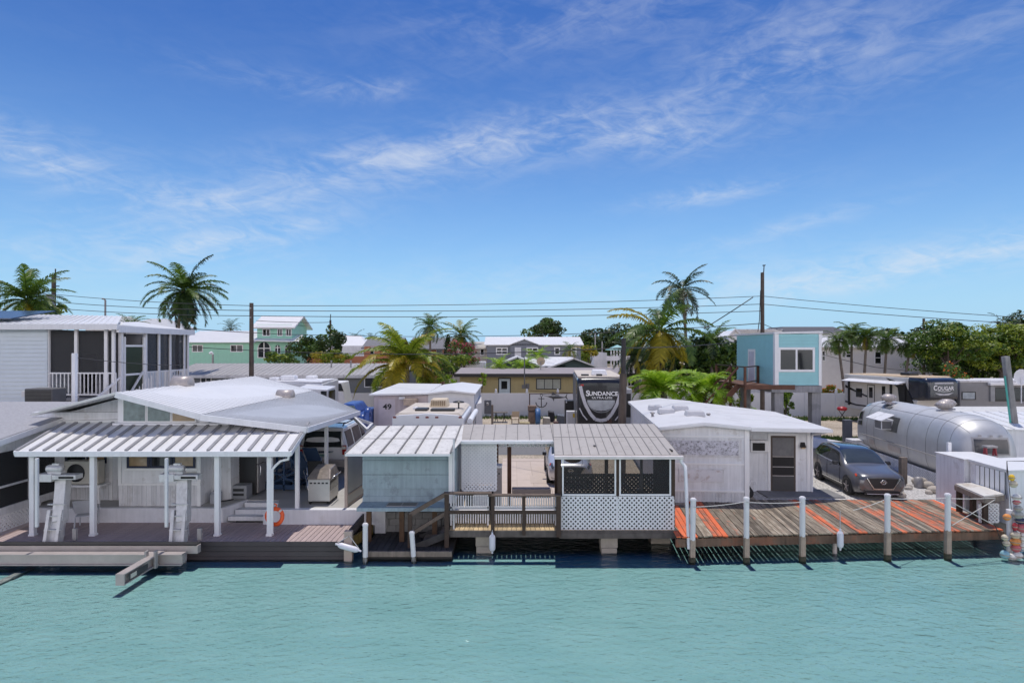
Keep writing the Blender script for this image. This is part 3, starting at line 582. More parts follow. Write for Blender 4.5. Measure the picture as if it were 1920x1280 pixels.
mb = MB(); mb.box(-6.72, -6.0, 20.2, 21.2, PZ + .1, PZ + .82); mb.build('cabinet', steel, g, bevel=.015)
mb = MB()
for i in range(5): mb.box(-6.66 + i*.13, -6.58 + i*.13, 20.19, 20.2, PZ + .68, PZ + .73)
mb.build('vent_slot', black, g); mb = MB(); mb.box(-6.0, -5.99, 20.25, 21.1, PZ + .45, PZ + .76); mb.build('oven_window', glass, g)
mb = MB(); mb.hexa([(-6.78, 20.15, PZ+.83), (-5.97, 20.15, PZ+.83), (-5.97, 21.25, PZ+.83), (-6.78, 21.25, PZ+.83), (-6.6, 20.45, PZ+1.12), (-6.05, 20.45, PZ+1.12), (-6.05, 21.05, PZ+1.18), (-6.65, 21.05, PZ+1.18)]); mb.build('hood', M('stained_steel', (.36, .31, .27), .35, metal=.6, var=.35, sc=6), g, bevel=.03)
mb = MB(); mb.tube([(-5.93, 20.3, PZ+.86), (-5.9, 20.3, PZ+.9), (-5.9, 21.1, PZ+.9), (-5.93, 21.1, PZ+.86)], .02, 6); mb.build('towel_rail', chrome, g)
for x, y in ((-6.66, 20.26), (-6.06, 20.26), (-6.66, 21.14), (-6.06, 21.14)): mb = MB(); mb.lathe([(.01, -.03), (.05, -.03), (.05, .03), (.01, .03)], (x, y, PZ + .05), 10, 'X'); mb.build('caster', rubber, g)
# life ring on the post
lr = thing('life_ring', 'orange life ring hung on white porch post above brown dock', 'life ring', (-6.95, 18.5, 0))
mb = MB(); c = at(515, 968, 18.55); pts = [c + V((.235*cos(t), .03*sin(t*2), .235*sin(t))) for t in [2*pi*i/28 for i in range(29)]]; mb.tube(pts, .062, 10, False); mb.build('ring', orange_ring, lr)
for k in range(4): t = pi/4 + k*pi/2; q = c + V((.235*cos(t), 0, .235*sin(t))); d = V((-sin(t), 0, cos(t))) * .03; mb = MB(); mb.tube([q - d, q + d], .066, 10); mb.build('band', M('pale_reflective_band', (.7, .6, .55), .5), lr)
mb = MB(); mb.tube([c + V((.02, 0, .2)), c + V((.05, .02, .36)), c + V((.0, -.03, .4))], .02, 6); mb.build('hanger', orange_ring, lr)
# sail-cloth wind screen along the boundary
sc = thing('privacy_screen', 'beige framed privacy screen standing on patio edge beside blue shack', 'screen', (-4.9, 21, PZ))
wood_pale = M('pinkish_post', (.42, .34, .29), .7, var=.12); sand = M('sand_fabric', (.46, .45, .42), .8, var=.06)
p0, p1, p2 = V((-5.35, 19.8, PZ)), V((-5.2, 21.5, PZ)), V((-5.0, 24.2, PZ))
for p in (p0, p1, p2): mb = MB(); mb.bar(p, p + V((0, 0, 1.75)), .09, .09); mb.build('post', wood_pale, sc)
for a_, b_ in ((p0, p1), (p1, p2)):
    mb = MB()
    for z in (.05, .38, 1.7): mb.bar(a_ + V((0, 0, z)), b_ + V((0, 0, z)), .05, .05)
    mb.build('rail', wood_pale, sc); mb = MB(); mb.bar(a_ + V((0, 0, 1.04)), b_ + V((0, 0, 1.04)), .015, 1.3); mb.bar(a_ + V((0, 0, .215)), b_ + V((0, 0, .215)), .013, .3); mb.build('panel', sand, sc)

# ------------------------------------------------------------------ boat lift
bl = thing('boat_lift', 'aluminium elevator boat lift with two inclined tracks and cross beams over water', 'boat lift', (-11.5, 17.3, WATER))
mb = MB(); mb.box(-24, -8.82, 17.2, 17.4, -.3, -.07); mb.build('bunk_beam', alu, bl, bevel=.012); mb = MB(); mb.box(-24, -8.84, 17.17, 17.42, -.066, -.025); mb.build('bunk_carpet', carpet, bl, bevel=.015)
mb = MB(); mb.box(-24, -9.08, 16.9, 17.05, -.5, -.215)
for z in (-.505, -.225): mb.box(-24, -9.08, 16.84, 17.1, z, z + .025)
mb.build('carriage_beam', alu, bl)
for xa, z0 in ((-9.82, -.46), (-13.45, -.93)):
    mb = MB(); mb.box(xa - .025, xa + .025, 15.4, 17.2, z0, z0 + .26); mb.box(xa - .11, xa + .11, 15.38, 17.2, z0 + .245, z0 + .27); mb.box(xa - .11, xa + .11, 15.38, 17.2, z0 - .015, z0 + .01); mb.box(xa - .11, xa + .11, 15.36, 15.385, z0 - .015, z0 + .27)
    o = mb.build('lift_arm', alu, bl)
    if z0 > -.5:
        mb = MB(); mb.box(xa + .112, xa + .118, 15.55, 16.35, z0 + .05, z0 + .2); l_ = mb.build('label_plate', M('sticker_dark', (.05, .05, .055), .5), o)
        mb = MB(); mb.box(xa + .119, xa + .122, 15.6, 15.85, z0 + .07, z0 + .18); mb.build('sticker', M('sticker_pale', (.55, .52, .45), .5), o)
        for yy, xx in ((16.72, xa - .12), (16.72, xa + .13)): mb = MB(); mb.box(xx - .03, xx + .03, yy - .1, yy + .02, z0 - .05, z0 + .42); mb.build('saddle_bracket', alu_dull, bl, bevel=.01)
for xb, xt, base in ((gx(95, 17.55), gx(118, 18.35), 1018), (gx(333, 17.55), gx(344, 18.35), 1016)):
    b0, t0 = V((xb, 17.5, -.75)), V((xt, 18.3, 1.52)); d = (t0 - b0)
    tr = MB(); sd = V((.17, 0, 0))
    for s in (-1, 1): tr.bar(b0 + sd*s, b0 + d*.64 + sd*s, .09, .24, (0, -1, .3))
    tr.bar(b0 + d*.08, b0 + d*.6, .3, .04, (0, -1, .3)); track = tr.build('lift_track', alu_bright, bl)
    mb = MB(); mb.bar(b0 + d*.5 + V((.08, .06, 0)), t0 + V((.02, .05, 0)), .32, .26, (0, -1, .3)); mb.build('upper_column', alu_bright, bl, bevel=.012)
    for t in (.42, .58, .72): mb = MB(); q = b0 + d*t; mb.bar(q + V((-.24, -.06, 0)), q + V((.26, -.06, 0)), .1, .03); mb.build('cross_plate', alu_bright, bl)
    for s in (-.16, .12): mb = MB(); q = b0 + V((s, -.05, .6)); mb.bar(q, q + V((-.22, -.3, -.38)), .05, .04); mb.build('guide_rail', alu, bl)
    q = t0 + V((-.02, -.05, .06)); mb = MB(); mb.box(q.x - .5, q.x + .58, q.y - .16, q.y + .16, q.z, q.z + .14); mb.box(q.x - .55, q.x - .12, q.y - .19, q.y + .19, q.z - .06, q.z + .17); mb.build('drive_head', alu_bright, bl, bevel=.012)
    mb = MB(); mb.box(q.x + .08, q.x + .52, q.y - .165, q.y - .162, q.z + .03, q.z + .1); mb.build('drive_slot', rubber, bl)
    mb = MB(); mb.lathe([(.02, -.25), (.09, -.25), (.12, -.2), (.12, .12), (.1, .2), (.02, .22)], q + V((-.12, 0, .3)), 14, 'X'); mb.box(q.x - .2, q.x, q.y - .05, q.y + .05, q.z + .4, q.z + .46); mb.box(q.x - .3, q.x + .1, q.y - .1, q.y + .1, q.z + .15, q.z + .22); mb.build('motor', alu_bright, bl)
    g0 = V((xb - .12, 17.2, .55)); mb = MB(); mb.box(g0.x - .04, g0.x + .04, g0.y - .04, g0.y + .04, .45, 2.38); mb.build('guide_post', pvc, bl, bevel=.015)
    mb = MB(); mb.tube([t0 + V((.15, 0, -.1)), t0 + V((.2, -.15, -.9)), b0 + d*.35 + V((.3, 0, 0))], .015, 6); mb.box(xb + .42, xb + .53, 17.82, 17.9, -.12, .22); mb.build('cable_box', alu_dull, bl)
# ------------------------------------------------------------------ middle lot: blue shack, deck, screen room
def piling(px, py0, py1, D, label, name='dock_piling', lean=0., group='white sleeved dock pilings', split=None, r=.085):
    x = gx(px, D); z1 = gz(py0, D); t = thing(name, label, 'piling', (x, D, -1.6), 0, group)
    zs = WATER - .05 if split is None else gz(split, D); top = V((x, D, z1)); bot = V((x + lean, D, -1.6)); f = lambda z: bot.lerp(top, (z + 1.6) / (z1 + 1.6))
    mb = MB(); mb.tube([f(zs), f(z1 - .07)], r, 14); mb.build('sleeve', pvc, t)
    mb = MB(); mb.tube([f(z1 - .08), f(z1 - .03), f(z1)], [r*1.13, r*1.13, r*.7], 14); mb.build('cap', pvc, t)
    mb = MB(); q = f(-1.6); u = f(zs + .02)
    if split is None: mb.tube([q, u], r*.9, 12); mb.build('stump', M('rusty_stump', (.20, .09, .05), .85), t)
    if True: a_ = f(WATER - .3); b_ = f(WATER + .13); tb_ = MB(); tb_.tube([a_, b_], r*1.28 if split else r*1.02, 12); tb_.build('tide_band', tide, t)
    if split is not None: mb.bar(q, u, r*1.75, r*1.75, (0, 1, 0)); mb.build('wood_shaft', M('piling_timber', (.42, .33, .26), .85, var=.25, sc=4, streak=.3, bump=.3, bsc=30), t)
    return t
def fender(c, ax, label, rope_to, ln=.52, r=.092):
    t = thing('boat_fender', label, 'fender', c, 0, 'white boat fenders'); c = V(c); ax = V(ax).normalized(); mb = MB()
    q = [c + ax * (k * ln) for k in (-.62, -.55, -.5, -.44, -.34, .34, .44, .5, .55, .62)]; mb.tube(q, [r*.3, r*.3, r*.35, r*.75, r, r, r*.75, r*.35, r*.3, r*.3], 14); mb.build('bladder', M('fender_vinyl', (.66, .66, .72), .4, var=.06), t)
    for p_, e in rope_to: mb = MB(); mb.tube([c + ax * ln * .6 * e, V(p_)], .012, 5); mb.build('rope', M('grey_rope', (.5, .5, .5), .8), t)
    return t

sh = thing('blue_shack', 'faded blue board shack with sink counter and old seamed white roof', 'shed', (-3.2, 19.9, 0))
mb = MB(); mb.box(-4.64, -1.76, 19.16, 20.9, .62, 2.3)
for i in range(5):
    z = .64 + i*.446 - .22*(i == 0); mb.hexa([(-4.66, 19.115, z), (-1.96, 19.115, z), (-1.96, 19.16, z), (-4.66, 19.16, z)] + [(-4.66, 19.13, min(z + .424, 2.24)), (-1.96, 19.13, min(z + .424, 2.24)), (-1.96, 19.16, min(z + .424, 2.24)), (-4.66, 19.16, min(z + .424, 2.24))])
mb.build('wall', blue_wall, sh)
mb = MB(); mb.box(-1.97, -1.85, 19.06, 19.16, .64, 2.26); mb.build('corner_trim', white_trim, sh)
mb = MB(); mb.slab([(-4.66, 18.4, .67), (-2.02, 18.4, .67), (-2.02, 19.14, .68), (-4.66, 19.14, .68)], .035); mb.box(-4.66, -2.02, 18.38, 18.4, .57, .675); ctop = mb.build('counter', blue_wall, sh)
sx0, sx1, sy0, sy1 = gx(726, 18.8), gx(783, 18.8), 18.56, 18.98
mb = MB(); mb.box(sx0, sx1, sy0, sy1, .675, .69); o = mb.build('sink', alu_dull, sh)
for a_, b_ in ((sx0 + .03, (sx0 + sx1)/2 - .02), ((sx0 + sx1)/2 + .02, sx1 - .03)): mb = MB(); mb.box(a_, b_, sy0 + .04, sy1 - .04, .688, .694); mb.build('basin', M('dark_basin', (.10, .085, .08), .35, metal=.4, var=.3), o)
mb = MB()
ribroof(mb, (-4.95, 18.2, 2.335), (-1.83, 18.2, 2.335), (-1.74, 21.0, 2.8), (-4.68, 21.0, 2.8), 6, .035, .045, slot=1); mb.cur = 1; mb.bar((-4.83, 19.6, 2.572), (-1.79, 19.6, 2.572), .025, .012); mb.cur = 0; mb.prism([(-1.83, 18.2, 2.30), (-1.6, 19.45, 2.50), (-1.65, 21.0, 2.78), (-1.75, 21.0, 2.78)], (0, 0, .03))
mb.build('roof', [roof_old, seam], sh)
mb = MB(); mb.bar((-4.95, 18.19, 2.29), (-1.83, 18.19, 2.29), .03, .06); mb.build('eave_trim', white_trim, sh)
for x in (-4.35, -3.35, -2.35): mb = MB(); mb.box(x - .07, x + .07, 18.6, 18.72, -.42, .6); mb.build('counter_leg', M('rotten_wood', (.10, .055, .03), .85, var=.4, sc=5), sh)
mb = MB()
for r_ in range(3):
    for k in range(7):
        x = -4.55 + k*.42 + (r_ % 2)*.2; mb.box(x, x + .405, 19.62 + .01*((k*7 + r_*3) % 3), 20.2, -.42 + r_*.215, -.215 + r_*.215)
tag(mb.build('block_wall', block_grey), 'stained grey block wall beneath the blue shack counter', 'wall')
mb = MB(); mb.tube([(-1.74, 18.3, .02), (-1.74, 18.32, 2.75)], .028, 8); tag(mb.build('standpipe', pvc), 'thin white vertical pipe in front of the blue shack corner', 'pipe')
ld = thing('landing_dock', 'low blackened wooden landing at foot of the steps below blue shack', 'dock', (-3, 18.8, WATER))
mb = MB()
for i in range(15): mb.box(-4.3 + i*.172, -4.14 + i*.172, 17.78, 20.0, -.45, -.41)
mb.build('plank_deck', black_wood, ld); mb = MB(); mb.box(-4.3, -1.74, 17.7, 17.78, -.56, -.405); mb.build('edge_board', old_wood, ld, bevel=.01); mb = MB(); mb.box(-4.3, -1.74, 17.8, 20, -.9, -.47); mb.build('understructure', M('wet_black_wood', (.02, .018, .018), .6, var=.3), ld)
mb = MB(); mb.bar((-4.75, 17.9, -.25), (-4.45, 19.5, -.3), .06, .3); mb.build('side_board', M('mossy_yellow_board', (.17, .12, .03), .8, var=.4, sc=5), ld)
piling(685, 980, 1052, 17.6, 'white sleeved piling between brown dock and the black landing', r=.075)
piling(772, 995, 1049, 17.65, 'leaning white sleeved piling in front of the black landing steps', lean=.13, r=.072)
sp = thing('timber_piling', 'square pinkish timber piling with a fender at end of brown dock', 'piling', (gx(653, 17.7), 17.7, -1.6))
mb = MB(); mb.box(gx(646, 17.7), gx(661, 17.7), 17.62, 17.78, -1.6, .2); mb.build('shaft', wood_pale, sp, bevel=.008); mb = MB(); mb.bar((gx(655, 17.7), 17.75, .1), (-4.7, 19.4, .1), .05, .26); mb.build('side_rail', comp_dark, sp)
fender(at(653, 1026, 17.5), (1, 0, -.28), 'white fender slung sideways on the square timber piling', [(at(653, 1005, 17.6), -1), (at(655, 1004, 17.6), 1)], .62, .085)

# deck with railing
dk = thing('timber_deck', 'raised timber deck with dark railing between shack and screened room', 'deck', (1, 19.4, 0))
mb = MB(); x = -1.85
while x < 4.85: mb.box(x, x + .13, 18.22, 20.9, .02, .06); x += .142
mb.build('deck_boards', deck_yellow, dk)
mb = MB(); mb.box(-1.88, 4.9, 18.16, 18.22, -.13, .055); mb.box(1.4, 4.9, 18.13, 18.2, -.16, .0); mb.build('rim_joist', M('grey_rim_wood', (.12, .105, .095), .85, var=.35, sc=4, streak=.2), dk)
mb = MB()
for y in (18.6, 19.4, 20.2): mb.box(-1.85, 4.88, y, y + .06, -.15, .018)
mb.build('joist', black_wood, dk)
rl = dk
for px, z0, wd in ((838, -.6, .13), (924, -.05, .11), (982, -.05, .10), (1047, -.1, .14)):
    x = gx(px, 18.15); mb = MB(); mb.box(x - wd/2, x + wd/2, 18.05, 18.155, z0, 1.16); mb.build('railing_post', dark_wood, rl, bevel=.006)
mb = MB(); mb.box(gx(832, 18.1), gx(922, 18.1), 18.0, 18.2, 1.165, 1.21); mb.box(gx(915, 18.1), gx(1052, 18.1), 17.98, 18.19, 1.11, 1.155); mb.build('top_rail', M('brown_rail_wood', (.13, .095, .075), .8, var=.3, sc=5, streak=.2), rl, bevel=.006)
mb = MB(); mb.box(gx(841, 18.1), gx(1046, 18.1), 18.06, 18.1, .58, .68); mb.build('middle_rail', dark_wood, rl)
mb = MB(); mb.bar((-1.93, 18.1, 1.17), (-3.02, 18.1, .55), .09, .12); mb.build('stair_handrail', M('brown_rail_wood', (.13, .095, .075), .8), rl); mb = MB(); mb.bar((-1.93, 18.1, .62), (-3.0, 18.1, -.03), .07, .1); mb.build('stair_middle_rail', M('brown_rail_wood', (.13, .095, .075), .8), rl)
mb = MB(); mb.box(-3.07, -2.95, 18.05, 18.15, -.45, .58); mb.build('newel_post', dark_wood, rl)
st = thing('deck_steps', 'dark wooden steps from the timber deck down to black landing', 'steps', (-2.4, 18.6, -.42))
for y in (18.18, 19.05): mb = MB(); mb.bar((-1.86, y, -.03), (-2.85, y, -.43), .05, .2); mb.build('stringer', black_wood, st)
for k in range(3): mb = MB(); mb.box(-2.15 - k*.26, -1.88 - k*.26, 18.18, 19.05, -.1 - k*.12, -.06 - k*.12); mb.build('tread', old_wood, st)
# slatted white benches
for k, (p0_, p1_, lab) in enumerate(((846, 915, 'white slatted bench on timber deck, shorter one behind the pipe'), (926, 1042, 'long white slatted bench on timber deck near screened room'))):
    x0, x1 = gx(p0_, 18.75), gx(p1_, 18.75); b = thing('slatted_bench', lab, 'bench', ((x0 + x1)/2, 18.9, .06), 0, 'white slatted benches')
    mb = MB(); n = int((x1 - x0) / .072)
    for i in range(n + 1):
        x = x0 + (x1 - x0)*i/n; mb.box(x - .018, x + .018, 18.72, 18.745, .60, .96); mb.box(x - .018, x + .018, 18.72, 18.745, .12, .48)
    mb.build('slats', white, b)
    for z in (.58, .42): mb = MB(); mb.box(x0 - .03, x1 + .03, 18.70, 18.76, z, z + .05); mb.build('rail', white, b)
    mb = MB()
    for i in range(5): mb.box(x0, x1, 18.8 + i*.09, 18.87 + i*.09, .47, .5)
    mb.build('seat', white, b)
    for x in (x0, x1): mb = MB(); mb.box(x - .025, x + .025, 18.7, 18.76, .06, .98); mb.box(x - .025, x + .025, 19.2, 19.25, .06, .5); mb.build('leg', white, b)
mb = MB(); mb.box(.0, 1.3, 20.5, 20.9, .45, .75); tag(mb.build('deck_box', M('taupe_box', (.38, .31, .28), .7), bevel=.03), 'taupe storage box on timber deck behind the long white bench', 'box')
# low roof between
lr2 = thing('deck_canopy', 'low taupe panel canopy with white gutter spanning between shack and screened room', 'canopy', (0, 20.3, 0))
mb = MB(); mb.slab([(-1.72, 19.55, 2.53), (1.32, 19.55, 2.53), (1.42, 21.3, 2.81), (-1.74, 21.3, 2.81)], .06)
mb.cur = 1
for i in range(1, 9): x = -1.72 + i*.38; mb.bar((x, 19.55, 2.533), (x + .01, 21.3, 2.813), .022, .012)
mb.build('roof', [roof_taupe, seam], lr2)
mb = MB(); mb.box(-1.76, 1.32, 19.42, 19.55, 2.42, 2.53); mb.build('gutter', white_trim, lr2, bevel=.02)
for px in (955, 931): D = 20.9 if px == 955 else 22.2; x = gx(px, D); mb = MB(); mb.box(x - .07, x + .07, D - .05, D + .05, .0, 2.6 if px == 955 else 2.2); mb.build('post', red_wood, lr2)
mb = MB(); mb.box(gx(925, 21.6), gx(962, 21.6), 21.5, 21.6, 2.14, 2.2); mb.build('red_beam', M('red_beam_paint', (.35, .06, .03), .7, var=.2), lr2)
mb = MB(); lattice(mb, (-1.62, 19.75, .86), (1, 0, 0), 1.13, 1.6, .085, .05, .01, .03); pn = mb.build('lattice_panel', white, lr2)
mb = MB(); mb.box(-1.6, -.5, 19.8, 19.81, 1.1, 2.4); mb.build('shade_cloth', M('white_shade_cloth', (.62, .63, .66), .7, var=.04), pn)
mb = MB(); lattice(mb, (-.45, 20.2, 2.22), (1, 0, 0), 1.85, .24, .1, .05, .01, .025); mb.build('lattice_valance', white, lr2)
f = thing('outdoor_locker', 'tall taupe locker standing beside the hanging lattice panel', 'cabinet', (-.35, 20.2, .06)); x0 = gx(925, 20.2)
mb = MB(); mb.box(x0, x0 + .28, 20.0, 20.4, .06, 1.55); mb.build('body', M('taupe_enamel', (.33, .29, .28), .6), f, bevel=.012); mb = MB(); mb.box(x0 - .01, x0 + .29, 19.98, 20.42, 1.55, 1.62); mb.build('lid', white, f, bevel=.01); mb = MB(); mb.box(x0 + .17, x0 + .22, 19.985, 20.0, 1.35, 1.39); mb.build('latch', black, f)
mb = MB(); mb.box(-1.5, -.55, 20.1, 20.5, .06, .86); mb.cur = 1; mb.box(-1.25, -.8, 20.05, 20.1, .1, .8); tag(mb.build('counter_base', [screen_dark, white]), 'dark counter base with white middle under the lattice panel', 'counter')
# screened room
sr = thing('screened_room', 'screened waterfront room with white lattice skirt and taupe panel roof', 'gazebo', (3.1, 19.7, .06))
mb = MB(); mb.slab([(1.26, 18.15, 2.31), (4.95, 18.15, 2.31), (4.93, 21.3, 2.83), (1.41, 21.3, 2.83)], .05)
mb.cur = 1
for i in range(0, 15): t = i / 14; mb.bar((1.26 + 3.69*t, 18.15, 2.313), (1.41 + 3.52*t, 21.3, 2.833), .026 if i % 2 else .018, .014)
mb.bar((1.35, 19.8, 2.586), (4.94, 19.8, 2.586), .02, .01); mb.lathe([(.01, 0), (.045, 0), (.045, .05), (.01, .05)], (gx(1115, 18.9), 18.9, 2.43), 10); mb.build('roof', [roof_taupe, seam], sr)
mb = MB(); mb.box(1.24, 5.05, 18.02, 18.15, 2.19, 2.29); mb.build('gutter', M('pinkish_white_gutter', (.68, .63, .61), .45), sr, bevel=.02)
mb = MB(); mb.tube([(4.98, 18.08, 2.2), (5.0, 18.12, 2.1), (5.08, 18.0, 2.0), (5.08, 17.95, 1.85), (5.08, 17.62, -.3)], .05, 8); mb.build('downspout', white_trim, sr)
for px in (1049, 1157, 1262): x = gx(px, 18.32); mb = MB(); mb.box(x - .055, x + .055, 18.3, 18.4, .05, 2.28); mb.build('post', dark_wood, sr)
for x in (1.5, 3.2, 4.85): mb = MB(); mb.box(x - .055, x + .055, 20.75, 20.85, .05, 2.7); mb.build('back_post', dark_wood, sr)
x0, x1, x2 = gx(1052, 18.26), gx(1157.5, 18.26), gx(1264, 18.26)
for a_, b_ in ((x0, x1), (x1, x2)): mb = MB(); lattice(mb, (a_, 18.27, -.02), (1, 0, 0), b_ - a_, 1.07, .098, .047, .012, .02); mb.build('lattice_skirt', white, sr)
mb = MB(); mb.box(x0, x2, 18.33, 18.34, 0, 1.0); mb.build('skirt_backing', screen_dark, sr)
for a_, b_ in ((1054, 1155), (1161, 1258)):
    xa, xb = gx(a_, 18.28), gx(b_, 18.28); mb = MB(); zb, zt = 1.07, 2.22
    mb.box(xa, xb, 18.26, 18.3, zb, zb + .05); mb.box(xa, xa + .045, 18.26, 18.3, zb + .05, zt); mb.box(xb - .045, xb, 18.26, 18.3, zb + .05, zt); o = mb.build('screen_frame', white_trim, sr)
    mb = MB(); mb.box(xa + .03, xb - .03, 18.28, 18.284, zb + .03, zt); mb.build('screen', insect_screen, o)
mb = MB(); lattice(mb, (1.5, 20.8, .1), (1, 0, 0), 1.7, 1.1, .1, .07, .012, .06); lattice(mb, (3.2, 20.8, .1), (1, 0, 0), 1.65, 1.1, .1, .07, .012, .06); mb.build('back_lattice', M('black_lattice', (.03, .028, .028), .7), sr)
mb = MB(); mb.bar((3.9, 19.0, 1.1), (4.75, 20.5, .35), .08, .08); mb.bar((4.3, 20.4, .1), (4.3, 20.4, 2.6), .08, .08); mb.build('brace', M('grey_brace', (.2, .2, .21), .6), sr)
mb = MB()
for x in (4.78,): mb.box(x, x + .05, 18.4, 20.75, .05, 2.4)
mb.build('side_wall', screen_dark, sr)
mb = MB(); mb.ell((1.95, 19.6, 1.95), (.3, .2, .16)); mb.tube([(1.95, 19.6, 2.0), (1.95, 19.6, 2.5)], .015, 5); tag(mb.build('hanging_basket', M('rust_brown', (.12, .05, .03), .8, var=.3)), 'rust brown hanging basket inside the screened room', 'basket')
# piers under the deck
for px0, px1, y0, y1, D, lab in ((893, 922, 998, 1031, 18.3, 'rough concrete pier under the timber deck behind the hanging fender'), (1128, 1157, 1002, 1032, 18.3, 'stacked pale block pier under the screened room'), (1222, 1256, 1003, 1022, 19.2, 'small dim block pier under right end of screened room')):
    mb = MB(); zt, zb = gz(y0, D), -1.3; h = (zt - zb) / 3
    for k in range(3): mb.box(gx(px0, D) - .02*(k == 2), gx(px1, D) + .02*(k == 2), D, D + .45, zb + k*h + .006, zb + (k + 1)*h)
    tag(mb.build('pier', M('pier_block', (.36, .32, .27), .9, var=.2, sc=3, stain=(.14, .13, .11), stain_amt=.5), bevel=.015), lab, 'pier', 'piers under the deck')
fender(at(923, 1017, 18.0), (0, 0, 1), 'white fender hanging upright from rim of the timber deck', [(at(923, 993, 18.05), 1)], .5, .09)

# silver car in the middle yard and tree trunk / posts seen through the screens are added with the vehicles

# ------------------------------------------------------------------ right lot: weathered dock
rd = thing('weathered_dock', 'wide weathered plank dock with flaking orange paint below grey car', 'dock', (9.7, 19.8, 0))
def plank_mat():
    m = bpy.data.materials.new('flaking_orange_plank'); m.use_nodes = True; t = m.node_tree; l = t.links; p = t.nodes['Principled BSDF']; p.inputs['Roughness'].default_value = .85
    tc = t.nodes.new('ShaderNodeTexCoord'); g = t.nodes.new('ShaderNodeNewGeometry')
    mp = t.nodes.new('ShaderNodeMapping'); mp.inputs['Rotation'].default_value = (0, 0, .109); mp.inputs['Scale'].default_value = (9, .9, 1); l.new(tc.outputs['Object'], mp.inputs[0])
    n = t.nodes.new('ShaderNodeTexNoise'); n.inputs['Scale'].default_value = 1.6; n.inputs['Detail'].default_value = 8; n.inputs['Roughness'].default_value = .7; l.new(mp.outputs[0], n.inputs['Vector'])
    def ramp(s, els):
        r = t.nodes.new('ShaderNodeValToRGB'); l.new(s, r.inputs[0])
        while len(r.color_ramp.elements) < len(els): r.color_ramp.elements.new(.5)
        for e, (a, c) in zip(r.color_ramp.elements, els): e.position = a; e.color = (*c, 1)
        return r.outputs[0]
    wood = ramp(n.outputs[0], [(.28, (.06, .045, .035)), (.47, (.20, .16, .115)), (.62, (.33, .285, .22)), (.8, (.46, .43, .38))])
    isl = t.nodes.new('ShaderNodeMapRange'); l.new(g.outputs['Random Per Island'], isl.inputs[0]); isl.inputs[3].default_value = .5; isl.inputs[4].default_value = 1.35
    vm = t.nodes.new('ShaderNodeVectorMath'); vm.operation = 'SCALE'; l.new(wood, vm.inputs[0]); l.new(isl.outputs[0], vm.inputs['Scale'])
    at_ = t.nodes.new('ShaderNodeAttribute'); at_.attribute_name = 'paint'
    n2 = t.nodes.new('ShaderNodeTexNoise'); n2.inputs['Scale'].default_value = 1.1; n2.inputs['Detail'].default_value = 7; n2.inputs['Roughness'].default_value = .75
    mp2 = t.nodes.new('ShaderNodeMapping'); mp2.inputs['Rotation'].default_value = (0, 0, .109); mp2.inputs['Scale'].default_value = (4, 1.1, 1); l.new(tc.outputs['Object'], mp2.inputs[0]); l.new(mp2.outputs[0], n2.inputs['Vector'])
    ad = t.nodes.new('ShaderNodeMath'); ad.operation = 'ADD'; l.new(n2.outputs[0], ad.inputs[0]); l.new(at_.outputs['Fac'], ad.inputs[1])
    fr = t.nodes.new('ShaderNodeMapRange'); l.new(ad.outputs[0], fr.inputs[0]); fr.inputs[1].default_value = .88; fr.inputs[2].default_value = 1.06
    mx = t.nodes.new('ShaderNodeMix'); mx.data_type = 'RGBA'; l.new(fr.outputs[0], mx.inputs['Factor']); l.new(vm.outputs[0], mx.inputs['A'])
    l.new(ramp(n2.outputs[0], [(.35, (.62, .115, .04)), (.6, (.70, .16, .06)), (.75, (.62, .30, .18))]), mx.inputs['B']); l.new(mx.outputs['Result'], p.inputs['Base Color'])
    b = t.nodes.new('ShaderNodeBump'); b.inputs['Strength'].default_value = .6; b.inputs['Distance'].default_value = .01; l.new(n.outputs[0], b.inputs['Height']); l.new(b.outputs[0], p.inputs['Normal']); return m
R = random.Random(5); mb = MB(); paint = []
X = 4.73; i = 0
PAINT = [(4.6, 5.35, .62), (5.75, 6.15, .56), (6.15, 6.7, .36), (9.4, 9.7, .5), (10.15, 10.4, .46), (10.4, 11.4, .2), (11.4, 12.0, .42), (12.0, 12.6, .3), (12.6, 13.3, .50), (13.3, 14.4, .40), (14.4, 15, .62)]
while X < 14.66:
    wd = R.uniform(.125, .145); t = (X - 4.73) / 9.97; y0 = 17.62 + .7*t + R.uniform(-.025, .025); y1 = 21.9 + (-.75 if X < 5.7 else 0); sk = .109
    zz = .05 + R.uniform(-.006, .006); a = V((X, y0, zz)); b = V((X + wd, y0, zz)); c = V((X + wd + sk*(y1 - y0), y1, zz)); d = V((X + sk*(y1 - y0), y1, zz))
    mb.hexa([q - V((0, 0, .035)) for q in (a, b, c, d)] + [a, b, c, d]); pv = 0.
    for lo, hi, q in PAINT:
        if lo <= X < hi: pv = q
    paint += [pv + R.uniform(-.07, .07) if pv else R.choice((0, 0, 0, .2, .3))] * 8; X += wd + R.uniform(.008, .022); i += 1
o = mb.build('planks', plank_mat(), rd); at_ = o.data.attributes.new('paint', 'FLOAT', 'POINT'); at_.data.foreach_set('value', paint)
mb = MB(); mb.bar((4.72, 17.7, -.15), (14.75, 18.42, -.15), .09, .24); mb.build('rim_beam', M('aged_beam', (.16, .10, .07), .85, var=.4, sc=2.5, streak=.3, stain=(.30, .10, .05), stain_amt=.35), rd, bevel=.01)
mb = MB()
for yy in (18.6, 19.6, 20.6): mb.bar((4.8, yy, -.06), (14.9, yy + .6, -.06), .06, .14)
mb.build('stringer', black_wood, rd)
for px in (1330, 1440, 1545, 1640, 1720, 1830): x = gx(px, 19.9); mb = MB(); mb.tube([(x, 19.9, -1.6), (x, 19.9, -.1)], .07, 8); mb.build('inner_post', black_wood, rd)
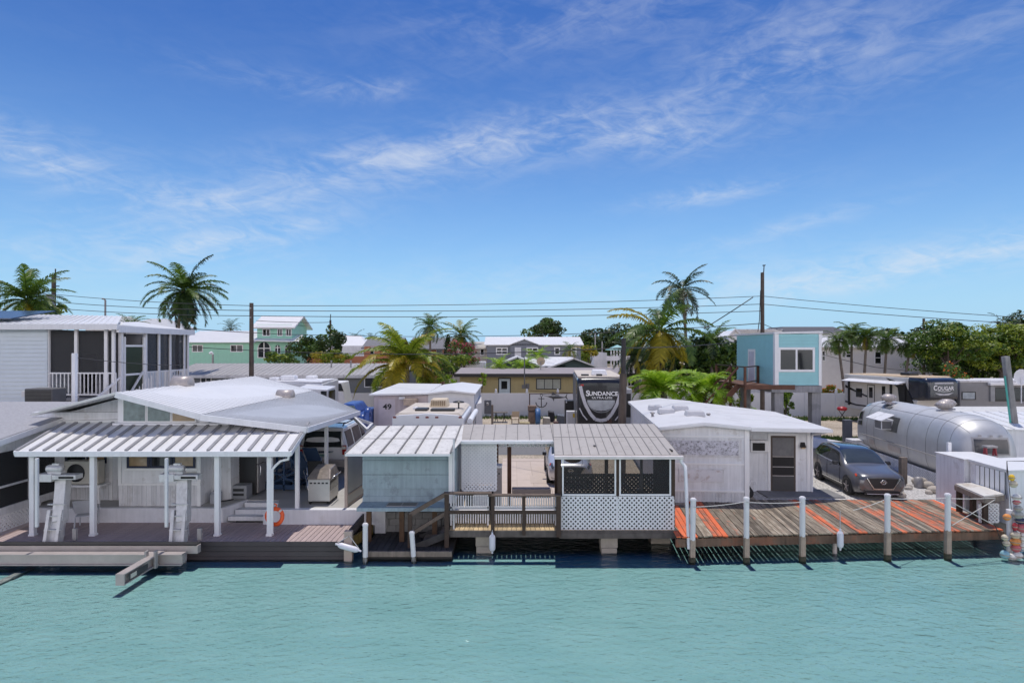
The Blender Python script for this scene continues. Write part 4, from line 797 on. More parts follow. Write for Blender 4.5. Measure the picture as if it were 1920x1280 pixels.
labs = ['white topped piling nearest the screened room downspout, tilted slightly', 'white topped piling in front of the white mobile home corner', 'white topped piling in front of the brown screen door', 'white topped piling in front of the grey car left side', 'white topped piling just left of the rough work table']
for (px, y0, y1, sp_), lb in zip(((1300, 933, 1052, 1012), (1399.5, 931, 1052, 1008), (1504.5, 930, 1050, 1005), (1664, 925, 1047, 997), (1777, 924, 1045, 994)), labs):
    D = (CAMZ - WATER) * FPX / (y1 - HZ); piling(px, y0, y1, D, lb, lean=-.05 if px == 1300 else 0, split=sp_, r=.078)
mb = MB(); x = gx(1565, 18.3); mb.tube([(x, 18.3, -1.5), (x, 18.3, -.1)], .065, 10); tag(mb.build('short_piling', M('bleached_stump', (.52, .46, .43), .85, var=.15)), 'short bleached piling under the dock edge beside hanging fender', 'piling')
fender(at(1575.5, 1011, 17.85), (0, 0, 1), 'dingy white fender hanging over the weathered dock edge below car', [(at(1575, 957, 17.95), 1)], .5, .088)
rope_m = M('pale_rope', (.55, .53, .5), .8)
def rope(a, b, sag, lab, r=.012, name='mooring_rope', cat='rope', mat=None, group=None):
    a, b = V(a), V(b); mb = MB(); mb.tube([a.lerp(b, t/14) - V((0, 0, sag*4*(t/14)*(1 - t/14))) for t in range(15)], r, 5); return tag(mb.build(name, mat or rope_m), lab, cat, group)
rope(at(1300, 950, 17.5), at(1399, 940, 17.5), .03, 'pale rope between the two pilings left of the white mobile home corner')
rope(at(1400, 941, 17.5), at(1504, 941, 17.6), .03, 'pale rope strung past the brown screen door between two pilings')
rope(at(1600, 956, 17.9), at(1664, 934, 17.8), .03, 'pale rope rising from the dock to the piling left of the car nose')
rope(at(1664, 934, 17.8), at(1777, 933, 17.85), .03, 'pale rope level across dock in front of the car grille')
rope(at(1665, 934, 17.8), at(1705, 960, 18.3), .0, 'short pale rope slanting down to the dock in front of the car')
rope(at(1779, 934, 17.85), at(1866, 933, 18.1), .02, 'level pale rope from last piling to the work table leg')
rope(at(1779, 938, 17.85), at(1862, 983, 18.1), .0, 'pale rope descending across the work table opening')
rope(at(1786, 984, 17.85), at(1866, 936, 18.1), .0, 'pale rope rising across the work table opening')
# ------------------------------------------------------------------ white mobile home with addition
RZ = radians(-4.8)                                   # the right-hand lots stand a few degrees off the canal's normal
mh = thing('mobile_home', 'weathered white mobile home with boarded window and side addition behind orange dock', 'house', (5.3, 21.75, 0), RZ)
mb = MB(); mb.prism([(0, 0, .0), (2.92, 0, .0), (2.92, 0, 2.62), (1.46, 0, 2.78), (0, 0, 2.62)], (0, 10, 0))
lap(mb, (0, -.0, .42), (1, 0, 0), 2.92, 2.6, .44, .012); mb.build('wall', white_wall, mh, True)
mb = MB(); ribwall(mb, (0, -.01, 0), (1, 0, 0), 2.92, .42, .11, .012, .02); mb.build('skirt', dirty_white, mh, True)
mb = MB(); mb.hexa([(-.1, -.18, 2.62), (1.46, -.18, 2.8), (1.46, 10.1, 2.8), (-.1, 10.1, 2.62), (-.1, -.18, 2.68), (1.46, -.18, 2.86), (1.46, 10.1, 2.86), (-.1, 10.1, 2.68)])
mb.hexa([(1.46, -.18, 2.8), (3.02, -.18, 2.66), (3.02, 10.1, 2.66), (1.46, 10.1, 2.8), (1.46, -.18, 2.86), (3.02, -.18, 2.72), (3.02, 10.1, 2.72), (1.46, 10.1, 2.86)])
mb.hexa([(3.02, -.18, 2.62), (6.28, 1.15, 2.42), (6.28, 7.2, 2.42), (3.02, 10.0, 2.62), (3.02, -.18, 2.705), (6.28, 1.15, 2.5), (6.28, 7.2, 2.5), (3.02, 10.0, 2.705)])
for y in (2.6, 4.8, 7.0): mb.bar((3.02, y, 2.706), (6.2, y, 2.506), .04, .012)
mb.build('roof', M('white_coated_roof', (.62, .62, .63), .55, var=.07, sc=.8, stain=(.47, .465, .46), stain_amt=.3), mh, True)
mb = MB(); mb.bar((-.1, -.2, 2.61), (1.46, -.2, 2.79), .04, .09); mb.bar((1.46, -.2, 2.79), (3.04, -.2, 2.65), .04, .09); mb.bar((3.04, -.2, 2.63), (6.3, 1.12, 2.43), .05, .12); mb.bar((-.11, -.2, 2.62), (-.11, 10.1, 2.62), .05, .1); mb.build('fascia', white_trim, mh, True)
for x, y, s in ((.55, 5.2, .3), (.75, 3.55, .34), (1.42, 4.1, .33), (1.6, 2.1, .37)):
    mb = MB(); z = 2.66 + min(x, 2.92 - x)*.123; mb.hexa([(x - s, y - .25, z), (x + s, y - .25, z), (x + s, y + .35, z), (x - s, y + .35, z), (x - s*.85, y - .2, z + .22), (x + s*.85, y - .2, z + .22), (x + s*.85, y + .3, z + .22), (x - s*.85, y + .3, z + .22)]); mb.build('roof_vent', M('vent_grey_white', (.52, .52, .54), .6, var=.1), mh, True, .05)
for x, y in ((.1, 2.9), (2.25, 2.7)): mb = MB(); mb.lathe([(.05, 0), (.05, .12), (.09, .12), (.09, .17), (.01, .19)], (x, y, 2.7), 10); mb.build('plumbing_vent', alu_dull, mh, True)
mb = MB(); mb.box(.1, 2.75, -.04, -.012, 1.62, 2.28); o = mb.build('window_frame', dirty_white, mh, True)
mb = MB(); mb.box(.2, 2.65, -.05, -.038, 1.70, 2.2); mb.build('peeling_board', M('peeling_plywood', (.60, .60, .66), .8, var=.25, sc=5, stain=(.09, .085, .09), stain_amt=.6, stain_sc=13, bump=.4), o, True)
mb = MB(); mb.box(.6, 2.15, -.03, -.012, .72, 1.2); mb.cur = 1; mb.box(.64, 2.11, -.036, -.028, .76, 1.16); mb.build('access_panel', [dirty_white, M('rust_spotted_white', (.66, .66, .69), .6, stain=(.3, .18, .12), stain_amt=.35, stain_sc=3)], mh, True)
mb = MB(); mb.box(.0, 2.92, -.035, -.012, 1.36, 1.41); mb.box(0, 2.92, -.03, -.01, 2.32, 2.37); mb.box(0, 2.92, -.035, -.01, .40, .46); mb.build('trim_strip', white_trim, mh, True)
mb = MB(); mb.box(2.86, 3.02, -.05, .03, .0, 2.64); mb.build('corner_post', white_trim, mh, True)
AY = 1.9
mb = MB(); mb.prism([(2.92, AY, 0), (5.78, AY, 0), (5.78, AY, 2.43), (2.92, AY, 2.62)], (0, 5.2, 0)); ribwall(mb, (2.92, AY, .02), (1, 0, 0), 1.62, 2.5, .2, .008, .006); ribwall(mb, (5.27, AY, .02), (1, 0, 0), .51, 2.42, .2, .008, .006); mb.build('addition_wall', white_wall, mh, True)
mb = MB(); mb.box(5.7, 5.82, AY - .03, AY + .05, 0, 2.4); mb.build('addition_corner', white_trim, mh, True)
d = MB(); d.box(4.36, 5.28, AY - .03, AY - .005, .0, 2.14); dr = d.build('screen_door', M('brown_door_frame', (.075, .055, .045), .6, var=.2), mh, True)
for z0, z1, mt in ((1.38, 2.06, M('grey_screen_panel', (.13, .13, .14), .5, var=.3, sc=4)), (.66, 1.32, screen_dark), (.08, .60, M('dark_kick_panel', (.05, .05, .052), .5))): mb = MB(); mb.box(4.43, 5.21, AY - .04, AY - .028, z0, z1); mb.build('panel', mt, dr, True)
mb = MB(); mb.box(4.43, 5.21, AY - .05, AY - .03, .95, .98); mb.box(4.43, 5.21, AY - .05, AY - .03, 1.335, 1.365); mb.box(4.43, 5.21, AY - .05, AY - .03, .61, .64); mb.build('cross_bar', alu_dull, dr, True)
mb = MB(); mb.box(4.27, 4.36, AY - .035, AY, 0, 2.22); mb.box(5.28, 5.36, AY - .035, AY, 0, 2.22); mb.box(4.27, 5.36, AY - .036, AY, 2.14, 2.22); mb.build('door_casing', white_trim, mh, True)
mb = MB(); mb.box(3.56, 4.22, AY - .26, AY, 1.55, 1.98); ac = mb.build('window_unit', white, mh, True, .02); mb = MB(); mb.box(3.63, 4.08, AY - .275, AY - .258, 1.6, 1.89); mb.build('grille', screen_dark, ac, True)
mb = MB(); mb.hexa([(5.44, AY - .16, 1.72), (5.62, AY - .16, 1.72), (5.62, AY, 1.72), (5.44, AY, 1.72), (5.46, AY - .05, 1.9), (5.6, AY - .05, 1.9), (5.6, AY, 1.9), (5.46, AY, 1.9)]); o = mb.build('wall_lamp', black, mh, True); mb = MB(); mb.box(5.46, 5.6, AY - .14, AY - .03, 1.67, 1.72); mb.build('bulb_glass', M('amber_glass', (.5, .35, .2), .2), o, True)
mb = MB(); mb.tube([(6.2, 1.3, 2.38), (6.0, 1.5, 2.28), (5.9, AY, 2.2), (5.88, AY, 2.05), (5.88, AY, .05)], .045, 8); mb.build('downspout', white_trim, mh, True)
# left flank: windows of the long side
for y in (3.2, 3.9): mb = MB(); mb.box(-.03, -.01, y, y + .35, 1.2, 2.1); mb.build('side_window', glass, mh, True)
mb = MB()
for k in range(16): mb.box(-.016, -.002, .1 + k*.6, .14 + k*.6, .4, 2.6)
mb.build('side_batten', white_trim, mh, True)
bg_ = thing('garden_hose_reel', 'black hose heap with white hook end at mobile home corner', 'hose reel', at(1401, 930, 22.3)); c = at(1401, 922, 22.3)
mb = MB(); c.z = .22
for k in range(4): mb.tube([c + V((.2*cos(t)*(1 - .12*k), .12*sin(t), .16*sin(t) + .03*k)) for t in [2*pi*i/16 for i in range(17)]], .035, 6, False)
mb.build('coil', rubber, bg_); mb = MB(); mb.tube([c + V((.05, 0, .2)), c + V((.15, 0, .42)), c + V((.3, 0, .4)), c + V((.34, 0, .28))], .02, 6); mb.build('hook', white, bg_)

# ------------------------------------------------------------------ riveted aluminium travel trailer
tr = thing('aluminium_travel_trailer', 'vintage rounded polished aluminium travel trailer on right lot', 'travel trailer', (17.75, 22.6, 0), radians(-6.5))
def sec(y, s, zt, zb, hw):   # half sections: bottom, lower side, belt, shoulder, top
    h = zt - zb; pr = [(hw*.80*s, zb), (hw*.96*s, zb + h*.16), (hw*s, zb + h*.40), (hw*.97*s, zb + h*.62), (hw*.80*s, zb + h*.84), (hw*.44*s, zb + h*.965), (0, zb + h)]
    return [(-x, y, z) for x, z in pr] + [(x, y, z) for x, z in reversed(pr[:-1])]
rows = [sec(.0, .30, 1.75, .95, 1.2), sec(.06, .55, 2.12, .72, 1.2), sec(.28, .80, 2.46, .55, 1.2), sec(.75, .94, 2.72, .47, 1.2), sec(1.5, .99, 2.84, .44, 1.2), sec(2.6, 1, 2.86, .44, 1.2), sec(4.4, 1, 2.86, .44, 1.2), sec(6.2, 1, 2.86, .44, 1.2), sec(7.5, 1, 2.85, .44, 1.2), sec(8.3, .97, 2.76, .47, 1.2), sec(8.85, .84, 2.5, .55, 1.2), sec(9.1, .6, 2.15, .75, 1.2), sec(9.16, .3, 1.75, .95, 1.2)]
lf = Loft(rows); mb = MB(); lf.grid(mb, 4, 4)
skin = M('polished_aluminium_skin', (.50, .505, .515), .5, metal=.45, var=.10, sc=2.2, bump=.12, bsc=5, stain=(.5, .5, .51), stain_amt=.35)
mb.build('shell', skin, tr, True)
SG = -1
def lp(c, name, mat, parent=tr, off=.014, n=8, k=5): mb = MB(); lf.patch(mb, c, off, n, k, SG); return mb.build(name, mat, parent, True)
# v: 0 bottom-left side ... 6 roof ... 12 bottom-right; u: 0 near end
from mathutils.bvhtree import BVHTree
tree_ = BVHTree.FromPolygons([V(p) for p in mb.v], [f for f in mb.f])
def endpatch(x0, x1, z0, z1, off, name, mat, par):
    q = MB(); n, k = 14, 6; vs = []
    for i in range(n + 1):
        for j in range(k + 1):
            x, z = x0 + (x1 - x0)*i/n, z0 + (z1 - z0)*j/k; h_ = tree_.ray_cast(V((x, -3, z)), V((0, 1, 0))); vs.append(V((x, (h_[0].y if h_[0] else .5) - off, z)))
    q.add(vs, [(i*(k+1)+j, (i+1)*(k+1)+j, (i+1)*(k+1)+j+1, i*(k+1)+j+1) for i in range(n) for j in range(k)], True); return q.build(name, mat, par, True)
o = endpatch(-.68, .58, 1.50, 2.14, .012, 'end_window_frame', alu_dull, tr); endpatch(-.62, .52, 1.56, 2.08, .024, 'pane', M('grey_reflecting_glass', (.07, .07, .075), .15, var=.2), o)
for x in (-.42, -.05, .3): endpatch(x - .05, x + .05, 2.17, 2.24, .05, 'marker_lamp', alu_dull, tr)
o = lp(((8.35, 2.35), (9.25, 2.35), (9.3, 3.75), (8.5, 3.75)), 'side_window_frame', alu_dull); lp(((8.45, 2.95), (9.15, 2.95), (9.2, 3.65), (8.58, 3.65)), 'pane', glass, o, off=.02); lp(((8.42, 2.42), (9.15, 2.42), (9.15, 2.82), (8.46, 2.82)), 'lower_pane', glass, o, off=.02)
lp(((8.55, 4.3), (9.3, 4.3), (9.35, 4.75), (8.6, 4.75)), 'skylight', M('pale_blue_skylight', (.32, .46, .55), .15), off=.015)
o = lp(((6.05, 2.5), (7.0, 2.5), (7.0, 3.7), (6.05, 3.7)), 'awning_window', M('dim_window', (.07, .075, .08), .3))
mb = MB(); q = lf.S(6.5, 2.6); mb.box(q.x - .42, q.x + .1, q.y - .35, q.y + .3, q.z + .02, q.z + .48); ac = mb.build('window_unit', white, tr, True, .02); mb = MB(); mb.box(q.x - .435, q.x - .42, q.y - .3, q.y + .25, q.z + .06, q.z + .4); mb.box(q.x - .4, q.x, q.y - .365, q.y - .35, q.z + .06, q.z + .4); mb.build('grille', M('grey_grille', (.16, .16, .17), .6), ac, True)
mb = MB(); a_, b_ = q.x, q.y; mb.hexa([(a_ - .62, b_ - .75, q.z + .45), (a_ - .05, b_ - .75, q.z + .72), (a_ - .05, b_ + .75, q.z + .72), (a_ - .62, b_ + .75, q.z + .45)] + [(a_ - .62, b_ - .75, q.z + .475), (a_ - .05, b_ - .75, q.z + .75), (a_ - .05, b_ + .75, q.z + .75), (a_ - .62, b_ + .75, q.z + .475)]); mb.build('window_hood', dirty_white, tr, True)
mb = MB(); pts = [lf.S(u/4, 1.62) + V((-.012, 0, 0)) for u in range(8, 37)]; mb.tube(pts, .018, 5, False); mb.build('belt_moulding', alu_dull, tr, True)
mb = MB()
for uu in (3.0, 3.9, 4.7, 5.6, 7.3, 7.9): mb.tube([lf.S(uu, v/4) + V((-.003, 0, .002)) for v in range(2, 40)], .0055, 4, False)
mb.tube([lf.S(u/4, 4.4) + V((-.004, 0, .004)) for u in range(8, 40)], .005, 4, False); mb.tube([lf.S(u/4, 7.6) + V((.004, 0, .004)) for u in range(8, 40)], .005, 4, False); mb.build('panel_seam', seam, tr, True)
lp(((3.5, .9), (4.0, .9), (4.0, 1.5), (3.5, 1.5)), 'access_hatch', M('beige_hatch', (.46, .40, .30), .6)); lp(((5.9, .95), (6.5, .95), (6.5, 1.45), (5.9, 1.45)), 'vent_hatch', alu); lp(((7.3, 1.0), (7.7, 1.0), (7.7, 1.4), (7.3, 1.4)), 'vent_hatch', alu); lp(((6.8, 4.35), (7.2, 4.35), (7.2, 4.7), (6.8, 4.7)), 'louvre', M('dark_louvre', (.12, .12, .12), .5), off=.03)
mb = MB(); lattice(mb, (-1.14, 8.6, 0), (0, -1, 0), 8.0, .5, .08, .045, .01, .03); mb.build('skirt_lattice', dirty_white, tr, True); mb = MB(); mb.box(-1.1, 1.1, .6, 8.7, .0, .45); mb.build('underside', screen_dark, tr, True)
for x, y in ((-.55, 6.6), (-.05, 3.0), (.55, 3.9)):
    t = [(.30, 0), (.30, .05), (.12, .08), (.16, .12), (.27, .16), (.33, .26), (.30, .36), (.18, .44), (.02, .46)]
    mb = MB(); mb.lathe(t, (x, y, 2.80), 16, smooth=True)
    for k in range(16): a = 2*pi*k/16; mb.tube([V((x, y, 2.93)) + V((cos(a)*.2, sin(a)*.2, 0)), V((x, y, 3.06)) + V((cos(a)*.355, sin(a)*.355, 0)), V((x, y, 3.22)) + V((cos(a)*.22, sin(a)*.22, 0))], .014, 4)
    mb.build('turbine_vent', alu, tr, True)
mb = MB(); mb.box(-.95, -.4, 8.7, 9.6, .05, .55); mb.build('tongue_box', dirty_white, tr, True, .03)

# ------------------------------------------------------------------ storage boxes, table, floats at the right edge
sb = thing('storage_cabinet', 'plain white storage cabinet on the dock nearest the grey car', 'cabinet', (15.8, 21.2, .0))
mb = MB(); mb.box(15.2, 16.5, 20.62, 22.0, .0, 1.70); mb.build('body', white_wall, sb, bevel=.012); mb = MB(); mb.box(15.17, 16.53, 20.59, 22.03, 1.70, 1.74); mb.build('lid', roof_white, sb, bevel=.01)
mb = MB(); mb.box(15.72, 15.84, 22.1, 22.2, 1.4, 2.05); mb.build('vent_pipe', white, sb)
ls = thing('louvred_locker', 'big white locker with vertical slatted side behind the work table and floats', 'locker', (16.5, 19.7, .0))
mb = MB(); mb.box(15.36, 18.4, 18.95, 20.56, .0, 1.66); mb.build('body', white_wall, ls, bevel=.01); mb = MB(); mb.hexa([(15.3, 18.88, 1.66), (18.4, 18.88, 1.66), (18.4, 20.58, 1.66), (15.3, 20.58, 1.66), (15.3, 18.88, 1.70), (18.4, 18.88, 1.80), (18.4, 20.58, 1.84), (15.3, 20.58, 1.74)]); mb.build('lid', roof_white, ls)
for k in range(6): mb = MB(); mb.box(15.325, 15.345, 19.1 + k*.205, 19.255 + k*.205, .9, 1.6); mb.build('slat', white_trim, ls)
mb = MB(); mb.box(15.35, 15.358, 19.08, 20.32, .9, 1.6); mb.build('gap_backing', screen_dark, ls)
ws = thing('ribbed_roof_shed', 'white shed with ribbed sloping roof right of the aluminium trailer', 'shed', (21, 24, 0))
mb = MB(); mb.box(gx(1873, 24), 24, 24, 27, 0, 2.25); mb.build('wall', white_wall, ws); mb = MB(); ribroof(mb, (19.0, 23.9, 2.3), (23.5, 23.9, 2.2), (23.9, 27.2, 2.62), (19.3, 27.2, 2.62), 8, .04, .05); mb.build('roof', roof_white, ws)
wt = thing('work_table', 'rough white topped work table on dark legs at dock corner', 'table', (14.4, 18.9, .05))
T0, T1, T2, T3 = at(1791, 908, 20.3), at(1845, 928, 18.6), at(1882, 928, 18.9), at(1826, 905, 20.46); zt = .98
P4 = [V((q.x, q.y, zt)) for q in (T0, T1, T2, T3)]
mb = MB(); mb.slab(P4, .05); mb.build('top', M('worn_white_top', (.62, .6, .56), .6, stain=(.3, .22, .14), stain_amt=.45), wt)
mb = MB()
for i in range(4): a, b_ = P4[i], P4[(i + 1) % 4]; mb.bar(a - V((0, 0, .13)), b_ - V((0, 0, .13)), .05, .16)
mb.build('apron', old_wood, wt)
for q in (P4[0] + V((.14, .0, 0)), P4[0].lerp(P4[1], .5) + V((.2, .1, 0)), P4[3] + V((-.06, -.05, 0)), P4[1].lerp(P4[2], .35) + V((0, .25, 0))): mb = MB(); mb.box(q.x - .07, q.x + .07, q.y - .06, q.y + .06, .05, zt - .06); mb.build('leg', dark_wood, wt)
tp = thing('table_post', 'white sleeved piling holding the outer corner of the work table', 'piling', (P4[2].x, 18.3, -1.6), 0)
mb = MB(); mb.box(P4[2].x - .16, P4[2].x + .0, 18.22, 18.38, -1.5, .93); mb.build('sleeve', pvc, tp, bevel=.02)
mb = MB(); lattice(mb, (gx(1835, 19), 19.0, .06), (1, 0, 0), .62, .6, .08, .04, .01, .02); tag(mb.build('lattice_scrap', white), 'small white lattice scrap under the work table', 'lattice')
sl = thing('step_ladder', 'red fibreglass step ladder with aluminium top behind white locker', 'ladder', (gx(1857, 21.6), 21.9, .0))
c = V((gx(1857, 21.9), 21.9, 0)); redm = M('faded_red', (.33, .05, .06), .6, var=.15)
for s in (-1, 1): mb = MB(); mb.bar(c + V((s*.22, -.3, 0)), c + V((s*.16, 0, 1.9)), .04, .07); mb.bar(c + V((s*.22, .35, 0)), c + V((s*.16, .05, 1.9)), .04, .05); mb.build('side_rail', redm, sl)
for z in (.9, 1.25, 1.6): mb = MB(); mb.box(c.x - .2, c.x + .2, c.y - .2 + (z - 1)*.12, c.y - .1 + (z - 1)*.12, z, z + .03); mb.build('step', alu, sl)
mb = MB(); mb.box(c.x - .2, c.x + .2, c.y - .1, c.y + .15, 1.9, 1.97); mb.build('top_cap', alu_dull, sl, bevel=.01)
fp = thing('float_post', 'grey sleeved post with blue grey wrap behind the hanging floats', 'post', (gx(1892, 18.1), 18.1, -1.6))
x = gx(1893, 18.1); mb = MB(); mb.tube([(x, 18.1, -1.5), (x, 18.1, .55)], .075, 12); mb.build('sleeve', pvc, fp); mb = MB(); mb.tube([(x, 18.1, .5), (x, 18.1, .7)], .09, 12); mb.build('cap', white, fp)
mb = MB(); mb.tube([at(1888, 935, 18.3), at(1888, 864, 18.3), at(1925, 864, 18.3)], .012, 6); tag(mb.build('wire_frame', black), 'thin black metal frame that the fishing floats hang from', 'frame')
cols = {'cream': (.62, .54, .40), 'white': (.68, .66, .62), 'yellow': (.75, .48, .03), 'orange': (.72, .28, .07), 'pink': (.52, .13, .14), 'grey': (.36, .37, .34), 'navy': (.03, .04, .09), 'blue': (.12, .28, .42), 'red': (.40, .04, .05), 'sky': (.25, .45, .52)}
floats = [(1897,895,9,11,'yellow','topmost, yellow'),(1900,907,12,12,'cream','cream, just under the yellow one'),(1906,932,14,11,'white','off white, second cluster'),(1906,941,12,8,'pink','brownish pink, under an off white one'),(1909,953,12,11,'grey','grey green, small'),(1888,969,12,11,'orange','orange and white, beside the post cap'),(1909,965,17,13,'grey','large grey, wide'),(1914,976,18,11,'navy','navy topped, wide'),(1916,989,17,15,'pink','big pink, at right edge'),(1903,987,8,14,'red','dark red, narrow'),(1904,1003,15,12,'cream','cream with a dark waist'),(1918,1004,11,12,'white','white, cut by the right edge'),(1904,1015,16,13,'orange','orange brown, banded'),(1918,1012,10,13,'white','white, cut by right edge, lower'),(1905,1027,15,13,'pink','crimson, round'),(1917,1024,11,13,'white','white, right of crimson one'),(1915,1031,7,8,'blue','small blue'),(1884,1007,10,10,'cream','cream, left low, upper of two'),(1887,1018,11,10,'cream','cream, left low, lower of two'),(1884,1039,14,14,'sky','pale blue, lowest left'),(1897,1044,17,12,'white','white, lowest, touching water'),(1908,1041,17,12,'white','white, second lowest at right')]
for k, (px, py, rw, rh, cn, lb) in enumerate(floats):
    D = 17.95 - .006*k; c = at(px, py, D); t = thing('fishing_float', 'old fishing float hung at the dock corner: ' + lb, 'float', c, 0, 'fishing floats hung at the dock corner')
    sx, sz = rw*.57/FPX*D, rh*.57/FPX*D; mb = MB(); mb.ell(c, (sx, min(sx, sz), sz), 12, 8); mb.build('ball', M('float_' + cn, cols[cn], .6, var=.25, sc=8), t)
    mb = MB(); mb.lathe([(sx*.99 + .004, -.012), (sx*.99 + .008, 0), (sx*.99 + .004, .012)], c, 12); mb.build('band', M('float_band', (.35, .28, .22), .7, var=.3), t)
rope(at(1888, 866, 18.28), at(1905, 1045, 17.95), .0, 'dark rope threaded down through the fishing floats', .01, mat=black); rope(at(1866, 985, 18.2), at(1886, 1040, 18.0), -.02, 'black rope looping down to the low left floats', .012, mat=black)
R = random.Random(31)
for k in range(22):
    x, y = R.uniform(14.4, 16.4), R.uniform(22.4, 25.2); x -= (25.2 - y)*.12; s_ = R.uniform(.07, .17); mb = MB(); mb.ell((x, y, s_*.5), (s_*R.uniform(.8, 1.4), s_, s_*.7), 9, 6); tag(mb.build('rubble_stone', M('pale_rubble', (.52, .47, .41), .9, var=.3, sc=6, bump=.4, bsc=25)), 'pale stone or shell in the rubble along trailer lattice skirt', 'stone', 'rubble along the trailer skirt')
# bits beside the trailer
R = random.Random(3); rock = M('beach_stone', (.47, .42, .36), .9, var=.2, sc=4)
for k, (px, py, lab) in enumerate(((1740, 909, 'round pale stone beside trailer lattice skirt'), (1752, 918, 'flat tan stone near the white storage cabinet'), (1724, 901, 'grey stone pile bit by trailer skirt, smallest'))):
    q = at(px, py, (CAMZ) * FPX / (py + 6 - HZ)); mb = MB(); mb.ell((q.x, q.y, .12), (.22 + .05*k, .2, .16)); tag(mb.build('stone', rock), lab, 'stone')
mb = MB(); q = at(1722, 905, 24); mb.tube([(q.x, q.y, 0), (q.x, q.y, .38), (q.x, q.y, .42)], [.16, .16, .05], 12); tag(mb.build('metal_can', alu_dull), 'dull metal can standing by the trailer lattice skirt', 'can')
mb = MB(); q = at(1693, 880, 24.5); mb.box(q.x - .12, q.x + .12, q.y - .1, q.y + .1, 0, 1.1); tag(mb.build('stub_post', old_wood, bevel=.01), 'short dark weathered post behind the grey car nose', 'post')
mb = MB(); q = V((18.2, 33.3, 0)); mb.box(q.x - .2, q.x + .2, q.y - .15, q.y + .15, 0, 1.55); tag(mb.build('meter_post', M('meter_grey', (.13, .135, .15), .6), bevel=.01), 'dark grey utility pedestal at far end of the aluminium trailer', 'pedestal')
mb = MB(); mb.box(17.0, 17.8, 30.6, 31.3, .0, .85); tag(mb.build('utility_box', dirty_white, bevel=.03), 'low white box between the grey car and aluminium trailer', 'box')
# ------------------------------------------------------------------ vegetation
fresh = leaf_mat('coconut_leaf', (.035, .085, .012), (.13, .21, .028), .4)
olive = leaf_mat('coconut_leaf_yellowing', (.26, .24, .022), (.52, .42, .04), .45)
dead = leaf_mat('coconut_leaf_dry', (.20, .13, .05), (.34, .24, .10), .3)
bright = leaf_mat('bright_palm_leaf', (.17, .34, .012), (.40, .56, .045), .45)
deep = leaf_mat('dark_palm_leaf', (.018, .040, .012), (.05, .085, .02), .25)
bush_g = leaf_mat('bush_leaf', (.035, .09, .012), (.14, .23, .03), .4)
bush_y = leaf_mat('yellow_green_leaf', (.10, .18, .014), (.34, .40, .04), .4)
bush_d = leaf_mat('dark_tree_leaf', (.018, .045, .010), (.06, .10, .02), .3)
pinkfl = leaf_mat('bougainvillea', (.35, .02, .06), (.50, .05, .12), .3)
redfl = leaf_mat('orange_blossom', (.60, .10, .01), (.65, .22, .03), .3)
coco = M('coconut', (.20, .12, .03), .6)
def frond(mb, base, azm, el0, droop, Ln, width, R, slot=0, pairs=24, hang=.5, wind=0., thick=.0175):
    d = V((cos(azm), sin(azm), 0)); p = V(base); seg = 10; pts = [p.copy()]; dirs = []
    for i in range(seg):
        t = (i + .5) / seg; e = el0 - droop * t ** 1.2; dd = d * cos(e) + V((0, 0, sin(e))); dd += V((wind * t, 0, 0)); dd.normalize(); dirs.append(dd); p = p + dd * Ln / seg; pts.append(p.copy())
    mb.cur = slot; mb.tube(pts, [Ln*.011*(1 - .8*i/seg) for i in range(seg + 1)], 4, False, False)
    for k in range(pairs):
        t = .10 + .90 * (k + R.random()*.5) / pairs; f = t * seg; i = min(int(f), seg - 1); q = pts[i].lerp(pts[i + 1], f - i); dd = dirs[i]
        side = dd.cross(V((0, 0, 1))); side = side.normalized() if side.length > .05 else V((-d.y, d.x, 0)); upn = side.cross(dd)
        ll = width * (sin(pi * min(1, .12 + .86*t))) ** .6 * R.uniform(.8, 1.1); w0 = Ln * thick
        for sg in (-1, 1):
            if R.random() < .06: continue
            v = (side*sg*.85 + dd*(.45 + .5*t) + upn*R.uniform(.05, .3)).normalized(); m_ = q + v*ll*.5; e_ = m_ + (v + V((0, 0, -hang*R.uniform(.7, 1.3)))).normalized()*ll*.5
            wv = dd * w0; mb.add([q - wv, q + wv, m_ + wv*.8, m_ - wv*.8, e_], [(0, 1, 2, 3), (3, 2, 4)], False)
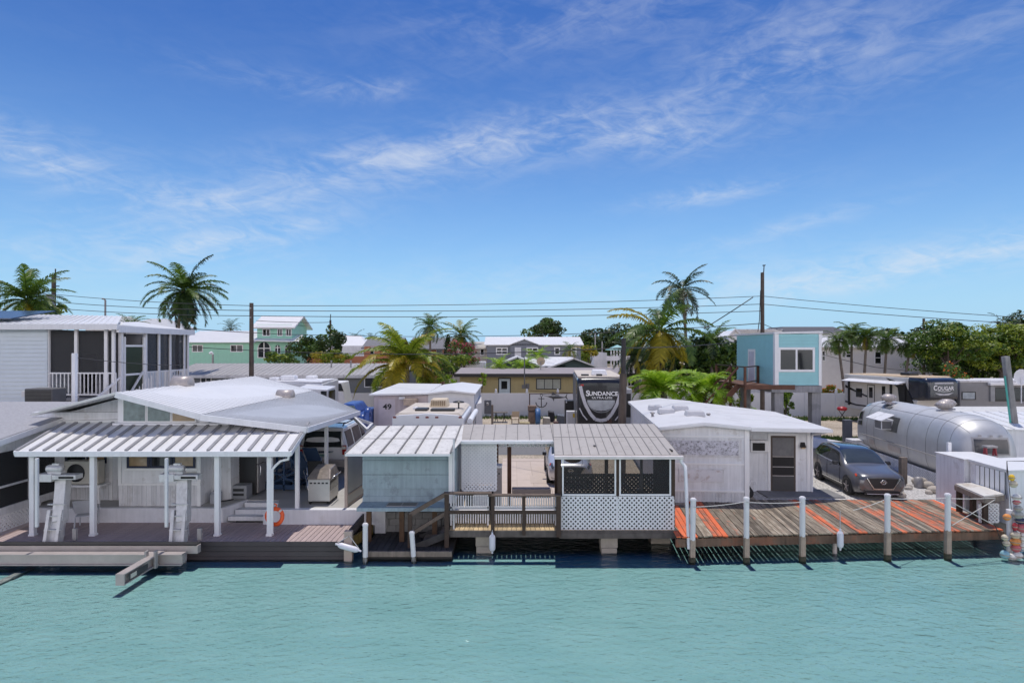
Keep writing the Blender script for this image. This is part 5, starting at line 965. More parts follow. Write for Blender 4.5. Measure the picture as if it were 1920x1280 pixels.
def palm(name, lab, base, top, n, Ln, width, mats, seed, el_hi=1.35, el_lo=-.75, droop=1.3, yellow=.25, pairs=24, hang=.5, r0=.16, r1=.11, bend=(0, 0), group=None, wind=0., nuts=0, shaft=None):
    R = random.Random(seed); base, top = V(base), V(top); t = thing(name, lab, 'palm tree', base, 0, group); mb = MB(); k = 9
    mid = base.lerp(top, .5) + V((bend[0], bend[1], 0)); pts = [(base*(1-s)*(1-s) + mid*2*s*(1-s) + top*s*s) for s in [i/k for i in range(k + 1)]]
    mb.tube(pts, [r0*1.25] + [r0 + (r1 - r0)*i/k for i in range(1, k + 1)], 9)
    for i in range(1, 26): s = i/26; q = base*(1-s)*(1-s) + mid*2*s*(1-s) + top*s*s; mb.tube([q, q + V((0, 0, .04))], (r0 + (r1 - r0)*s)*1.07, 9, False)
    mb.build('trunk', palm_trunk, t)
    if shaft: mb = MB(); mb.tube([top - V((0, 0, .5)), top], [r1*1.1, r1*.6], 8); mb.build('crown_shaft', shaft, t)
    mb = MB()
    n = int(n*1.4); pairs = int(pairs*(1.7 if Ln > 3 else 1.25)); hang *= 1.7 if Ln > 3 else 1
    for i in range(n):
        s = i / (n - 1); e = el_hi + (el_lo - el_hi) * s ** .85 + R.uniform(-.12, .12); a = i * 2.39996 + R.uniform(-.45, .45); old = s > 1 - yellow
        sl = (1 if R.random() < .75 else 0) if old else (1 if R.random() < yellow*.35 else 0)
        if old and s > .92 and len(mats) > 2 and R.random() < .7: sl = 2
        frond(mb, top + V((cos(a), sin(a), 0))*r1*.7, a, e, droop*R.uniform(.8, 1.2)*(1.15 - .3*(1 - s)), Ln*R.uniform(.85, 1.1)*(1 - .15*(s > .9)), width, R, sl, pairs, hang*R.uniform(.6, 1.5), wind, .0135 if Ln > 3 else .017)
    mb.build('crown', list(mats), t)
    if nuts:
        for i in range(nuts): a = R.uniform(0, 2*pi); mb = MB(); q = top + V((cos(a)*.3, sin(a)*.3, -.22 - R.random()*.2)); mb.ell(q, (.13, .13, .16), 8, 6); mb.build('coconut', coco, t)
    return t
def leafblob(mb, c, rad, n, size, R, slot=0, shell=.55, flat=0.):
    c, rad = V(c), V(rad)
    for i in range(n):
        while True:
            q = V((R.uniform(-1, 1), R.uniform(-1, 1), R.uniform(-1, 1)))
            if q.length < 1: break
        L_ = q.length; q = q / max(L_, .01) * (shell + (1 - shell) * L_ ** .6); p = c + V((q.x*rad.x, q.y*rad.y, q.z*rad.z)); s = size*R.uniform(.6, 1.3)
        nn = (q + V((R.uniform(-1, 1), R.uniform(-1, 1), R.uniform(-.3, 1)))*.9 + V((0, 0, flat))).normalized(); a = nn.cross(V((R.uniform(-1, 1), R.uniform(-1, 1), R.uniform(-1, 1)))).normalized(); b = nn.cross(a)
        mb.cur = slot; mb.add([p - a*s*.5, p + b*s*.32 - nn*s*.08, p + a*s*.5, p - b*s*.32 - nn*s*.08], [(0, 1, 2, 3)], False)
def tree(name, lab, base, c, rad, clumps, per, size, mats, seed, cat='tree', group=None, clump=.32, flat=0., flower=0, tr=.14, zmin=None):
    R = random.Random(seed); base, c, rad = V(base), V(c), V(rad); t = thing(name, lab, cat, base, 0, group); mb = MB(); cents = []
    for i in range(clumps):
        while True:
            q = V((R.uniform(-1, 1), R.uniform(-1, 1), R.uniform(-.8, 1)))
            if .35 < q.length < 1: break
        cents.append(c + V((q.x*rad.x, q.y*rad.y, q.z*rad.z))*.82)
    if tr:
        tb = MB(); fork = base.lerp(V((c.x, c.y, c.z - rad.z*.6)), .8); tb.tube([base, base.lerp(fork, .5) + V((R.uniform(-.1, .1), 0, 0)), fork], [tr*1.3, tr, tr*.85], 8)
        for q in cents[:14]: m_ = fork.lerp(q, .5) + V((0, 0, .15)); tb.tube([fork, m_, q], [tr*.6, tr*.35, tr*.08], 5)
        tb.build('trunk', bark, t)
    for q in cents:
        k = R.uniform(.7, 1.25)*clump; leafblob(mb, q, V((rad.x*k, rad.y*k, rad.z*k*.8)), per, size, R, 1 if (len(mats) > 1 and not flower and R.random() < .35) else 0, .3, flat)
        if flower: leafblob(mb, q + V((0, 0, rad.z*k*.3)), V((rad.x*k, rad.y*k, rad.z*k*.7)), flower, size*.8, R, 1, .6)
    mb.build('crown' if tr else 'foliage', list(mats), t); return t
def P(px, D, z=0.): return V((gx(px, D), D, z))
cocoM = (fresh, olive, dead)
# tall coconuts
palm('coconut_palm', 'tall coconut palm with wind bent fronds at far left beside transformer pole', P(60, 45), (gx(52, 45), 45, gz(562, 45)), 26, 3.6, .85, cocoM, 1, yellow=.2, nuts=6, wind=.25, droop=1.35)
palm('coconut_palm', 'tall coconut palm with dark ragged crown and curved trunk by mint house', P(350, 50), (gx(348, 50), 50, gz(545, 50)), 32, 3.5, .9, (fresh, deep, dead), 2, bend=(-1.5, 0), yellow=.3, nuts=5, wind=.2, el_lo=-1.15, droop=1.2)
palm('coconut_palm', 'broad yellowing coconut palm in the middle with spreading low fronds', P(765, 45.5), (gx(762, 45.5), 45.5, gz(682, 45.5)), 22, 4.4, 1.05, (bush_y, olive, olive), 3, yellow=.5, el_lo=-.2, droop=1.5, pairs=34, r0=.22, r1=.2)
palm('coconut_palm', 'farther coconut palm with full round crown behind the yellowing palm', P(808, 75), (gx(806, 75), 75, gz(612, 75)), 22, 2.7, .75, (fresh, fresh, dead), 4, yellow=.15, pairs=16)
palm('coconut_palm', 'far coconut palm with brownish drooping fronds left of grey modular house', P(866, 78), (gx(864, 78), 78, gz(628, 78)), 24, 3.1, .8, (fresh, olive, dead), 5, yellow=.35, pairs=16, el_lo=-1.1)
palm('coconut_palm', 'large leaning coconut palm with golden hanging fronds behind bright green palms', P(1250, 43), (gx(1236, 43), 43, gz(620, 43)), 18, 4.2, 1.0, (fresh, olive, olive), 6, yellow=.4, el_lo=-1.35, droop=1.35, pairs=30, r0=.2, r1=.18, nuts=6, wind=-.3)
palm('coconut_palm', 'tallest thin coconut palm right of the golden fronded palm', P(1286, 54), (gx(1279, 54), 54, gz(542, 54)), 17, 3.1, .8, (deep, fresh, dead), 7, yellow=.3, bend=(.4, 0), pairs=20, wind=.25, el_lo=-1.0)
palm('coconut_palm', 'small coconut palm crown showing above the roof by the street lamp', P(245, 62), (gx(245, 62), 62, gz(612, 62)), 16, 2.0, .6, (fresh, fresh, dead), 8, yellow=.05, pairs=14, el_lo=.05)
palm('slim_palm', 'slim palm standing before the right end of grey modular house', P(1069, 66), (gx(1068, 66), 66, gz(656, 66)), 14, 1.5, .55, (fresh, olive, dead), 9, yellow=.3, pairs=14, r0=.1, r1=.08)
# bright palms behind the mobile home
for k, (px, py, D, lab, sd) in enumerate(((1243, 706, 36, 'bright green arching palm, left of the pair behind the mobile home', 21), (1322, 708, 36.5, 'bright green arching palm, right of the pair behind the mobile home', 22))):
    palm('bright_palm', lab, P(px - (8 if k == 0 else 4), D), (gx(px, D), D, gz(py + 27, D)), 22, 2.35, .8, (bright, bright), sd, el_hi=1.4, el_lo=.25, droop=1.85, yellow=0, pairs=30, hang=.35, r0=.13, r1=.1, group='bright palms behind the mobile home')
for k, (px, py, D, lab, sd) in enumerate(((935, 688, 57, 'young bright palm left of two in front of the dark gable', 23), (982, 688, 57, 'young bright palm right of two in front of the dark gable', 24), (1008, 668, 64, 'young palm crown against the wall of grey modular house', 25))):
    palm('young_palm', lab, P(px, D), (gx(px, D), D, gz(py, D)), 16, 1.8, .6, (bright, bush_y), sd, el_hi=1.3, el_lo=.1, droop=1.7, yellow=.1, pairs=16, hang=.3, r0=.09, r1=.07, group='young palms before the far houses')
# row of slender palms
shaft = M('green_crown_shaft', (.12, .18, .05), .5)
row = ((1571, 632, 1587, 56, 'first slender palm of the row, trunk leaning left'), (1597, 615, 1596, 58, 'second slender palm of the row, straight trunk'), (1625, 624, 1617, 56, 'third slender palm of the row beside small window'), (1663, 630, 1655, 57, 'fourth slender palm of the row with clear tall trunk'), (1707, 640, 1689, 57, 'last slender palm of the row, trunk tilting right into tree'))
for k, (px, py, pb, D, lab) in enumerate(row):
    palm('slender_palm', lab, P(pb, D), (gx(px, D), D, gz(py + 6, D)), 26, 1.65, .6, (fresh, bush_g, olive), 30 + k, el_hi=1.3, el_lo=-.8, droop=1.5, yellow=.2, pairs=20, hang=.5, r0=.15, r1=.09, group='row of slender palms', shaft=shaft)
# fan palm clump, cypress, shrubs and trees
palm('fan_palm', 'dark low palm clump behind the thick wooden post', P(1192, 50), (gx(1195, 50), 50, gz(672, 50)), 26, 2.2, .8, (deep, fresh), 41, el_lo=-.6, droop=1.2, yellow=.1, pairs=20, r0=.2, r1=.2)
R = random.Random(9)
t = thing('cypress', 'narrow dark cypress beside the red bougainvillea', 'tree', P(840, 76)); mb = MB(); mb.tube([P(840, 76), P(840, 76, 6.5)], [.12, .04], 6); mb.build('trunk', bark, t)
mb = MB()
for i in range(14): z = 2.2 + i*.34; leafblob(mb, P(840, 76, z), (.62*(1 - (i/15)**2) + .1,)*2 + (.4,), 90, .26, R, 0, .4)
mb.build('foliage', [bush_d], t)
T = tree
T('shade_tree', 'dense round dark green tree rising behind grey modular house', P(1020, 98), P(1020, 98, gz(622, 98)), (3.3, 3, 2.3), 34, 130, .42, (bush_d, bush_g), 51, tr=.25)
T('flowering_bush', 'bougainvillea with red pink blossom behind the yellowing palm', P(868, 62), P(868, 62, gz(664, 62)), (2.0, 1.3, 1.7), 20, 60, .24, (bush_g, pinkfl), 52, 'bush', flower=45, tr=.06)
T('garden_bush', 'yellow green bushes under the bougainvillea', P(845, 59), P(848, 59, gz(682, 59)), (2.4, 1.2, 1.1), 18, 80, .24, (bush_g, bush_y), 53, 'bush', tr=.05)
T('garden_bush', 'green bush peeping over the white flat roof by the beige wall', P(818, 47), P(820, 47, gz(712, 47)), (1.4, .8, .9), 12, 80, .2, (bright, bush_y), 54, 'bush', tr=.05)
T('garden_bush', 'dark leafy tree right of the mint house balcony', P(585, 64), P(588, 64, gz(655, 64)), (2.6, 2, 2.1), 26, 90, .3, (bush_g, bush_d), 55, 'bush', tr=.1)
T('garden_bush', 'yellow green croton bushes before the orange wall', P(618, 60), P(618, 60, gz(668, 60)), (2.2, 1, 1.0), 16, 70, .26, (bush_y, olive), 56, 'bush', tr=.05)
T('garden_bush', 'round green bush below the mint house arched window', P(528, 58), P(530, 58, gz(672, 58)), (1.9, 1, .9), 14, 80, .24, (bush_g, bush_y), 57, 'bush', tr=.05)
T('dark_tree', 'dark conifer like tree beside the far thin power pole', P(628, 72), P(628, 72, gz(643, 72)), (1.6, 1.5, 2.4), 20, 80, .3, (bush_d, bush_g), 58, tr=.1)
T('sea_grape', 'dark green tree mass left of the teal house on stilts', P(1360, 52), P(1352, 52, gz(672, 52)), (3.4, 2.5, 2.7), 36, 130, .34, (bush_g, bush_d), 59, tr=.16)
T('sea_grape', 'bushy tree mass behind the two tall coconut palms', P(1296, 55), P(1296, 55, gz(682, 55)), (3.6, 2.5, 2.4), 32, 130, .34, (bush_d, bush_g), 60, tr=.16)
palm('arching_palm', 'wide arching palm fronds above the tree mass near teal house', P(1335, 51), (gx(1335, 51), 51, gz(640, 51)), 16, 2.6, .7, (fresh, deep), 61, yellow=.1, el_lo=-.2, pairs=18)
T('poinciana', 'spreading feathery tree with flat crown behind the dark nosed trailer', P(1772, 54), P(1780, 54, gz(640, 54)), (3.7, 3, 2.2), 46, 120, .3, (bush_g, bush_y), 62, clump=.26, flat=.8, tr=.2)
T('poinciana', 'large light green tree at right edge behind grey trailer', P(1875, 56), P(1880, 56, gz(650, 56)), (4.6, 3, 2.6), 60, 140, .32, (bush_y, bush_g), 63, clump=.25, flat=.6, tr=.24)
T('dense_tree', 'dark dense tree under the spreading crowns behind leaning post', P(1815, 59), P(1820, 59, gz(682, 59)), (6.0, 2.5, 2.3), 44, 130, .36, (bush_d, bush_g), 64, tr=.2)
T('dense_tree', 'tall dark tree tip above the crowns near the right edge', P(1895, 66), P(1892, 66, gz(630, 66)), (3.2, 2, 3.0), 26, 100, .36, (bush_d, bush_g), 70, tr=.2)
T('flowering_bush', 'orange flowering shrub beside dark nosed trailer roof', P(1790, 44), P(1790, 44, gz(716, 44)), (1.5, 1.0, 1.5), 16, 60, .22, (bush_g, redfl), 65, 'bush', flower=9, tr=.06)
T('flower_hedge', 'low orange flower hedge beyond the fence by white house', P(1557, 50), P(1558, 50, gz(731, 50)), (1.1, .5, .45), 10, 60, .18, (bush_y, redfl), 66, 'bush', flower=40, tr=.03)
T('leafy_shrub', 'light green shrub left of the stilt columns under teal house', P(1402, 40), P(1400, 40, gz(757, 40)), (.85, .6, 1.3), 14, 55, .2, (bush_y, bright), 67, 'bush', tr=.04)
T('leafy_shrub', 'light green shrub between the stilt columns under teal house', P(1473, 40), P(1473, 40, gz(757, 40)), (.75, .6, 1.4), 14, 55, .2, (bush_g, bright), 68, 'bush', tr=.04)
T('leafy_shrub', 'small bright sprig growing above the fence by the beige wall', P(905, 49), P(903, 49, gz(712, 49)), (.5, .3, .6), 6, 45, .17, (bright, bush_y), 69, 'bush', tr=.03)
T('garden_bush', 'green bush tops above the solar panel roof by the transformer', P(95, 52), P(98, 52, gz(578, 52)), (1.6, 1, .8), 14, 70, .24, (bush_g, bush_y), 71, 'bush', tr=.06)
T('garden_bush', 'yellow leaved bush by the teal roofed hut in the distance', P(1105, 84), P(1106, 84, gz(664, 84)), (1.7, 1, 1.4), 14, 70, .3, (bush_y, olive), 72, 'bush', tr=.06)
# far wooded skyline
R = random.Random(77); mb = MB(); X = -300
while X < 320:
    hh = R.uniform(3.2, 6.2); D_ = R.uniform(165, 215); leafblob(mb, (X, D_, hh*.55), (R.uniform(5, 9), 4, hh*.55), 260, 1.2, R, R.choice((0, 0, 1)), .3); X += R.uniform(4, 8)
for X, hh in ((32, 12.5), (40, 13), (25, 11), (20, 9), (-85, 9), (-60, 8), (-50, 8.5), (110, 11), (122, 12), (90, 8)): leafblob(mb, (X, 180, hh*.5), (7, 4, hh*.5), 1300, 1.25, R, R.choice((0, 1)), .3)
tag(struct(mb.build('distant_woods', [bush_d, bush_g]), 'stuff'), 'low dark line of woods along the horizon', 'woods')
for k, (px, py, D, lab) in enumerate(((432, 612, 100, 'tiny far palm above the long roof of mint house'), (698, 635, 120, 'tiny far palm left of the yellowing palm'), (665, 632, 110, 'tiny far palm over the distant white hip roof'), (1885, 606, 80, 'dark far palm tip above the crowns at right'))):
    palm('distant_palm', lab, P(px, D), (gx(px, D), D, gz(py + 3, D)), 14, 2.4, .8, (deep, fresh), 90 + k, yellow=.1, pairs=10, r0=.15, r1=.1)
# ------------------------------------------------------------------ houses and vehicles behind
def gable_x(mb, x0, x1, y0, y1, ze, zr, ov=.3, t=.12, ribs=0, h=.04):   # ridge along X
    ym = (y0 + y1)/2; s = (zr - ze)/(ym - y0)
    for (ya, yb) in ((y0 - ov, ym), (y1 + ov, ym)):
        za = ze - ov*s; a, b, c, d = (x0 - ov, ya, za), (x1 + ov, ya, za), (x1 + ov, yb, zr), (x0 - ov, yb, zr)
        if ribs: ribroof(mb, a, b, c, d, ribs, h, .05, t)
        else: nr = (V(b) - V(a)).cross(V(d) - V(a)).normalized(); nr = nr if nr.z > 0 else -nr; mb.hexa([V(q) - nr*t for q in (a, b, c, d)] + [V(q) for q in (a, b, c, d)])
def gable_y(mb, x0, x1, y0, y1, ze, zr, ov=.3, t=.12, ribs=0):           # ridge along Y, gable faces the camera
    xm = (x0 + x1)/2; s = (zr - ze)/(xm - x0)
    for xa in (x0 - ov, x1 + ov):
        za = ze - ov*s; a, b, c, d = (xa, y0 - ov, za), (xa, y1 + ov, za), (xm, y1 + ov, zr), (xm, y0 - ov, zr)
        if ribs: ribroof(mb, a, b, c, d, ribs, .03, .05, t)
        else: nr = (V(b) - V(a)).cross(V(d) - V(a)).normalized(); nr = nr if nr.z > 0 else -nr; mb.hexa([V(q) - nr*t for q in (a, b, c, d)] + [V(q) for q in (a, b, c, d)])
# raised white house with screened porch, far left
rh = thing('raised_house', 'raised pale blue white house with screened porch, railings and solar roof', 'house', (-27, 33, 0))
pw = M('pale_siding', (.60, .66, .72), .6, var=.04)
mb = MB(); D0 = 30; xw = gx(90, D0); xc = gx(216, D0); mb.box(-40, xw, D0, 40, 1.2, 6.35); lap(mb, (-40, D0, 1.2), (1, 0, 0), xw + 40, 6.3, .2, .045); mb.build('wall', pw, rh)
mb = MB(); mb.box(xw, xc, 32.2, 32.4, 2.9, 6.3); mb.box(xw, xc + .05, D0, 36.4, 2.88, 3.0); mb.build('porch_wall', M('porch_grey', (.24, .245, .27), .8, var=.1), rh)
mb = MB(); ribroof(mb, (-40, D0 - .4, 6.62), (xc + .3, D0 - .4, 6.5), (xc - 3.5, 36, 7.3), (-40, 36, 7.6), 60, .03, .05); mb.slab([(xc - 4, D0 - .3, 6.62), (xc + .35, D0 - .3, 6.56), (xc + .35, 36.8, 6.45), (xc - 3, 36.8, 7.0)], .1); mb.build('roof', roof_white, rh)
mb = MB(); mb.box(-40, xc + .38, D0 - .45, D0 - .32, 6.33, 6.6); mb.box(xc + .25, xc + .38, D0 - .3, 36.8, 6.2, 6.5); mb.build('fascia', white, rh)
for k in range(3): a = V((-37.5 + k*4.1, 31.1, 6.9)); mb = MB(); b = a + V((3.9, 0, 0)); up = V((0, 3.0, .55)); mb.hexa([a, b, b + up, a + up, a + V((0, 0, .05)), b + V((0, 0, .05)), b + up + V((0, 0, .05)), a + up + V((0, 0, .05))]); mb.build('solar_panel', M('solar_blue', (.035, .05, .10), .2, var=.15), rh)
def railing(a, b, z, h, n):
    a, b = V(a), V(b); mb = MB()
    for q in (z, z + h): mb.bar(V((a.x, a.y, q)), V((b.x, b.y, q)), .06, .07)
    for i in range(n + 1): q = a.lerp(b, i/n); mb.bar(V((q.x, q.y, z)), V((q.x, q.y, z + h)), .04, .04)
    return mb.build('railing', white, rh)
for px in (91, 143, 199, 213): x = gx(px, D0 + .05); mb = MB(); mb.box(x - .07, x + .07, D0, D0 + .14, 1.0 if px > 190 else 2.9, 6.35); mb.build('porch_post', white, rh)
railing((xw, D0 + .05, 0), (xc, D0 + .05, 0), 3.16, 1.05, 17)
mb = MB(); mb.box(xw, xc, D0 + .1, D0 + .11, 4.25, 6.3); mb.build('screen', dense_screen, rh)
for px, D in ((221, 30.4), (267, 32.4), (292, 33.6), (317, 34.7), (341, 36.2), (348, 36.6)): x = xc + .02; mb = MB(); mb.box(x - .08, x + .08, D - .08, D + .08, 1.0 if px in (221, 348) else 2.9, 6.3); mb.build('porch_post', white, rh)
railing((xc, 32.4, 0), (xc, 36.6, 0), 3.0, 1.15, 16); mb = MB(); mb.box(xc + .03, xc + .04, 32.4, 36.6, 4.2, 6.2); mb.build('screen', dense_screen, rh)
mb = MB()
for y in (30.6, 32.2): mb.box(xc - .05, xc + .07, y, y + .12, 2.9, 6.0)
for z in (2.9, 4.05, 5.5, 6.15): mb.box(xc - .05, xc + .07, 30.72, 32.2, z, z + .1)
o = mb.build('screen_door', white_trim, rh); mb = MB(); mb.box(xc, xc + .01, 30.7, 32.2, 3.0, 5.5); mb.build('pane', M('porch_screen_green', (.015, .028, .014), .3), o)
mb = MB(); mb.ell((xc - .8, 31, 5.75), (.2, .2, .28)); mb.tube([(xc - .8, 31, 6), (xc - .8, 31, 6.4)], .03, 6); mb.build('lantern', black, rh)
for px in (118, 166): x = gx(px, 32.1); window(rh, (x - .5, 32.19, 3.0 if px == 166 else 3.6), (1, 0, 0), 1.0, 2.3 if px == 166 else 1.8, M('dim_frame', (.4, .41, .45), .6), glass, .12, 0, 1, name='door' if px == 166 else 'window')
mb = MB(); a = V((xc + .05, 30.3, 3.0)); b = V((gx(150, 28.6), 28.6, 1.4))
for q in (0, 1.0): mb.bar(a + V((0, 0, q)), b + V((0, 0, q)), .07, .09)
for i in range(11): q = a.lerp(b, i/10); mb.bar(q, q + V((0, 0, 1)), .04, .04)
mb.build('stair_rail', white, rh)
mb = MB(); a = V((xc + .1, 30.0, 2.95)); b = V((gx(275, 32.2), 32.2, 4.15)); mb.bar(V((gx(243, 31), 30.9, 3.0)), V((gx(268, 32), 32.0, 4.2)), .06, .1)
for i in range(8): mb.bar(V((gx(246 + i*3, 31), 30.9 + i*.13, 2.95)), V((gx(246 + i*3, 31), 30.9 + i*.13, 3.1 + i*.13)), .04, .04)
mb.build('stair_rail', white, rh)
c = thing('condenser_unit', 'dark grey louvred air conditioner standing below the raised house wall', 'air conditioner', (gx(70, 27.5), 27.5, 2.3)); x0, x1 = gx(41, 27.5), gx(98, 27.5)
mb = MB(); mb.box(x0 + .1, x1, 27.5, 28.4, 2.98, 3.63); mb.build('casing', M('dark_grey_enamel', (.11, .11, .115), .6, var=.2), c, bevel=.05); mb = MB()
for i in range(9): mb.box(x0 + .15, x1 - .05, 27.485, 27.5, 3.03 + i*.062, 3.065 + i*.062)
mb.build('grille', black, c); mb = MB(); mb.box(x0 - .1, x0 + .05, 27.6, 27.75, 3.25, 3.5); mb.build('disconnect_box', dirty_white, c); mb = MB(); mb.box(x0, x1, 27.5, 28.4, 2.3, 2.98); mb.build('stand', dark_wood, c)
mb = MB(); mb.bar(at(139.5, 800, 24), at(140, 662, 24), .14, .14); mb.cur = 1; mb.bar(at(137, 800, 24.1), at(137, 664, 24.1), .1, .1); tag(mb.build('service_post', [white, old_wood]), 'tall white and wood service post rising beside the grey shingle roof', 'post')
# gray-white hip roofs at far left
for (px0, px1, y0, y1, D, lab) in ((150, 232, 590, 607, 66, 'far white hip roofed house behind the solar roof'), (215, 320, 595, 609, 78, 'far pale grey hip roofed house behind street lamp')):
    x0, x1 = gx(px0, D), gx(px1, D); zr, ze = gz(y0, D), gz(y1 + 6, D); h = thing('hip_roof_house', lab, 'house', ((x0+x1)/2, D, 0)); mb = MB(); mb.box(x0 + .6, x1 - .6, D, D + 7, 0, ze + .1); mb.build('wall', white_wall, h)
    a, b, c_, d = V((x0, D - .6, ze)), V((x1, D - .6, ze)), V((x1, D + 7.6, ze)), V((x0, D + 7.6, ze)); r0, r1 = V((x0 + (x1-x0)*.35, D + 3.5, zr)), V((x0 + (x1-x0)*.65, D + 3.5, zr)); mb = MB(); mb.add([a, b, c_, d, r0, r1], [(0, 1, 5, 4), (1, 2, 5), (2, 3, 4, 5), (3, 0, 4), (3, 2, 1, 0)]); mb.build('roof', M('pale_grey_roof', (.5, .5, .5), .5, var=.1), h)
# mint house
mi = thing('mint_house', 'mint green two storey house with white roof and square tower room', 'house', P(455, 66)); D = 66
mint = M('mint_stucco', (.36, .68, .53), .7, var=.05, streak=.05)
x0, x1, xt0, xt1 = gx(345, D), gx(555, D), gx(480, D), gx(552, D); ze = gz(640, D)
mb = MB(); mb.box(x0, x1 - .8, D, D + 8, 0, ze); mb.build('wall', mint, mi); mb = MB(); mb.box(xt0, xt1 - .35, D + .3, D + 5, ze - .2, gz(608, D)); mb.prism([(xt1 - .35, D + .3, gz(609, D)), (xt1 - .35, D + 5, gz(609, D)), (xt1 - .35, D + 2.65, gz(591, D))], (-.25, 0, 0)); mb.build('tower_wall', mint, mi)
mb = MB(); ribroof(mb, (x0 - .5, D - .5, ze - .1), (gx(482, D), D - .5, ze - .1), (gx(482, D), D + 4.5, gz(620, D + 4)), (x0 - .5, D + 4.5, gz(620, D + 4)), 30, .02, .04); mb.slab([(gx(478, D), D - .8, ze + .12), (gx(566, D), D - .8, ze - .0), (gx(556, D), D + 2, ze + .75), (gx(478, D), D + 2, ze + .75)], .1); mb.build('roof', roof_white, mi)
mb = MB(); gable_x(mb, xt0 - .1, xt1 - .2, D, D + 5.3, gz(611, D), gz(590, D), .35, .15); mb.build('tower_roof', roof_white, mi)
for a, b in ((490, 505), (518, 528), (534, 545)): window(mi, (gx(a, D), D + .29, gz(630, D)), (1, 0, 0), gx(b, D) - gx(a, D), gz(616, D) - gz(630, D), pane=glass, fw=.09, nv=1)
for a, b in ((360, 381), (432, 456)): window(mi, (gx(a, D), D - .01, gz(660, D)), (1, 0, 0), gx(b, D) - gx(a, D), gz(646, D) - gz(660, D), pane=glass, fw=.09, nv=1)
# arched window
def arch(px, w_, py, ht, par, mt=glass):
    xa = gx(px, D); c_ = [(xa - w_, 0), (xa + w_, 0)] + [(xa + w_*cos(t), ht + w_*sin(t)) for t in [pi*i/12 for i in range(13)]]; zb = gz(py, D)
    mb = MB(); mb.prism([(x, D - .015, zb + z) for x, z in c_], (0, -.03, 0)); o = mb.build('arched_window', white_trim, par); mb = MB(); k = .86
    mb.prism([(xa + (x - xa)*k, D - .05, zb + .08 + z*.96) for x, z in c_], (0, -.01, 0)); mb.build('pane', mt, o); mb = MB(); mb.box(xa - .05, xa + .05, D - .085, D - .062, zb, zb + ht + w_*.95); mb.box(xa - w_, xa + w_, D - .083, D - .062, zb + ht, zb + ht + .09); mb.build('mullion', white_trim, o)
arch(495.5, .72, 671, 1.0, mi); arch(521, .3, 668, .9, mi, glass); arch(540, .32, 668, .9, mi, glass)
mb = MB(); mb.box(gx(515, D), gx(552, D), D - .5, D - .42, gz(662, D) - .5, gz(662, D)); mb.build('balcony_rail', M('mint_grey', (.3, .42, .4), .7), mi)
# long grey house
gh = thing('long_grey_house', 'long low slate grey house with weathered metal roof behind carport', 'house', P(525, 50)); D = 50; ze = gz(703, D)
slate = M('slate_paint', (.175, .19, .215), .75, var=.06)
x0, x1 = gx(330, D), gx(752, D); mb = MB(); mb.box(x0, x1, D, D + 8, 0, ze + .1); mb.build('wall', slate, gh)
mb = MB(); gable_x(mb, x0, x1, D, D + 8, ze + .1, gz(681, D + 4), .4, .12, 46, .03); mb.build('roof', M('stained_metal_roof', (.42, .40, .385), .5, var=.14, sc=.6, streak=.2, stain=(.26, .25, .24), stain_amt=.4), gh)
mb = MB(); mb.box(x0 - .3, x1 + .3, D - .45, D - .4, ze - .22, ze + .02); mb.build('fascia', dirty_white, gh)
for a, b in ((376, 397), (602, 622), (683, 724)): window(gh, (gx(a, D), D - .01, gz(726, D)), (1, 0, 0), gx(b, D) - gx(a, D), gz(706, D) - gz(726, D), fw=.07)
for px in (470, 618, 655): mb = MB(); x = gx(px, 52); mb.tube([(x, 52.5, 3.7), (x, 52.5, 4.25)], .06, 8); mb.tube([(x, 52.5, 4.25), (x, 52.5, 4.33)], .1, 8); mb.build('plumbing_vent', alu_dull, gh)
mb = MB(); x = gx(432, 50); mb.box(x, x + .9, 49.6, 49.98, .6, 1.9); mb.build('wall_air_conditioner', cream, gh)
# salmon house, orange wall, white hip house
sm = thing('salmon_house', 'salmon walled house with dark grey roofs behind yellowing palm', 'house', P(755, 82)); D = 82; salmon = M('salmon_stucco', (.46, .19, .10), .8, var=.08)
mb = MB(); mb.box(gx(684, D), gx(828, D), D, D + 8, 0, gz(649, D)); mb.build('wall', salmon, sm); mb = MB(); gable_x(mb, gx(684, D), gx(745, D), D, D + 8, gz(650, D), gz(632, D), .4, .15); gable_x(mb, gx(772, D), gx(845, D), D - 1, D + 8, gz(652, D), gz(632, D), .4, .15); mb.build('roof', M('charcoal_roof', (.15, .15, .165), .7, var=.15), sm)
window(sm, (gx(692, D), D - .01, gz(664, D)), (1, 0, 0), .7, 1.0, pane=glass, fw=.07, nv=0); window(sm, (gx(818, D), D - .01, gz(664, D)), (1, 0, 0), .8, 1.0, pane=glass, fw=.07, nv=0)
mb = MB(); D = 63; mb.box(gx(575, D), gx(690, D), D, D + .25, 0, gz(668, D)); mb.box(gx(683, D), gx(693, D), D - .1, D + .4, 0, gz(650, D)); tag(mb.build('garden_wall', salmon), 'orange stucco garden wall left of salmon house', 'wall')
hw = thing('white_hip_house', 'far white roofed house between the dark tree and salmon house', 'house', P(650, 92)); D = 92; mb = MB(); mb.box(gx(606, D), gx(684, D), D, D + 8, 0, gz(648, D)); mb.build('wall', white_wall, hw)
mb = MB(); a, b, e, f = V((gx(600, D), D, gz(649, D))), V((gx(690, D), D, gz(649, D))), V((gx(690, D), D + 9, gz(649, D))), V((gx(600, D), D + 9, gz(649, D))); mb.add([a, b, e, f, V((gx(622, D), D + 4.5, gz(629, D + 4))), V((gx(662, D), D + 4.5, gz(629, D + 4)))], [(0, 1, 5, 4), (1, 2, 5), (2, 3, 4, 5), (3, 0, 4), (3, 2, 1, 0)]); mb.build('roof', roof_white, hw)
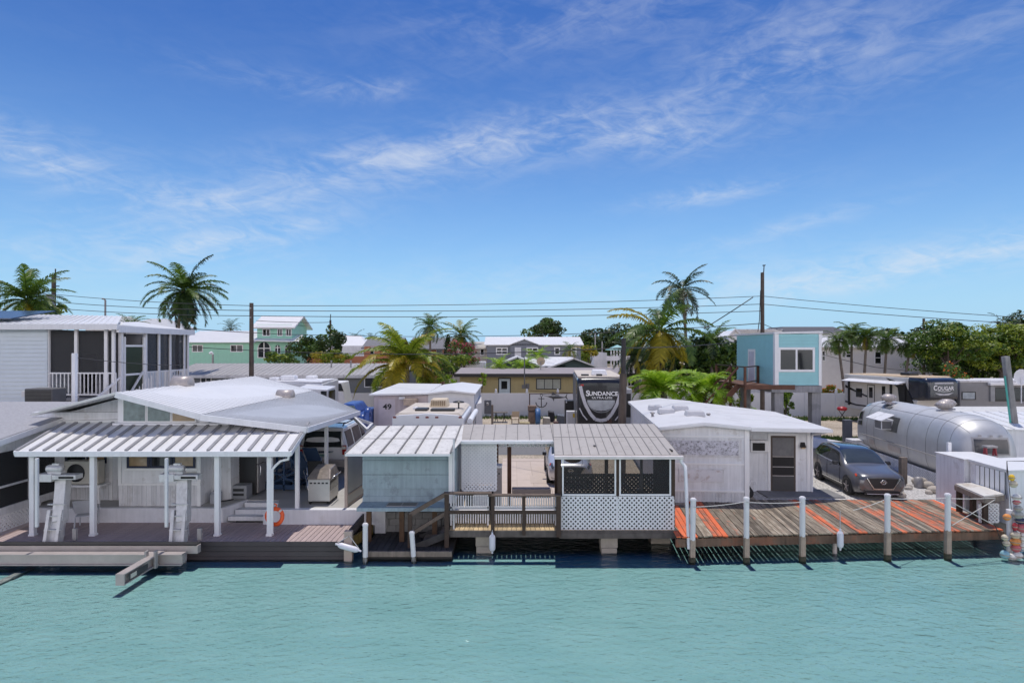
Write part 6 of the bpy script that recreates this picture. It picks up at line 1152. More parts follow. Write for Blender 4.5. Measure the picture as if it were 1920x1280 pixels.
mb = MB(); mb.box(gx(608, 80), gx(682, 80), 80, 80.1, gz(665, 80), gz(658, 80)); tag(mb.build('white_railing', white), 'white balustrade strip in front of the far white roofed house', 'railing')
# grey modular house + pale house beside it
gm = thing('grey_modular_house', 'grey clad long house with white gabled roof and white window frames', 'house', P(1000, 72)); D = 72; gcl = M('blue_grey_cladding', (.21, .225, .26), .7, var=.05)
ze = gz(645, D); mb = MB(); mb.box(gx(913, D), gx(1089, D), D, D + 8, 0, ze); lap(mb, (gx(913, D), D, 2.4), (1, 0, 0), gx(1089, D) - gx(913, D), ze, .22, .02)
for c_ in (983,): mb.prism([(gx(c_ - 26, D), D - .3, ze - .1), (gx(c_ + 26, D), D - .3, ze - .1), (gx(c_, D), D - .3, ze + .55)], (0, 3, 0)); mb.box(gx(c_ - 26, D), gx(c_ + 26, D), D - .3, D, 0, ze)
mb.build('wall', gcl, gm); mb = MB(); gable_x(mb, gx(913, D), gx(1089, D), D, D + 8, ze, gz(636, D) + .35, .3, .12, 40, .03); gable_y(mb, gx(957, D), gx(1009, D), D - .3, D + 3, ze, ze + .62, .2, .08); mb.build('roof', roof_white, gm)
for a, b in ((930, 952), (987, 1009), (1039, 1050), (1071, 1081)): window(gm, (gx(a, D), D - (.32 if 957 < a < 1009 else .03), gz(665, D)), (1, 0, 0), gx(b, D) - gx(a, D), gz(651, D) - gz(665, D), fw=.12, nv=1 if b - a > 15 else 0, nh=1)
mb = MB(); mb.box(gx(965, D), gx(977, D), D - .36, D - .3, gz(672, D), gz(651, D)); mb.build('door', white, gm)
pb = thing('pale_house', 'pale beige long house left of grey modular house', 'house', P(876, 76)); D = 76; mb = MB(); mb.box(gx(843, D), gx(916, D), D, D + 7, 0, gz(651, D)); mb.build('wall', M('pale_beige_wall', (.52, .48, .43), .7), pb); mb = MB(); gable_x(mb, gx(843, D), gx(914, D), D, D + 7, gz(652, D), gz(640, D), .3, .12); mb.build('roof', M('tan_roof', (.45, .42, .38), .6, var=.1), pb); window(pb, (gx(900, D), D - .01, gz(666, D)), (1, 0, 0), .55, .9, fw=.09, nv=0)
mb = MB(); mb.box(gx(880, 62), gx(910, 62), 62, 64, 0, gz(678, 62)); tag(mb.build('white_shed_far', white_wall, bevel=.03), 'small white outbuilding right of the bougainvillea', 'shed').name = 'outbuilding'
# dark gabled house
dg = thing('dark_gable_house', 'low dark teal house with two shallow white gables', 'house', P(1012, 60)); D = 60; mb = MB(); mb.box(gx(925, D), gx(1115, D), D, D + 7, 0, gz(690, D) + .2)
for c_, hw_ in ((970, 48), (1075, 42)): mb.prism([(gx(c_ - hw_, D), D - .2, gz(688, D)), (gx(c_ + hw_, D), D - .2, gz(688, D)), (gx(c_, D), D - .2, gz(671, D))], (0, 2, 0)); mb.box(gx(c_ - hw_, D), gx(c_ + hw_, D), D - .2, D, 0, gz(688, D))
mb.build('wall', M('dark_teal_board', (.05, .085, .095), .7, var=.15), dg); mb = MB(); gable_y(mb, gx(922, D), gx(1018, D), D - .5, D + 7, gz(687, D), gz(668, D), .3, .14); gable_y(mb, gx(1030, D), gx(1120, D), D - .5, D + 7, gz(687, D), gz(670, D), .3, .14); mb.slab([(gx(990, D), D - .2, gz(685, D)), (gx(1060, D), D - .2, gz(685, D)), (gx(1070, D), D + 4, gz(670, D)), (gx(985, D), D + 4, gz(670, D))], .12); mb.build('roof', dirty_white, dg)
ds = thing('satellite_dish', 'tan satellite dish on the beige house roof edge', 'satellite dish', P(1015, 55)); c_ = P(1014, 55, gz(677, 55)); mb = MB(); mb.lathe([(.0, .12), (.2, .08), (.38, 0)], c_, 14, 'Y'); mb.build('bowl', M('tan_dish', (.52, .42, .28), .6), ds); mb = MB(); mb.tube([c_, c_ - V((0, 0, .9))], .04, 6); mb.build('mast', alu_dull, ds); mb = MB(); mb.tube([c_, c_ + V((.5, -.4, .1))], .02, 5); mb.build('feed_arm', alu_dull, ds)
# beige house behind the fence
bh = thing('beige_house', 'long flat roofed yellow beige house right behind the white fence', 'house', P(1050, 51)); D = 51; beige = M('yellow_beige_stucco', (.42, .35, .19), .8, var=.05, streak=.08)
x0, x1 = gx(862, D), gx(1252, D); mb = MB(); mb.box(x0, x1, D, D + 7, 0, gz(706, D)); mb.build('wall', beige, bh); mb = MB(); mb.hexa([(x0 - .4, D - .8, gz(703, D)), (x1 + .3, D - .8, gz(703, D)), (x1 + .3, D + 6, gz(703, D) + .35), (x0 - .4, D + 6, gz(703, D) + .35), (x0 - .4, D - .8, gz(703, D) + .06), (x1 + .3, D - .8, gz(703, D) + .06), (x1 + .3, D + 6, gz(703, D) + .42), (x0 - .4, D + 6, gz(703, D) + .42)]); mb.build('roof', M('mauve_flat_roof', (.30, .265, .27), .8, var=.1), bh)
mb = MB(); mb.box(x0 - .42, x1 + .32, D - .86, D - .8, gz(705.5, D), gz(699.5, D)); mb.build('fascia', M('black_fascia', (.03, .028, .03), .6), bh)
mb = MB(); mb.box(gx(934, D), gx(958, D), D - .02, D, 0, gz(708, D)); mb.build('door_surround', black, bh); mb = MB(); mb.box(gx(936, D), gx(956, D), D - .06, D - .025, .0, gz(710, D)); o = mb.build('door', M('pale_blue_door', (.45, .53, .58), .5), bh); mb = MB(); mb.box(gx(940, D), gx(951, D), D - .075, D - .062, gz(729, D), gz(714, D)); mb.build('pane', glass, o)
window(bh, (gx(1005, D), D - .02, gz(730, D)), (1, 0, 0), gx(1052, D) - gx(1005, D), gz(709, D) - gz(730, D), M('dark_frame', (.05, .05, .05), .5), M('shaded_blind', (.34, .36, .33), .3, var=.2), .08, 2); window(bh, (gx(1176, D), D - .02, gz(724, D)), (1, 0, 0), .9, .6, fw=.07, nv=2); window(bh, (gx(1192, D), D - .02, gz(720, D)), (1, 0, 0), .5, .45, fw=.06, nv=0, nh=2)
mb = MB(); x = gx(983, D); mb.tube([(x, D - .9, gz(722, D)), (x, D - .9, gz(672, D))], .05, 6); mb.box(x - .2, x + .2, D - .12, D - .01, gz(728, D), gz(721, D)); mb.box(x + .15, x + .42, D - .12, D - .01, gz(729, D), gz(719, D)); mb.build('electric_mast', M('service_grey', (.16, .16, .17), .6), bh)
# white privacy fence
fc = thing('privacy_fence', 'long white vinyl privacy fence with capped posts across the lots', 'fence', (5, 48, 0)); D = 48; vin = M('vinyl_fence', (.66, .67, .71), .45, var=.04)
xs = [gx(640, D) + i*2.42 for i in range(22)]
for i, x in enumerate(xs):
    mb = MB(); mb.box(x - .07, x + .07, D - .07, D + .07, 0, 1.95); mb.tube([(x, D, 1.95), (x, D, 2.0), (x, D, 2.04), (x, D, 2.16), (x, D, 2.24)], [.12, .12, .06, .09, .005], 8); mb.build('post', vin, fc)
    if i < 21: mb = MB(); mb.box(x + .07, x + 2.35, D - .02, D + .02, .05, 1.85); ribwall(mb, (x + .07, D - .02, .1), (1, 0, 0), 2.28, 1.7, .28, .008, .008); mb.box(x + .07, x + 2.35, D - .04, D + .04, 1.76, 1.88); mb.build('panel', vin, fc)
# teal house on stilts
th = thing('stilt_house', 'small teal boxy house raised on grey concrete stilts', 'house', P(1495, 34)); D = 34; teal = M('teal_siding', (.31, .60, .63), .6, var=.05)
x0, x1 = gx(1454, D), gx(1538, D); zb, zt = gz(722, D), gz(626, D); mb = MB(); mb.box(x0, x1, D, 39.8, zb, zt); lap(mb, (x0, D, zb), (1, 0, 0), x1 - x0, zt, .19, .035); lap(mb, (x0, 39.8, zb), (0, -1, 0), 5.8, zt, .19, .035); mb.build('wall', teal, th)
mb = MB(); mb.hexa([(x0 - .1, D - .1, zt), (x1 + .1, D - .1, zt + .05), (x1 + .1, 40, zt + .05), (x0 - .1, 40, zt), (x0 - .1, D - .1, zt + .1), (x1 + .1, D - .1, zt + .16), (x1 + .1, 40, zt + .16), (x0 - .1, 40, zt + .1)]); mb.build('roof', white, th)
mb = MB(); mb.box(x0 - .05, x0 + .16, D - .055, D, zb, zt); mb.box(x0 - .052, x0, D - .01, D + .2, zb, zt); mb.build('corner_trim', white_trim, th); mb = MB(); mb.box(x1 - .1, x1 + .05, D - .055, D, zb, zt); mb.build('corner_trim', white_trim, th)
o = window(th, (gx(1458, D), D - .045, gz(697, D)), (1, 0, 0), gx(1527, D) - gx(1458, D), gz(651, D) - gz(697, D), fw=.13, nv=1)
mb = MB(); mb.box(x0 - .06, x0 - .04, 36.9, 37.7, zb + .05, zt - 1.0); mb.build('door', M('lilac_white_door', (.56, .55, .64), .5), th); mb = MB(); mb.box(x0 - .05, x0 - .019, 36.75, 37.85, zb, zt - .85); mb.build('door_casing', white_trim, th)
mb = MB(); mb.box(x0 - .25, x1 + .05, D - .1, 39.8, zb - .38, zb - .03); mb.build('floor_beam', stilt_grey, th)
for x, y in ((x0 + .0, D + .1), (x1 - .4, D + .1), (x0 + .0, 38.8), (x1 - .4, 38.8)): mb = MB(); mb.box(x, x + .5, y, y + .5, 0, zb - .38); mb.build('stilt', stilt_grey, th, bevel=.02)
pl = th
mb = MB(); mb.hexa([(x0 - 1.7, D + .1, zb - .16), (x0 + .05, D - .2, zb - .16), (x0, 39.5, zb - .16), (x0 - 1.7, 39.5, zb - .16), (x0 - 1.7, D + .1, zb - .0), (x0 + .05, D - .2, zb - .0), (x0, 39.5, zb - .0), (x0 - 1.7, 39.5, zb)]); mb.bar((x0 - 1.7, D, zb - .1), (x0 + 1.0, D - .14, zb - .1), .08, .25); mb.build('landing', red_wood, pl)
for x, y, z in ((x0 - 1.65, D + .1, 0), (x0 - .1, D + 2.2, zb), (x0 - 1.65, D + 2.4, 0), (x0 - 1.65, 38.9, 0)): mb = MB(); mb.box(x - .06, x + .06, y - .06, y + .06, z, zb + 1.0); mb.build('railing_post', red_wood, pl)
mb = MB(); mb.bar((x0 - 1.65, D + .1, zb + 1.0), (x0 - 1.65, 39, zb + 1.0), .1, .06); mb.bar((x0 - 1.65, D + .1, zb + 1.0), (x0 - .1, D + 2.2, zb + 1.0), .1, .06); mb.bar((x0 - 1.65, D + .1, zb + .15), (x0 - .1, D + 2.2, zb + .15), .05, .06); mb.build('railing', dark_wood, pl)
for y in (D + 1.0, D + 2.2): mb = MB(); mb.bar((x0 - 1.7, y, zb - .1), (x0 - 4.2, y, .6), .06, .3); mb.bar((x0 - 1.7, y, zb + .95), (x0 - 4.2, y, 1.6), .06, .1); mb.build('stair_stringer', red_wood, pl)
mb = MB()
for k in range(12): mb.box(x0 - 1.95 - k*.21, x0 - 1.7 - k*.21, D + 1.0, D + 2.2, zb - .25 - k*.235, zb - .21 - k*.235)
mb.build('stair_treads', red_wood, pl)
# white two-storey house and roofs behind
wh = thing('white_two_storey_house', 'plain white two storey house behind the row of slender palms', 'house', P(1640, 63)); D = 63
x0, x1 = gx(1538, D), gx(1760, D); ze = gz(648, D); mb = MB(); mb.box(x0, x1, D, D + 8, 0, ze); mb.build('wall', M('warm_white_wall', (.70, .685, .68), .7, var=.05), wh); mb = MB(); gable_x(mb, x0, x1, D, D + 8, ze, gz(630, D + 4), .4, .14, 40, .03); mb.build('roof', roof_white, wh)
for a, b, y0, y1 in ((1540, 1548, 657, 677), (1585, 1600, 657, 671), (1639, 1653, 658, 683)): window(wh, (gx(a, D), D - .01, gz(y1, D)), (1, 0, 0), gx(b, D) - gx(a, D), gz(y0, D) - gz(y1, D), fw=.1, nv=0, nh=1)
dr = thing('dark_roof_house', 'house with wide charcoal hip roof behind teal house', 'house', P(1525, 76)); D = 76; x0, x1 = gx(1462, D), gx(1596, D); mb = MB(); mb.box(x0 + .6, x1 - .6, D, D + 8, 0, gz(622, D)); mb.build('wall', white_wall, dr)
mb = MB(); zr = gz(611.5, D); ze = gz(624, D); mb.add([(x0, D - .5, ze), (x1, D - .5, ze), (x1, D + 8, ze), (x0, D + 8, ze), (x0 + 1.2, D + 2, zr), (x1 - 1.2, D + 2, zr), (x1 - 1.2, D + 6, zr), (x0 + 1.2, D + 6, zr)], [(0, 1, 5, 4), (1, 2, 6, 5), (2, 3, 7, 6), (3, 0, 4, 7), (4, 5, 6, 7), (3, 2, 1, 0)]); mb.build('roof', M('charcoal_membrane', (.075, .075, .085), .6, var=.1), dr)
wg = thing('white_gable_house', 'small white gabled house left of the charcoal roof', 'house', P(1415, 70)); D = 70; mb = MB(); mb.box(gx(1367, D), gx(1466, D), D, D + 5, 0, gz(629, D)); mb.prism([(gx(1366, D), D, gz(630, D)), (gx(1392, D), D, gz(630, D)), (gx(1378, D), D, gz(619, D))], (0, 5, 0)); mb.build('wall', white_wall, wg); mb = MB(); mb.slab([(gx(1378, D), D - .2, gz(617, D)), (gx(1466, D), D - .2, gz(617, D)), (gx(1466, D), D + .3, gz(628, D)), (gx(1390, D), D + .3, gz(628, D))], .1); mb.bar((gx(1364, D), D - .1, gz(631, D)), (gx(1378, D), D - .1, gz(617, D)), .3, .15); mb.bar((gx(1392, D), D - .1, gz(631, D)), (gx(1378, D), D - .1, gz(617, D)), .3, .15); mb.build('roof', dirty_white, wg)
th2 = thing('teal_roof_hut', 'tiny far pavilion with teal roof and white columns', 'pavilion', P(1155, 88)); D = 88; mb = MB()
for i in range(6): x = gx(1146 + i*5.5, D); mb.box(x - .09, x + .09, D, D + .18, 0, gz(656, D))
mb.build('column', white, th2); mb = MB(); mb.add([(gx(1140, D), D - .5, gz(656, D)), (gx(1180, D), D - .5, gz(656, D)), (gx(1180, D), D + 3, gz(656, D)), (gx(1140, D), D + 3, gz(656, D)), (gx(1160, D), D + 1.2, gz(646, D))], [(0, 1, 4), (1, 2, 4), (2, 3, 4), (3, 0, 4), (3, 2, 1, 0)]); mb.build('roof', M('teal_roof', (.2, .42, .42), .5), th2)
mb = MB(); mb.box(gx(1136, D), gx(1180, D), D - .6, D - .5, gz(676, D), gz(667, D)); mb.build('balustrade', white, th2)
mb = MB(); mb.hexa([(gx(1112, 90), 90, 0), (gx(1140, 90), 90, 0), (gx(1140, 90), 94, 0), (gx(1112, 90), 94, 0), (gx(1114, 90), 90, gz(659, 90)), (gx(1138, 90), 90, gz(661, 90)), (gx(1138, 90), 94, gz(661, 90)), (gx(1114, 90), 94, gz(659, 90))]); o = mb.build('covered_boat', white); tag(o, 'boat under white cover on the far lot near teal pavilion', 'boat')
# shed 49 and white trailers in the middle left
sd_ = thing('lilac_shed', 'pinkish white trailer home and annexe with number 49 on its door', 'mobile home', P(800, 32)); D = 32; lil = M('pinkish_board', (.50, .44, .46), .7, var=.08, streak=.12)
mb = MB(); x0, xm, x1 = gx(701, D), gx(803, D), gx(889, D); mb.box(x0, xm, D, 37, 0, gz(741, D)); ribwall(mb, (x0, D, 0), (1, 0, 0), xm - x0, gz(742, D), .3, .012, .012); mb.build('annexe_wall', lil, sd_)
mb = MB(); mb.prism([(xm, D - .05, 0), (x1, D - .05, 0), (x1, D - .05, gz(739, D)), ((xm + x1)/2, D - .05, gz(734, D)), (xm, D - .05, gz(739, D))], (0, 7, 0)); mb.box(gx(824, D), gx(880, D), D - .08, D - .05, 1.4, gz(748, D)); mb.build('wall', M('cool_white_panel', (.60, .61, .64), .6, var=.05), sd_)
mb = MB(); mb.hexa([(x0 - .2, D - .25, gz(741, D)), (xm, D - .25, gz(739, D)), (xm, 38, gz(739, D)), (x0 + .2, 38, gz(741, D) + .05), (x0 - .2, D - .25, gz(738, D)), (xm, D - .25, gz(736, D)), (xm, 38, gz(736, D) + .1), (x0 + .2, 38, gz(738, D) + .2)])
xq = (xm + x1)/2; zc = gz(738.5, D); mb.hexa([(xm, D - .3, zc), (xq, D - .3, zc + .13), (xq, 39, zc + .13), (xm, 39, zc), (xm, D - .3, zc + .07), (xq, D - .3, zc + .22), (xq, 39, zc + .22), (xm, 39, zc + .07)]); mb.hexa([(xq, D - .3, zc + .13), (x1 + .1, D - .3, zc), (x1 + .1, 39, zc), (xq, 39, zc + .13), (xq, D - .3, zc + .22), (x1 + .1, D - .3, zc + .07), (x1 + .1, 39, zc + .07), (xq, 39, zc + .22)]); mb.build('roof', roof_white, sd_)
mb = MB(); mb.box(gx(710, D), gx(741, D), D - .045, D - .015, 0, gz(748, D)); o = mb.build('door', M('lilac_door', (.53, .48, .52), .6), sd_); text('49', .38, black, o, (gx(726.5, D), D - .055, gz(766.5, D)), (1, 0, 0), (0, 0, 1), .03, sx=1.2, name='house_number')
mb = MB(); mb.box(gx(760, D), gx(784, D), D - .55, D - .02, gz(758, D), gz(746, D)); mb.build('window_unit', M('tan_unit', (.42, .33, .26), .6, var=.3, sc=8), sd_); mb = MB(); mb.box(gx(749, D), gx(760, D), D - .2, D - .02, gz(748, D), gz(743, D)); mb.build('eave_lamp', dirty_white, sd_)
mb = MB(); mb.hexa([(gx(892, 33), 33, 0), (gx(907, 33), 33, 0), (gx(905, 38), 38, 0), (gx(892, 38), 38, 0), (gx(892, 33), 33, 2.4), (gx(903, 33), 33, 2.5), (gx(902, 38), 38, 2.5), (gx(892, 38), 38, 2.4)]); mb.build('side_cover', dirty_white, sd_)
rv = thing('travel_trailer', 'white travel trailer seen from behind with roof air conditioner and red marker lights', 'travel trailer', P(803, 21.6)); D = 21.6; x0, x1 = gx(735, D), gx(870, D)
mb = MB(); zt = gz(778, D); mb.prism([(x0, D, .5), (x1, D, .5), (x1, D, zt - .1), (x1 - .25, D, zt), ((x0 + x1)/2, D, zt + .06), (x0 + .25, D, zt), (x0, D, zt - .1)], (0, 4.1, 0)); mb.build('body', M('trailer_white', (.66, .67, .70), .4, var=.04), rv, bevel=.03)
mb = MB(); mb.hexa([(x0 + .08, D + .05, zt - .02), (x1 - .08, D + .05, zt - .02), (x1 - .08, D + 4.05, zt - .02), (x0 + .08, D + 4.05, zt - .02), (x0 + .2, D + .1, zt + .07), (x1 - .2, D + .1, zt + .07), (x1 - .2, D + 4, zt + .07), (x0 + .2, D + 4, zt + .07)]); mb.build('roof', M('tan_rubber_roof', (.56, .50, .43), .8, var=.15, stain=(.38, .33, .28), stain_amt=.35), rv)
for px in (740, 783, 801, 819, 863): mb = MB(); x = gx(px, D); mb.box(x - .055, x + .055, D - .03, D, gz(783.5, D), gz(780.5, D)); mb.build('marker_light', M('red_marker', (.16, .02, .02), .3), rv)
ya = 24.3; xa = gx(825, ya); za = zt + .07; mb = MB(); mb.hexa([(xa - .36, ya - .5, za), (xa + .36, ya - .5, za), (xa + .36, ya + .4, za), (xa - .36, ya + .4, za), (xa - .3, ya - .4, za + .3), (xa + .3, ya - .4, za + .3), (xa + .3, ya + .3, za + .3), (xa - .3, ya + .3, za + .3)]); o = mb.build('roof_air_conditioner', M('cream_plastic', (.62, .52, .38), .6, var=.06), rv, bevel=.04)
for i in range(7): mb = MB(); mb.box(xa - .28 + i*.082, xa - .24 + i*.082, ya - .51, ya - .475, za + .05, za + .24); mb.build('louvre', M('brown_louvre', (.26, .20, .13), .7), o)
mb = MB(); mb.box(gx(780, 22.6), gx(803, 22.6), 22.3, 22.9, za, za + .08); mb.build('roof_hatch', black, rv, bevel=.02); mb = MB(); mb.box(gx(808, 22.4), gx(853, 22.4), 22.2, 22.6, za, za + .09); mb.build('roof_vent', black, rv, bevel=.03)
mb = MB(); q = V((gx(860, 23.3), 23.3, za)); mb.tube([q, q + V((0, 0, .2))], .03, 6); mb.lathe([(.02, .3), (.2, .26), (.22, .22), (.02, .2)], q, 12); mb.build('antenna', black, rv); mb = MB(); mb.lathe([(.12, 0), (.12, .07), (.02, .1)], (gx(780, 23), 23, za), 10); mb.build('vent_cap', dirty_white, rv)
mb = MB(); mb.tube([(x1 + .18, D + .3, zt - .25), (x1 + .2, D + 3.8, zt - .25)], .1, 8); o = mb.build('awning_roll', white, rv); mb = MB()
for y in (.5, 3.4): mb.bar((x1 + .12, D + y, .7), (x1 + .14, D + y, zt - .2), .06, .06)
mb.build('awning_arm', alu_dull, rv)
for sx in (x0 + .2, x1 - .45): mb = MB(); mb.lathe([(.1, 0), (.34, 0), (.36, .03), (.36, .2), (.34, .23), (.1, .23)], (sx, D + 2.2, .36), 16, 'X'); mb.build('wheel', rubber, rv)
mb = MB(); mb.box(gx(728, 22), gx(733, 22), 22, 22.2, 0, 2.55); mb.box(x0 - .15, x0 - .02, 22, 25, 2.3, 2.5); tag(mb.build('awning_frame', black), 'dark side frame standing left of the white travel trailer', 'frame')
mo = thing('motorhome', 'white motorhome roof with three vents behind corrugated roof', 'motorhome', P(560, 38)); D = 38; x0, x1 = gx(500, D), gx(605, D); zt = gz(716, D)
mb = MB(); mb.hexa([(x0, D, .5), (x1, D, .5), (x1, 41.5, .5), (x0, 41.5, .5), (x0, D, zt), (x1, D, zt - .1), (x1, 41.5, zt), (x0, 41.5, zt)]); mb.build('body', M('trailer_white', (.66, .67, .70), .4), mo, bevel=.06); mb = MB(); mb.box(x0 + .05, x1 - .05, D + .05, 41.4, zt - .05, zt + .05); mb.build('roof', white, mo)
for px, D2, w_, h_ in ((511, 38.6, .55, .2), (538, 39, .9, .3), (581, 40.5, .6, .22)): x = gx(px, D2); mb = MB(); mb.box(x - w_/2, x + w_/2, D2, D2 + .8, zt + .03, zt + .05 + h_); mb.build('roof_vent', white, mo, bevel=.08)
xa = gx(618, 36.5); mb = MB(); mb.hexa([(xa - 1.9, 36.2, .5), (xa, 36.2, .5), (xa, 38, .5), (xa - 1.9, 38, .5), (xa - 1.9, 36.2, gz(727, 36.2)), (xa - .05, 36.2, gz(730, 36.2)), (xa - .05, 38, gz(727, 36.2)), (xa - 1.9, 38, gz(724, 36.2))]); mb.build('cab', M('trailer_white', (.66, .67, .70), .4), mo, bevel=.05); mb = MB(); mb.box(xa - .42, xa - .08, 36.17, 36.2, 1.8, gz(733, 36.2)); mb.box(xa, xa + .02, 36.4, 37.6, 1.9, gz(733, 36.2)); mb.build('side_glass', glass, mo)
tk = thing('delivery_truck', 'white box truck cab behind fence left end', 'truck', P(637, 44)); D = 44; x0, x1 = gx(617, D), gx(651, D); mb = MB(); mb.hexa([(x0, D, .5), (x1, D, .5), (x1, 46, .5), (x0, 46, .5), (x0, D, gz(716, D)), (x1 - .4, D, gz(716, D)), (x1 - .4, 46, gz(716, D)), (x0, 46, gz(716, D))]); mb.build('cab', white, tk, bevel=.08); mb = MB(); mb.hexa([(x1 - .85, D - .02, gz(733, D)), (x1 - .25, D - .02, gz(733, D)), (x1 - .25, D, gz(733, D)), (x1 - .85, D, gz(733, D)), (x1 - .75, D - .02, gz(719, D)), (x1 - .45, D - .02, gz(719, D)), (x1 - .45, D, gz(719, D)), (x1 - .75, D, gz(719, D))]); mb.build('side_window', glass, tk)
# white flat mobile home right of aluminium trailer
fm = thing('flat_roof_home', 'white flat roofed mobile home with teal trim behind aluminium trailer', 'mobile home', (25, 28, 0)); mb = MB(); mb.box(20.6, 34, 27.0, 32, 0, 2.25); mb.build('wall', white_wall, fm); mb = MB(); mb.hexa([(20.4, 26.7, 2.2), (34, 26.7, 2.2), (34, 32.3, 2.2), (20.4, 32.3, 2.2), (20.4, 26.7, 2.28), (34, 26.7, 2.28), (34, 32.3, 2.36), (20.4, 32.3, 2.36)]); mb.build('roof', roof_old, fm)
mb = MB(); mb.box(20.4, 34, 26.66, 26.7, 2.08, 2.28); mb.box(20.36, 20.4, 26.7, 32.3, 2.1, 2.28); mb.build('teal_trim', M('teal_trim', (.13, .30, .34), .5), fm)
lpst = thing('leaning_post', 'leaning weathered grey post with teal paint streak at right', 'post', at(1905, 808, 25)); mb = MB(); mb.bar(at(1906, 830, 25), at(1885, 668, 25), .2, .2); mb.build('shaft', M('grey_post_wood', (.27, .26, .255), .85, var=.25, streak=.3), lpst); mb = MB(); mb.bar(at(1899, 830, 24.88), at(1884, 705, 24.88), .07, .02); mb.build('teal_streak', M('teal_paint', (.05, .32, .27), .6, var=.2), lpst)
mb = MB(); mb.lathe([(.0, .1), (.3, .05), (.45, 0)], P(1915, 36, gz(706, 36)), 14, 'Y'); mb.tube([P(1915, 36, gz(706, 36)), P(1915, 36, 2.2)], .03, 6); tag(mb.build('satellite_dish', white), 'white satellite dish cut by the right edge above grey trailer', 'satellite dish')
# ------------------------------------------------------------------ vehicles
def fifthwheel(lab, x, y, rz, Wd, Ln, zt, front, kind):
    t = thing('fifth_wheel_trailer', lab, 'camper trailer', (x, y, 0), rz); h = Wd/2
    def sec(yy, zt_, zb_, hw):
        pr = [(hw*.98, zb_), (hw, zb_ + (zt_ - zb_)*.1), (hw, zb_ + (zt_ - zb_)*.5), (hw, zt_ - .28), (hw*.96, zt_ - .1), (hw*.8, zt_ - .015), (0, zt_)]
        return [(-a, yy, b) for a, b in pr] + [(a, yy, b) for a, b in reversed(pr[:-1])]
    return t, h, sec
capb = M('gloss_black_cap', (.016, .016, .019), .22, var=.15, coat=.5); silver = M('silver_decal', (.50, .50, .53), .35, var=.05); wht_l = M('decal_white', (.82, .82, .82), .4); tanr = M('tan_rubber_roof', (.56, .50, .43), .8); grey_l = M('decal_grey', (.25, .26, .28), .4, var=.2)
# --- dark nosed trailer facing the camera in the middle
t, h, sec = fifthwheel('fifth wheel trailer with glossy black nose and silver shield facing the canal', gx(1127, 32), 32, radians(-4.4), 2.5, 9, 3.92, None, 0)
rows = [sec(-.28, 3.55, 1.55, 1.12), sec(-.22, 3.7, 1.2, 1.2), sec(-.05, 3.86, 1.05, 1.25), sec(.35, 3.9, 1.0, 1.26), sec(1.2, 3.92, 1.0, 1.26)]
rows = [sec(0, 3.62, 1.5, 1.15), sec(.06, 3.74, 1.25, 1.2), sec(.22, 3.86, 1.1, 1.25), sec(.6, 3.9, 1.05, 1.26), sec(1.6, 3.92, 1.05, 1.26)]
lf = Loft(rows); mb = MB(); lf.grid(mb, 4, 3); mb.build('nose_cap', capb, t, True)
mb = MB(); mb.box(-1.26, 1.26, 1.6, 9, .55, 3.8); mb.box(-1.22, 1.22, .4, 1.7, .55, 1.2); mb.build('body', M('trailer_charcoal', (.13, .13, .145), .4), t, True, .04)
mb = MB(); mb.box(-1.2, 1.2, .3, 9, 3.84, 3.95); mb.build('roof', tanr, t, True, .03)
mb = MB(); mb.hexa([(-.42, 1.2, 3.95), (.42, 1.2, 3.95), (.42, 2.2, 3.95), (-.42, 2.2, 3.95), (-.36, 1.3, 4.25), (.36, 1.3, 4.25), (.36, 2.1, 4.25), (-.36, 2.1, 4.25)]); mb.build('roof_air_conditioner', white, t, True, .05)
mb = MB(); mb.box(-1.0, -.6, .8, 1.2, 3.95, 4.03); mb.box(-.2, .1, .6, .9, 3.95, 4.05); mb.build('roof_vent', black, t, True)
Y0 = -.012
def strip(pts, w_, name, mt, y=Y0, par=None):     # flat decal ribbon on the nose
    mb = MB(); n = len(pts)
    for i in range(n - 1):
        a, b = V((pts[i][0], y, pts[i][1])), V((pts[i+1][0], y, pts[i+1][1])); d = (b - a).normalized(); s = V((-d.z, 0, d.x)) * w_/2; mb.hexa([a - s, b - s, b - s + V((0, .004, 0)), a - s + V((0, .004, 0)), a + s, b + s, b + s + V((0, .004, 0)), a + s + V((0, .004, 0))])
    return mb.build(name, mt, par or t, True)
def shield(s): return [(-1.08, 3.45), (-.98, 3.0), (-.82, 2.5), (-.55, 2.0), (-.3, 1.72), (0, 1.66), (.3, 1.72), (.55, 2.0), (.82, 2.5), (.98, 3.0), (1.08, 3.45)]
strip(shield(1), .17, 'shield_stripe', silver); strip([(-1.12, 2.3), (-.95, 1.95), (-.72, 1.68)], .06, 'side_stripe', silver); strip([(1.12, 2.3), (.95, 1.95), (.72, 1.68)], .06, 'side_stripe', silver)
mb = MB(); a = [(-.72, 2.72), (.72, 2.72)] + [(.72*cos(q), 2.66 - .5*sin(q)) for q in [pi*i/12 for i in range(13)]]; mb.prism([(x, Y0, z) for x, z in a], (0, .006, 0)); mb.build('nose_window', M('silvered_glass', (.38, .40, .42), .15, var=.25, sc=3), t, True)
strip([(.72*cos(q)*.9, 2.60 - .52*sin(q)) for q in [pi*i/12 for i in range(13)]], .035, 'window_trim', grey_l, Y0 - .002)
text('S', .40, wht_l, t, (-.69, Y0 - .008, 2.94), (1, 0, 0), (0, 0, 1), .02, sx=1.1, local=True); text('UNDANCE', .30, wht_l, t, (.12, Y0 - .008, 2.96), (1, 0, 0), (0, 0, 1), .02, sx=1.03, local=True); text('ULTRA-LITE', .13, wht_l, t, (.05, Y0 - .008, 2.80), (1, 0, 0), (0, 0, 1), .015, sx=1.55, local=True)
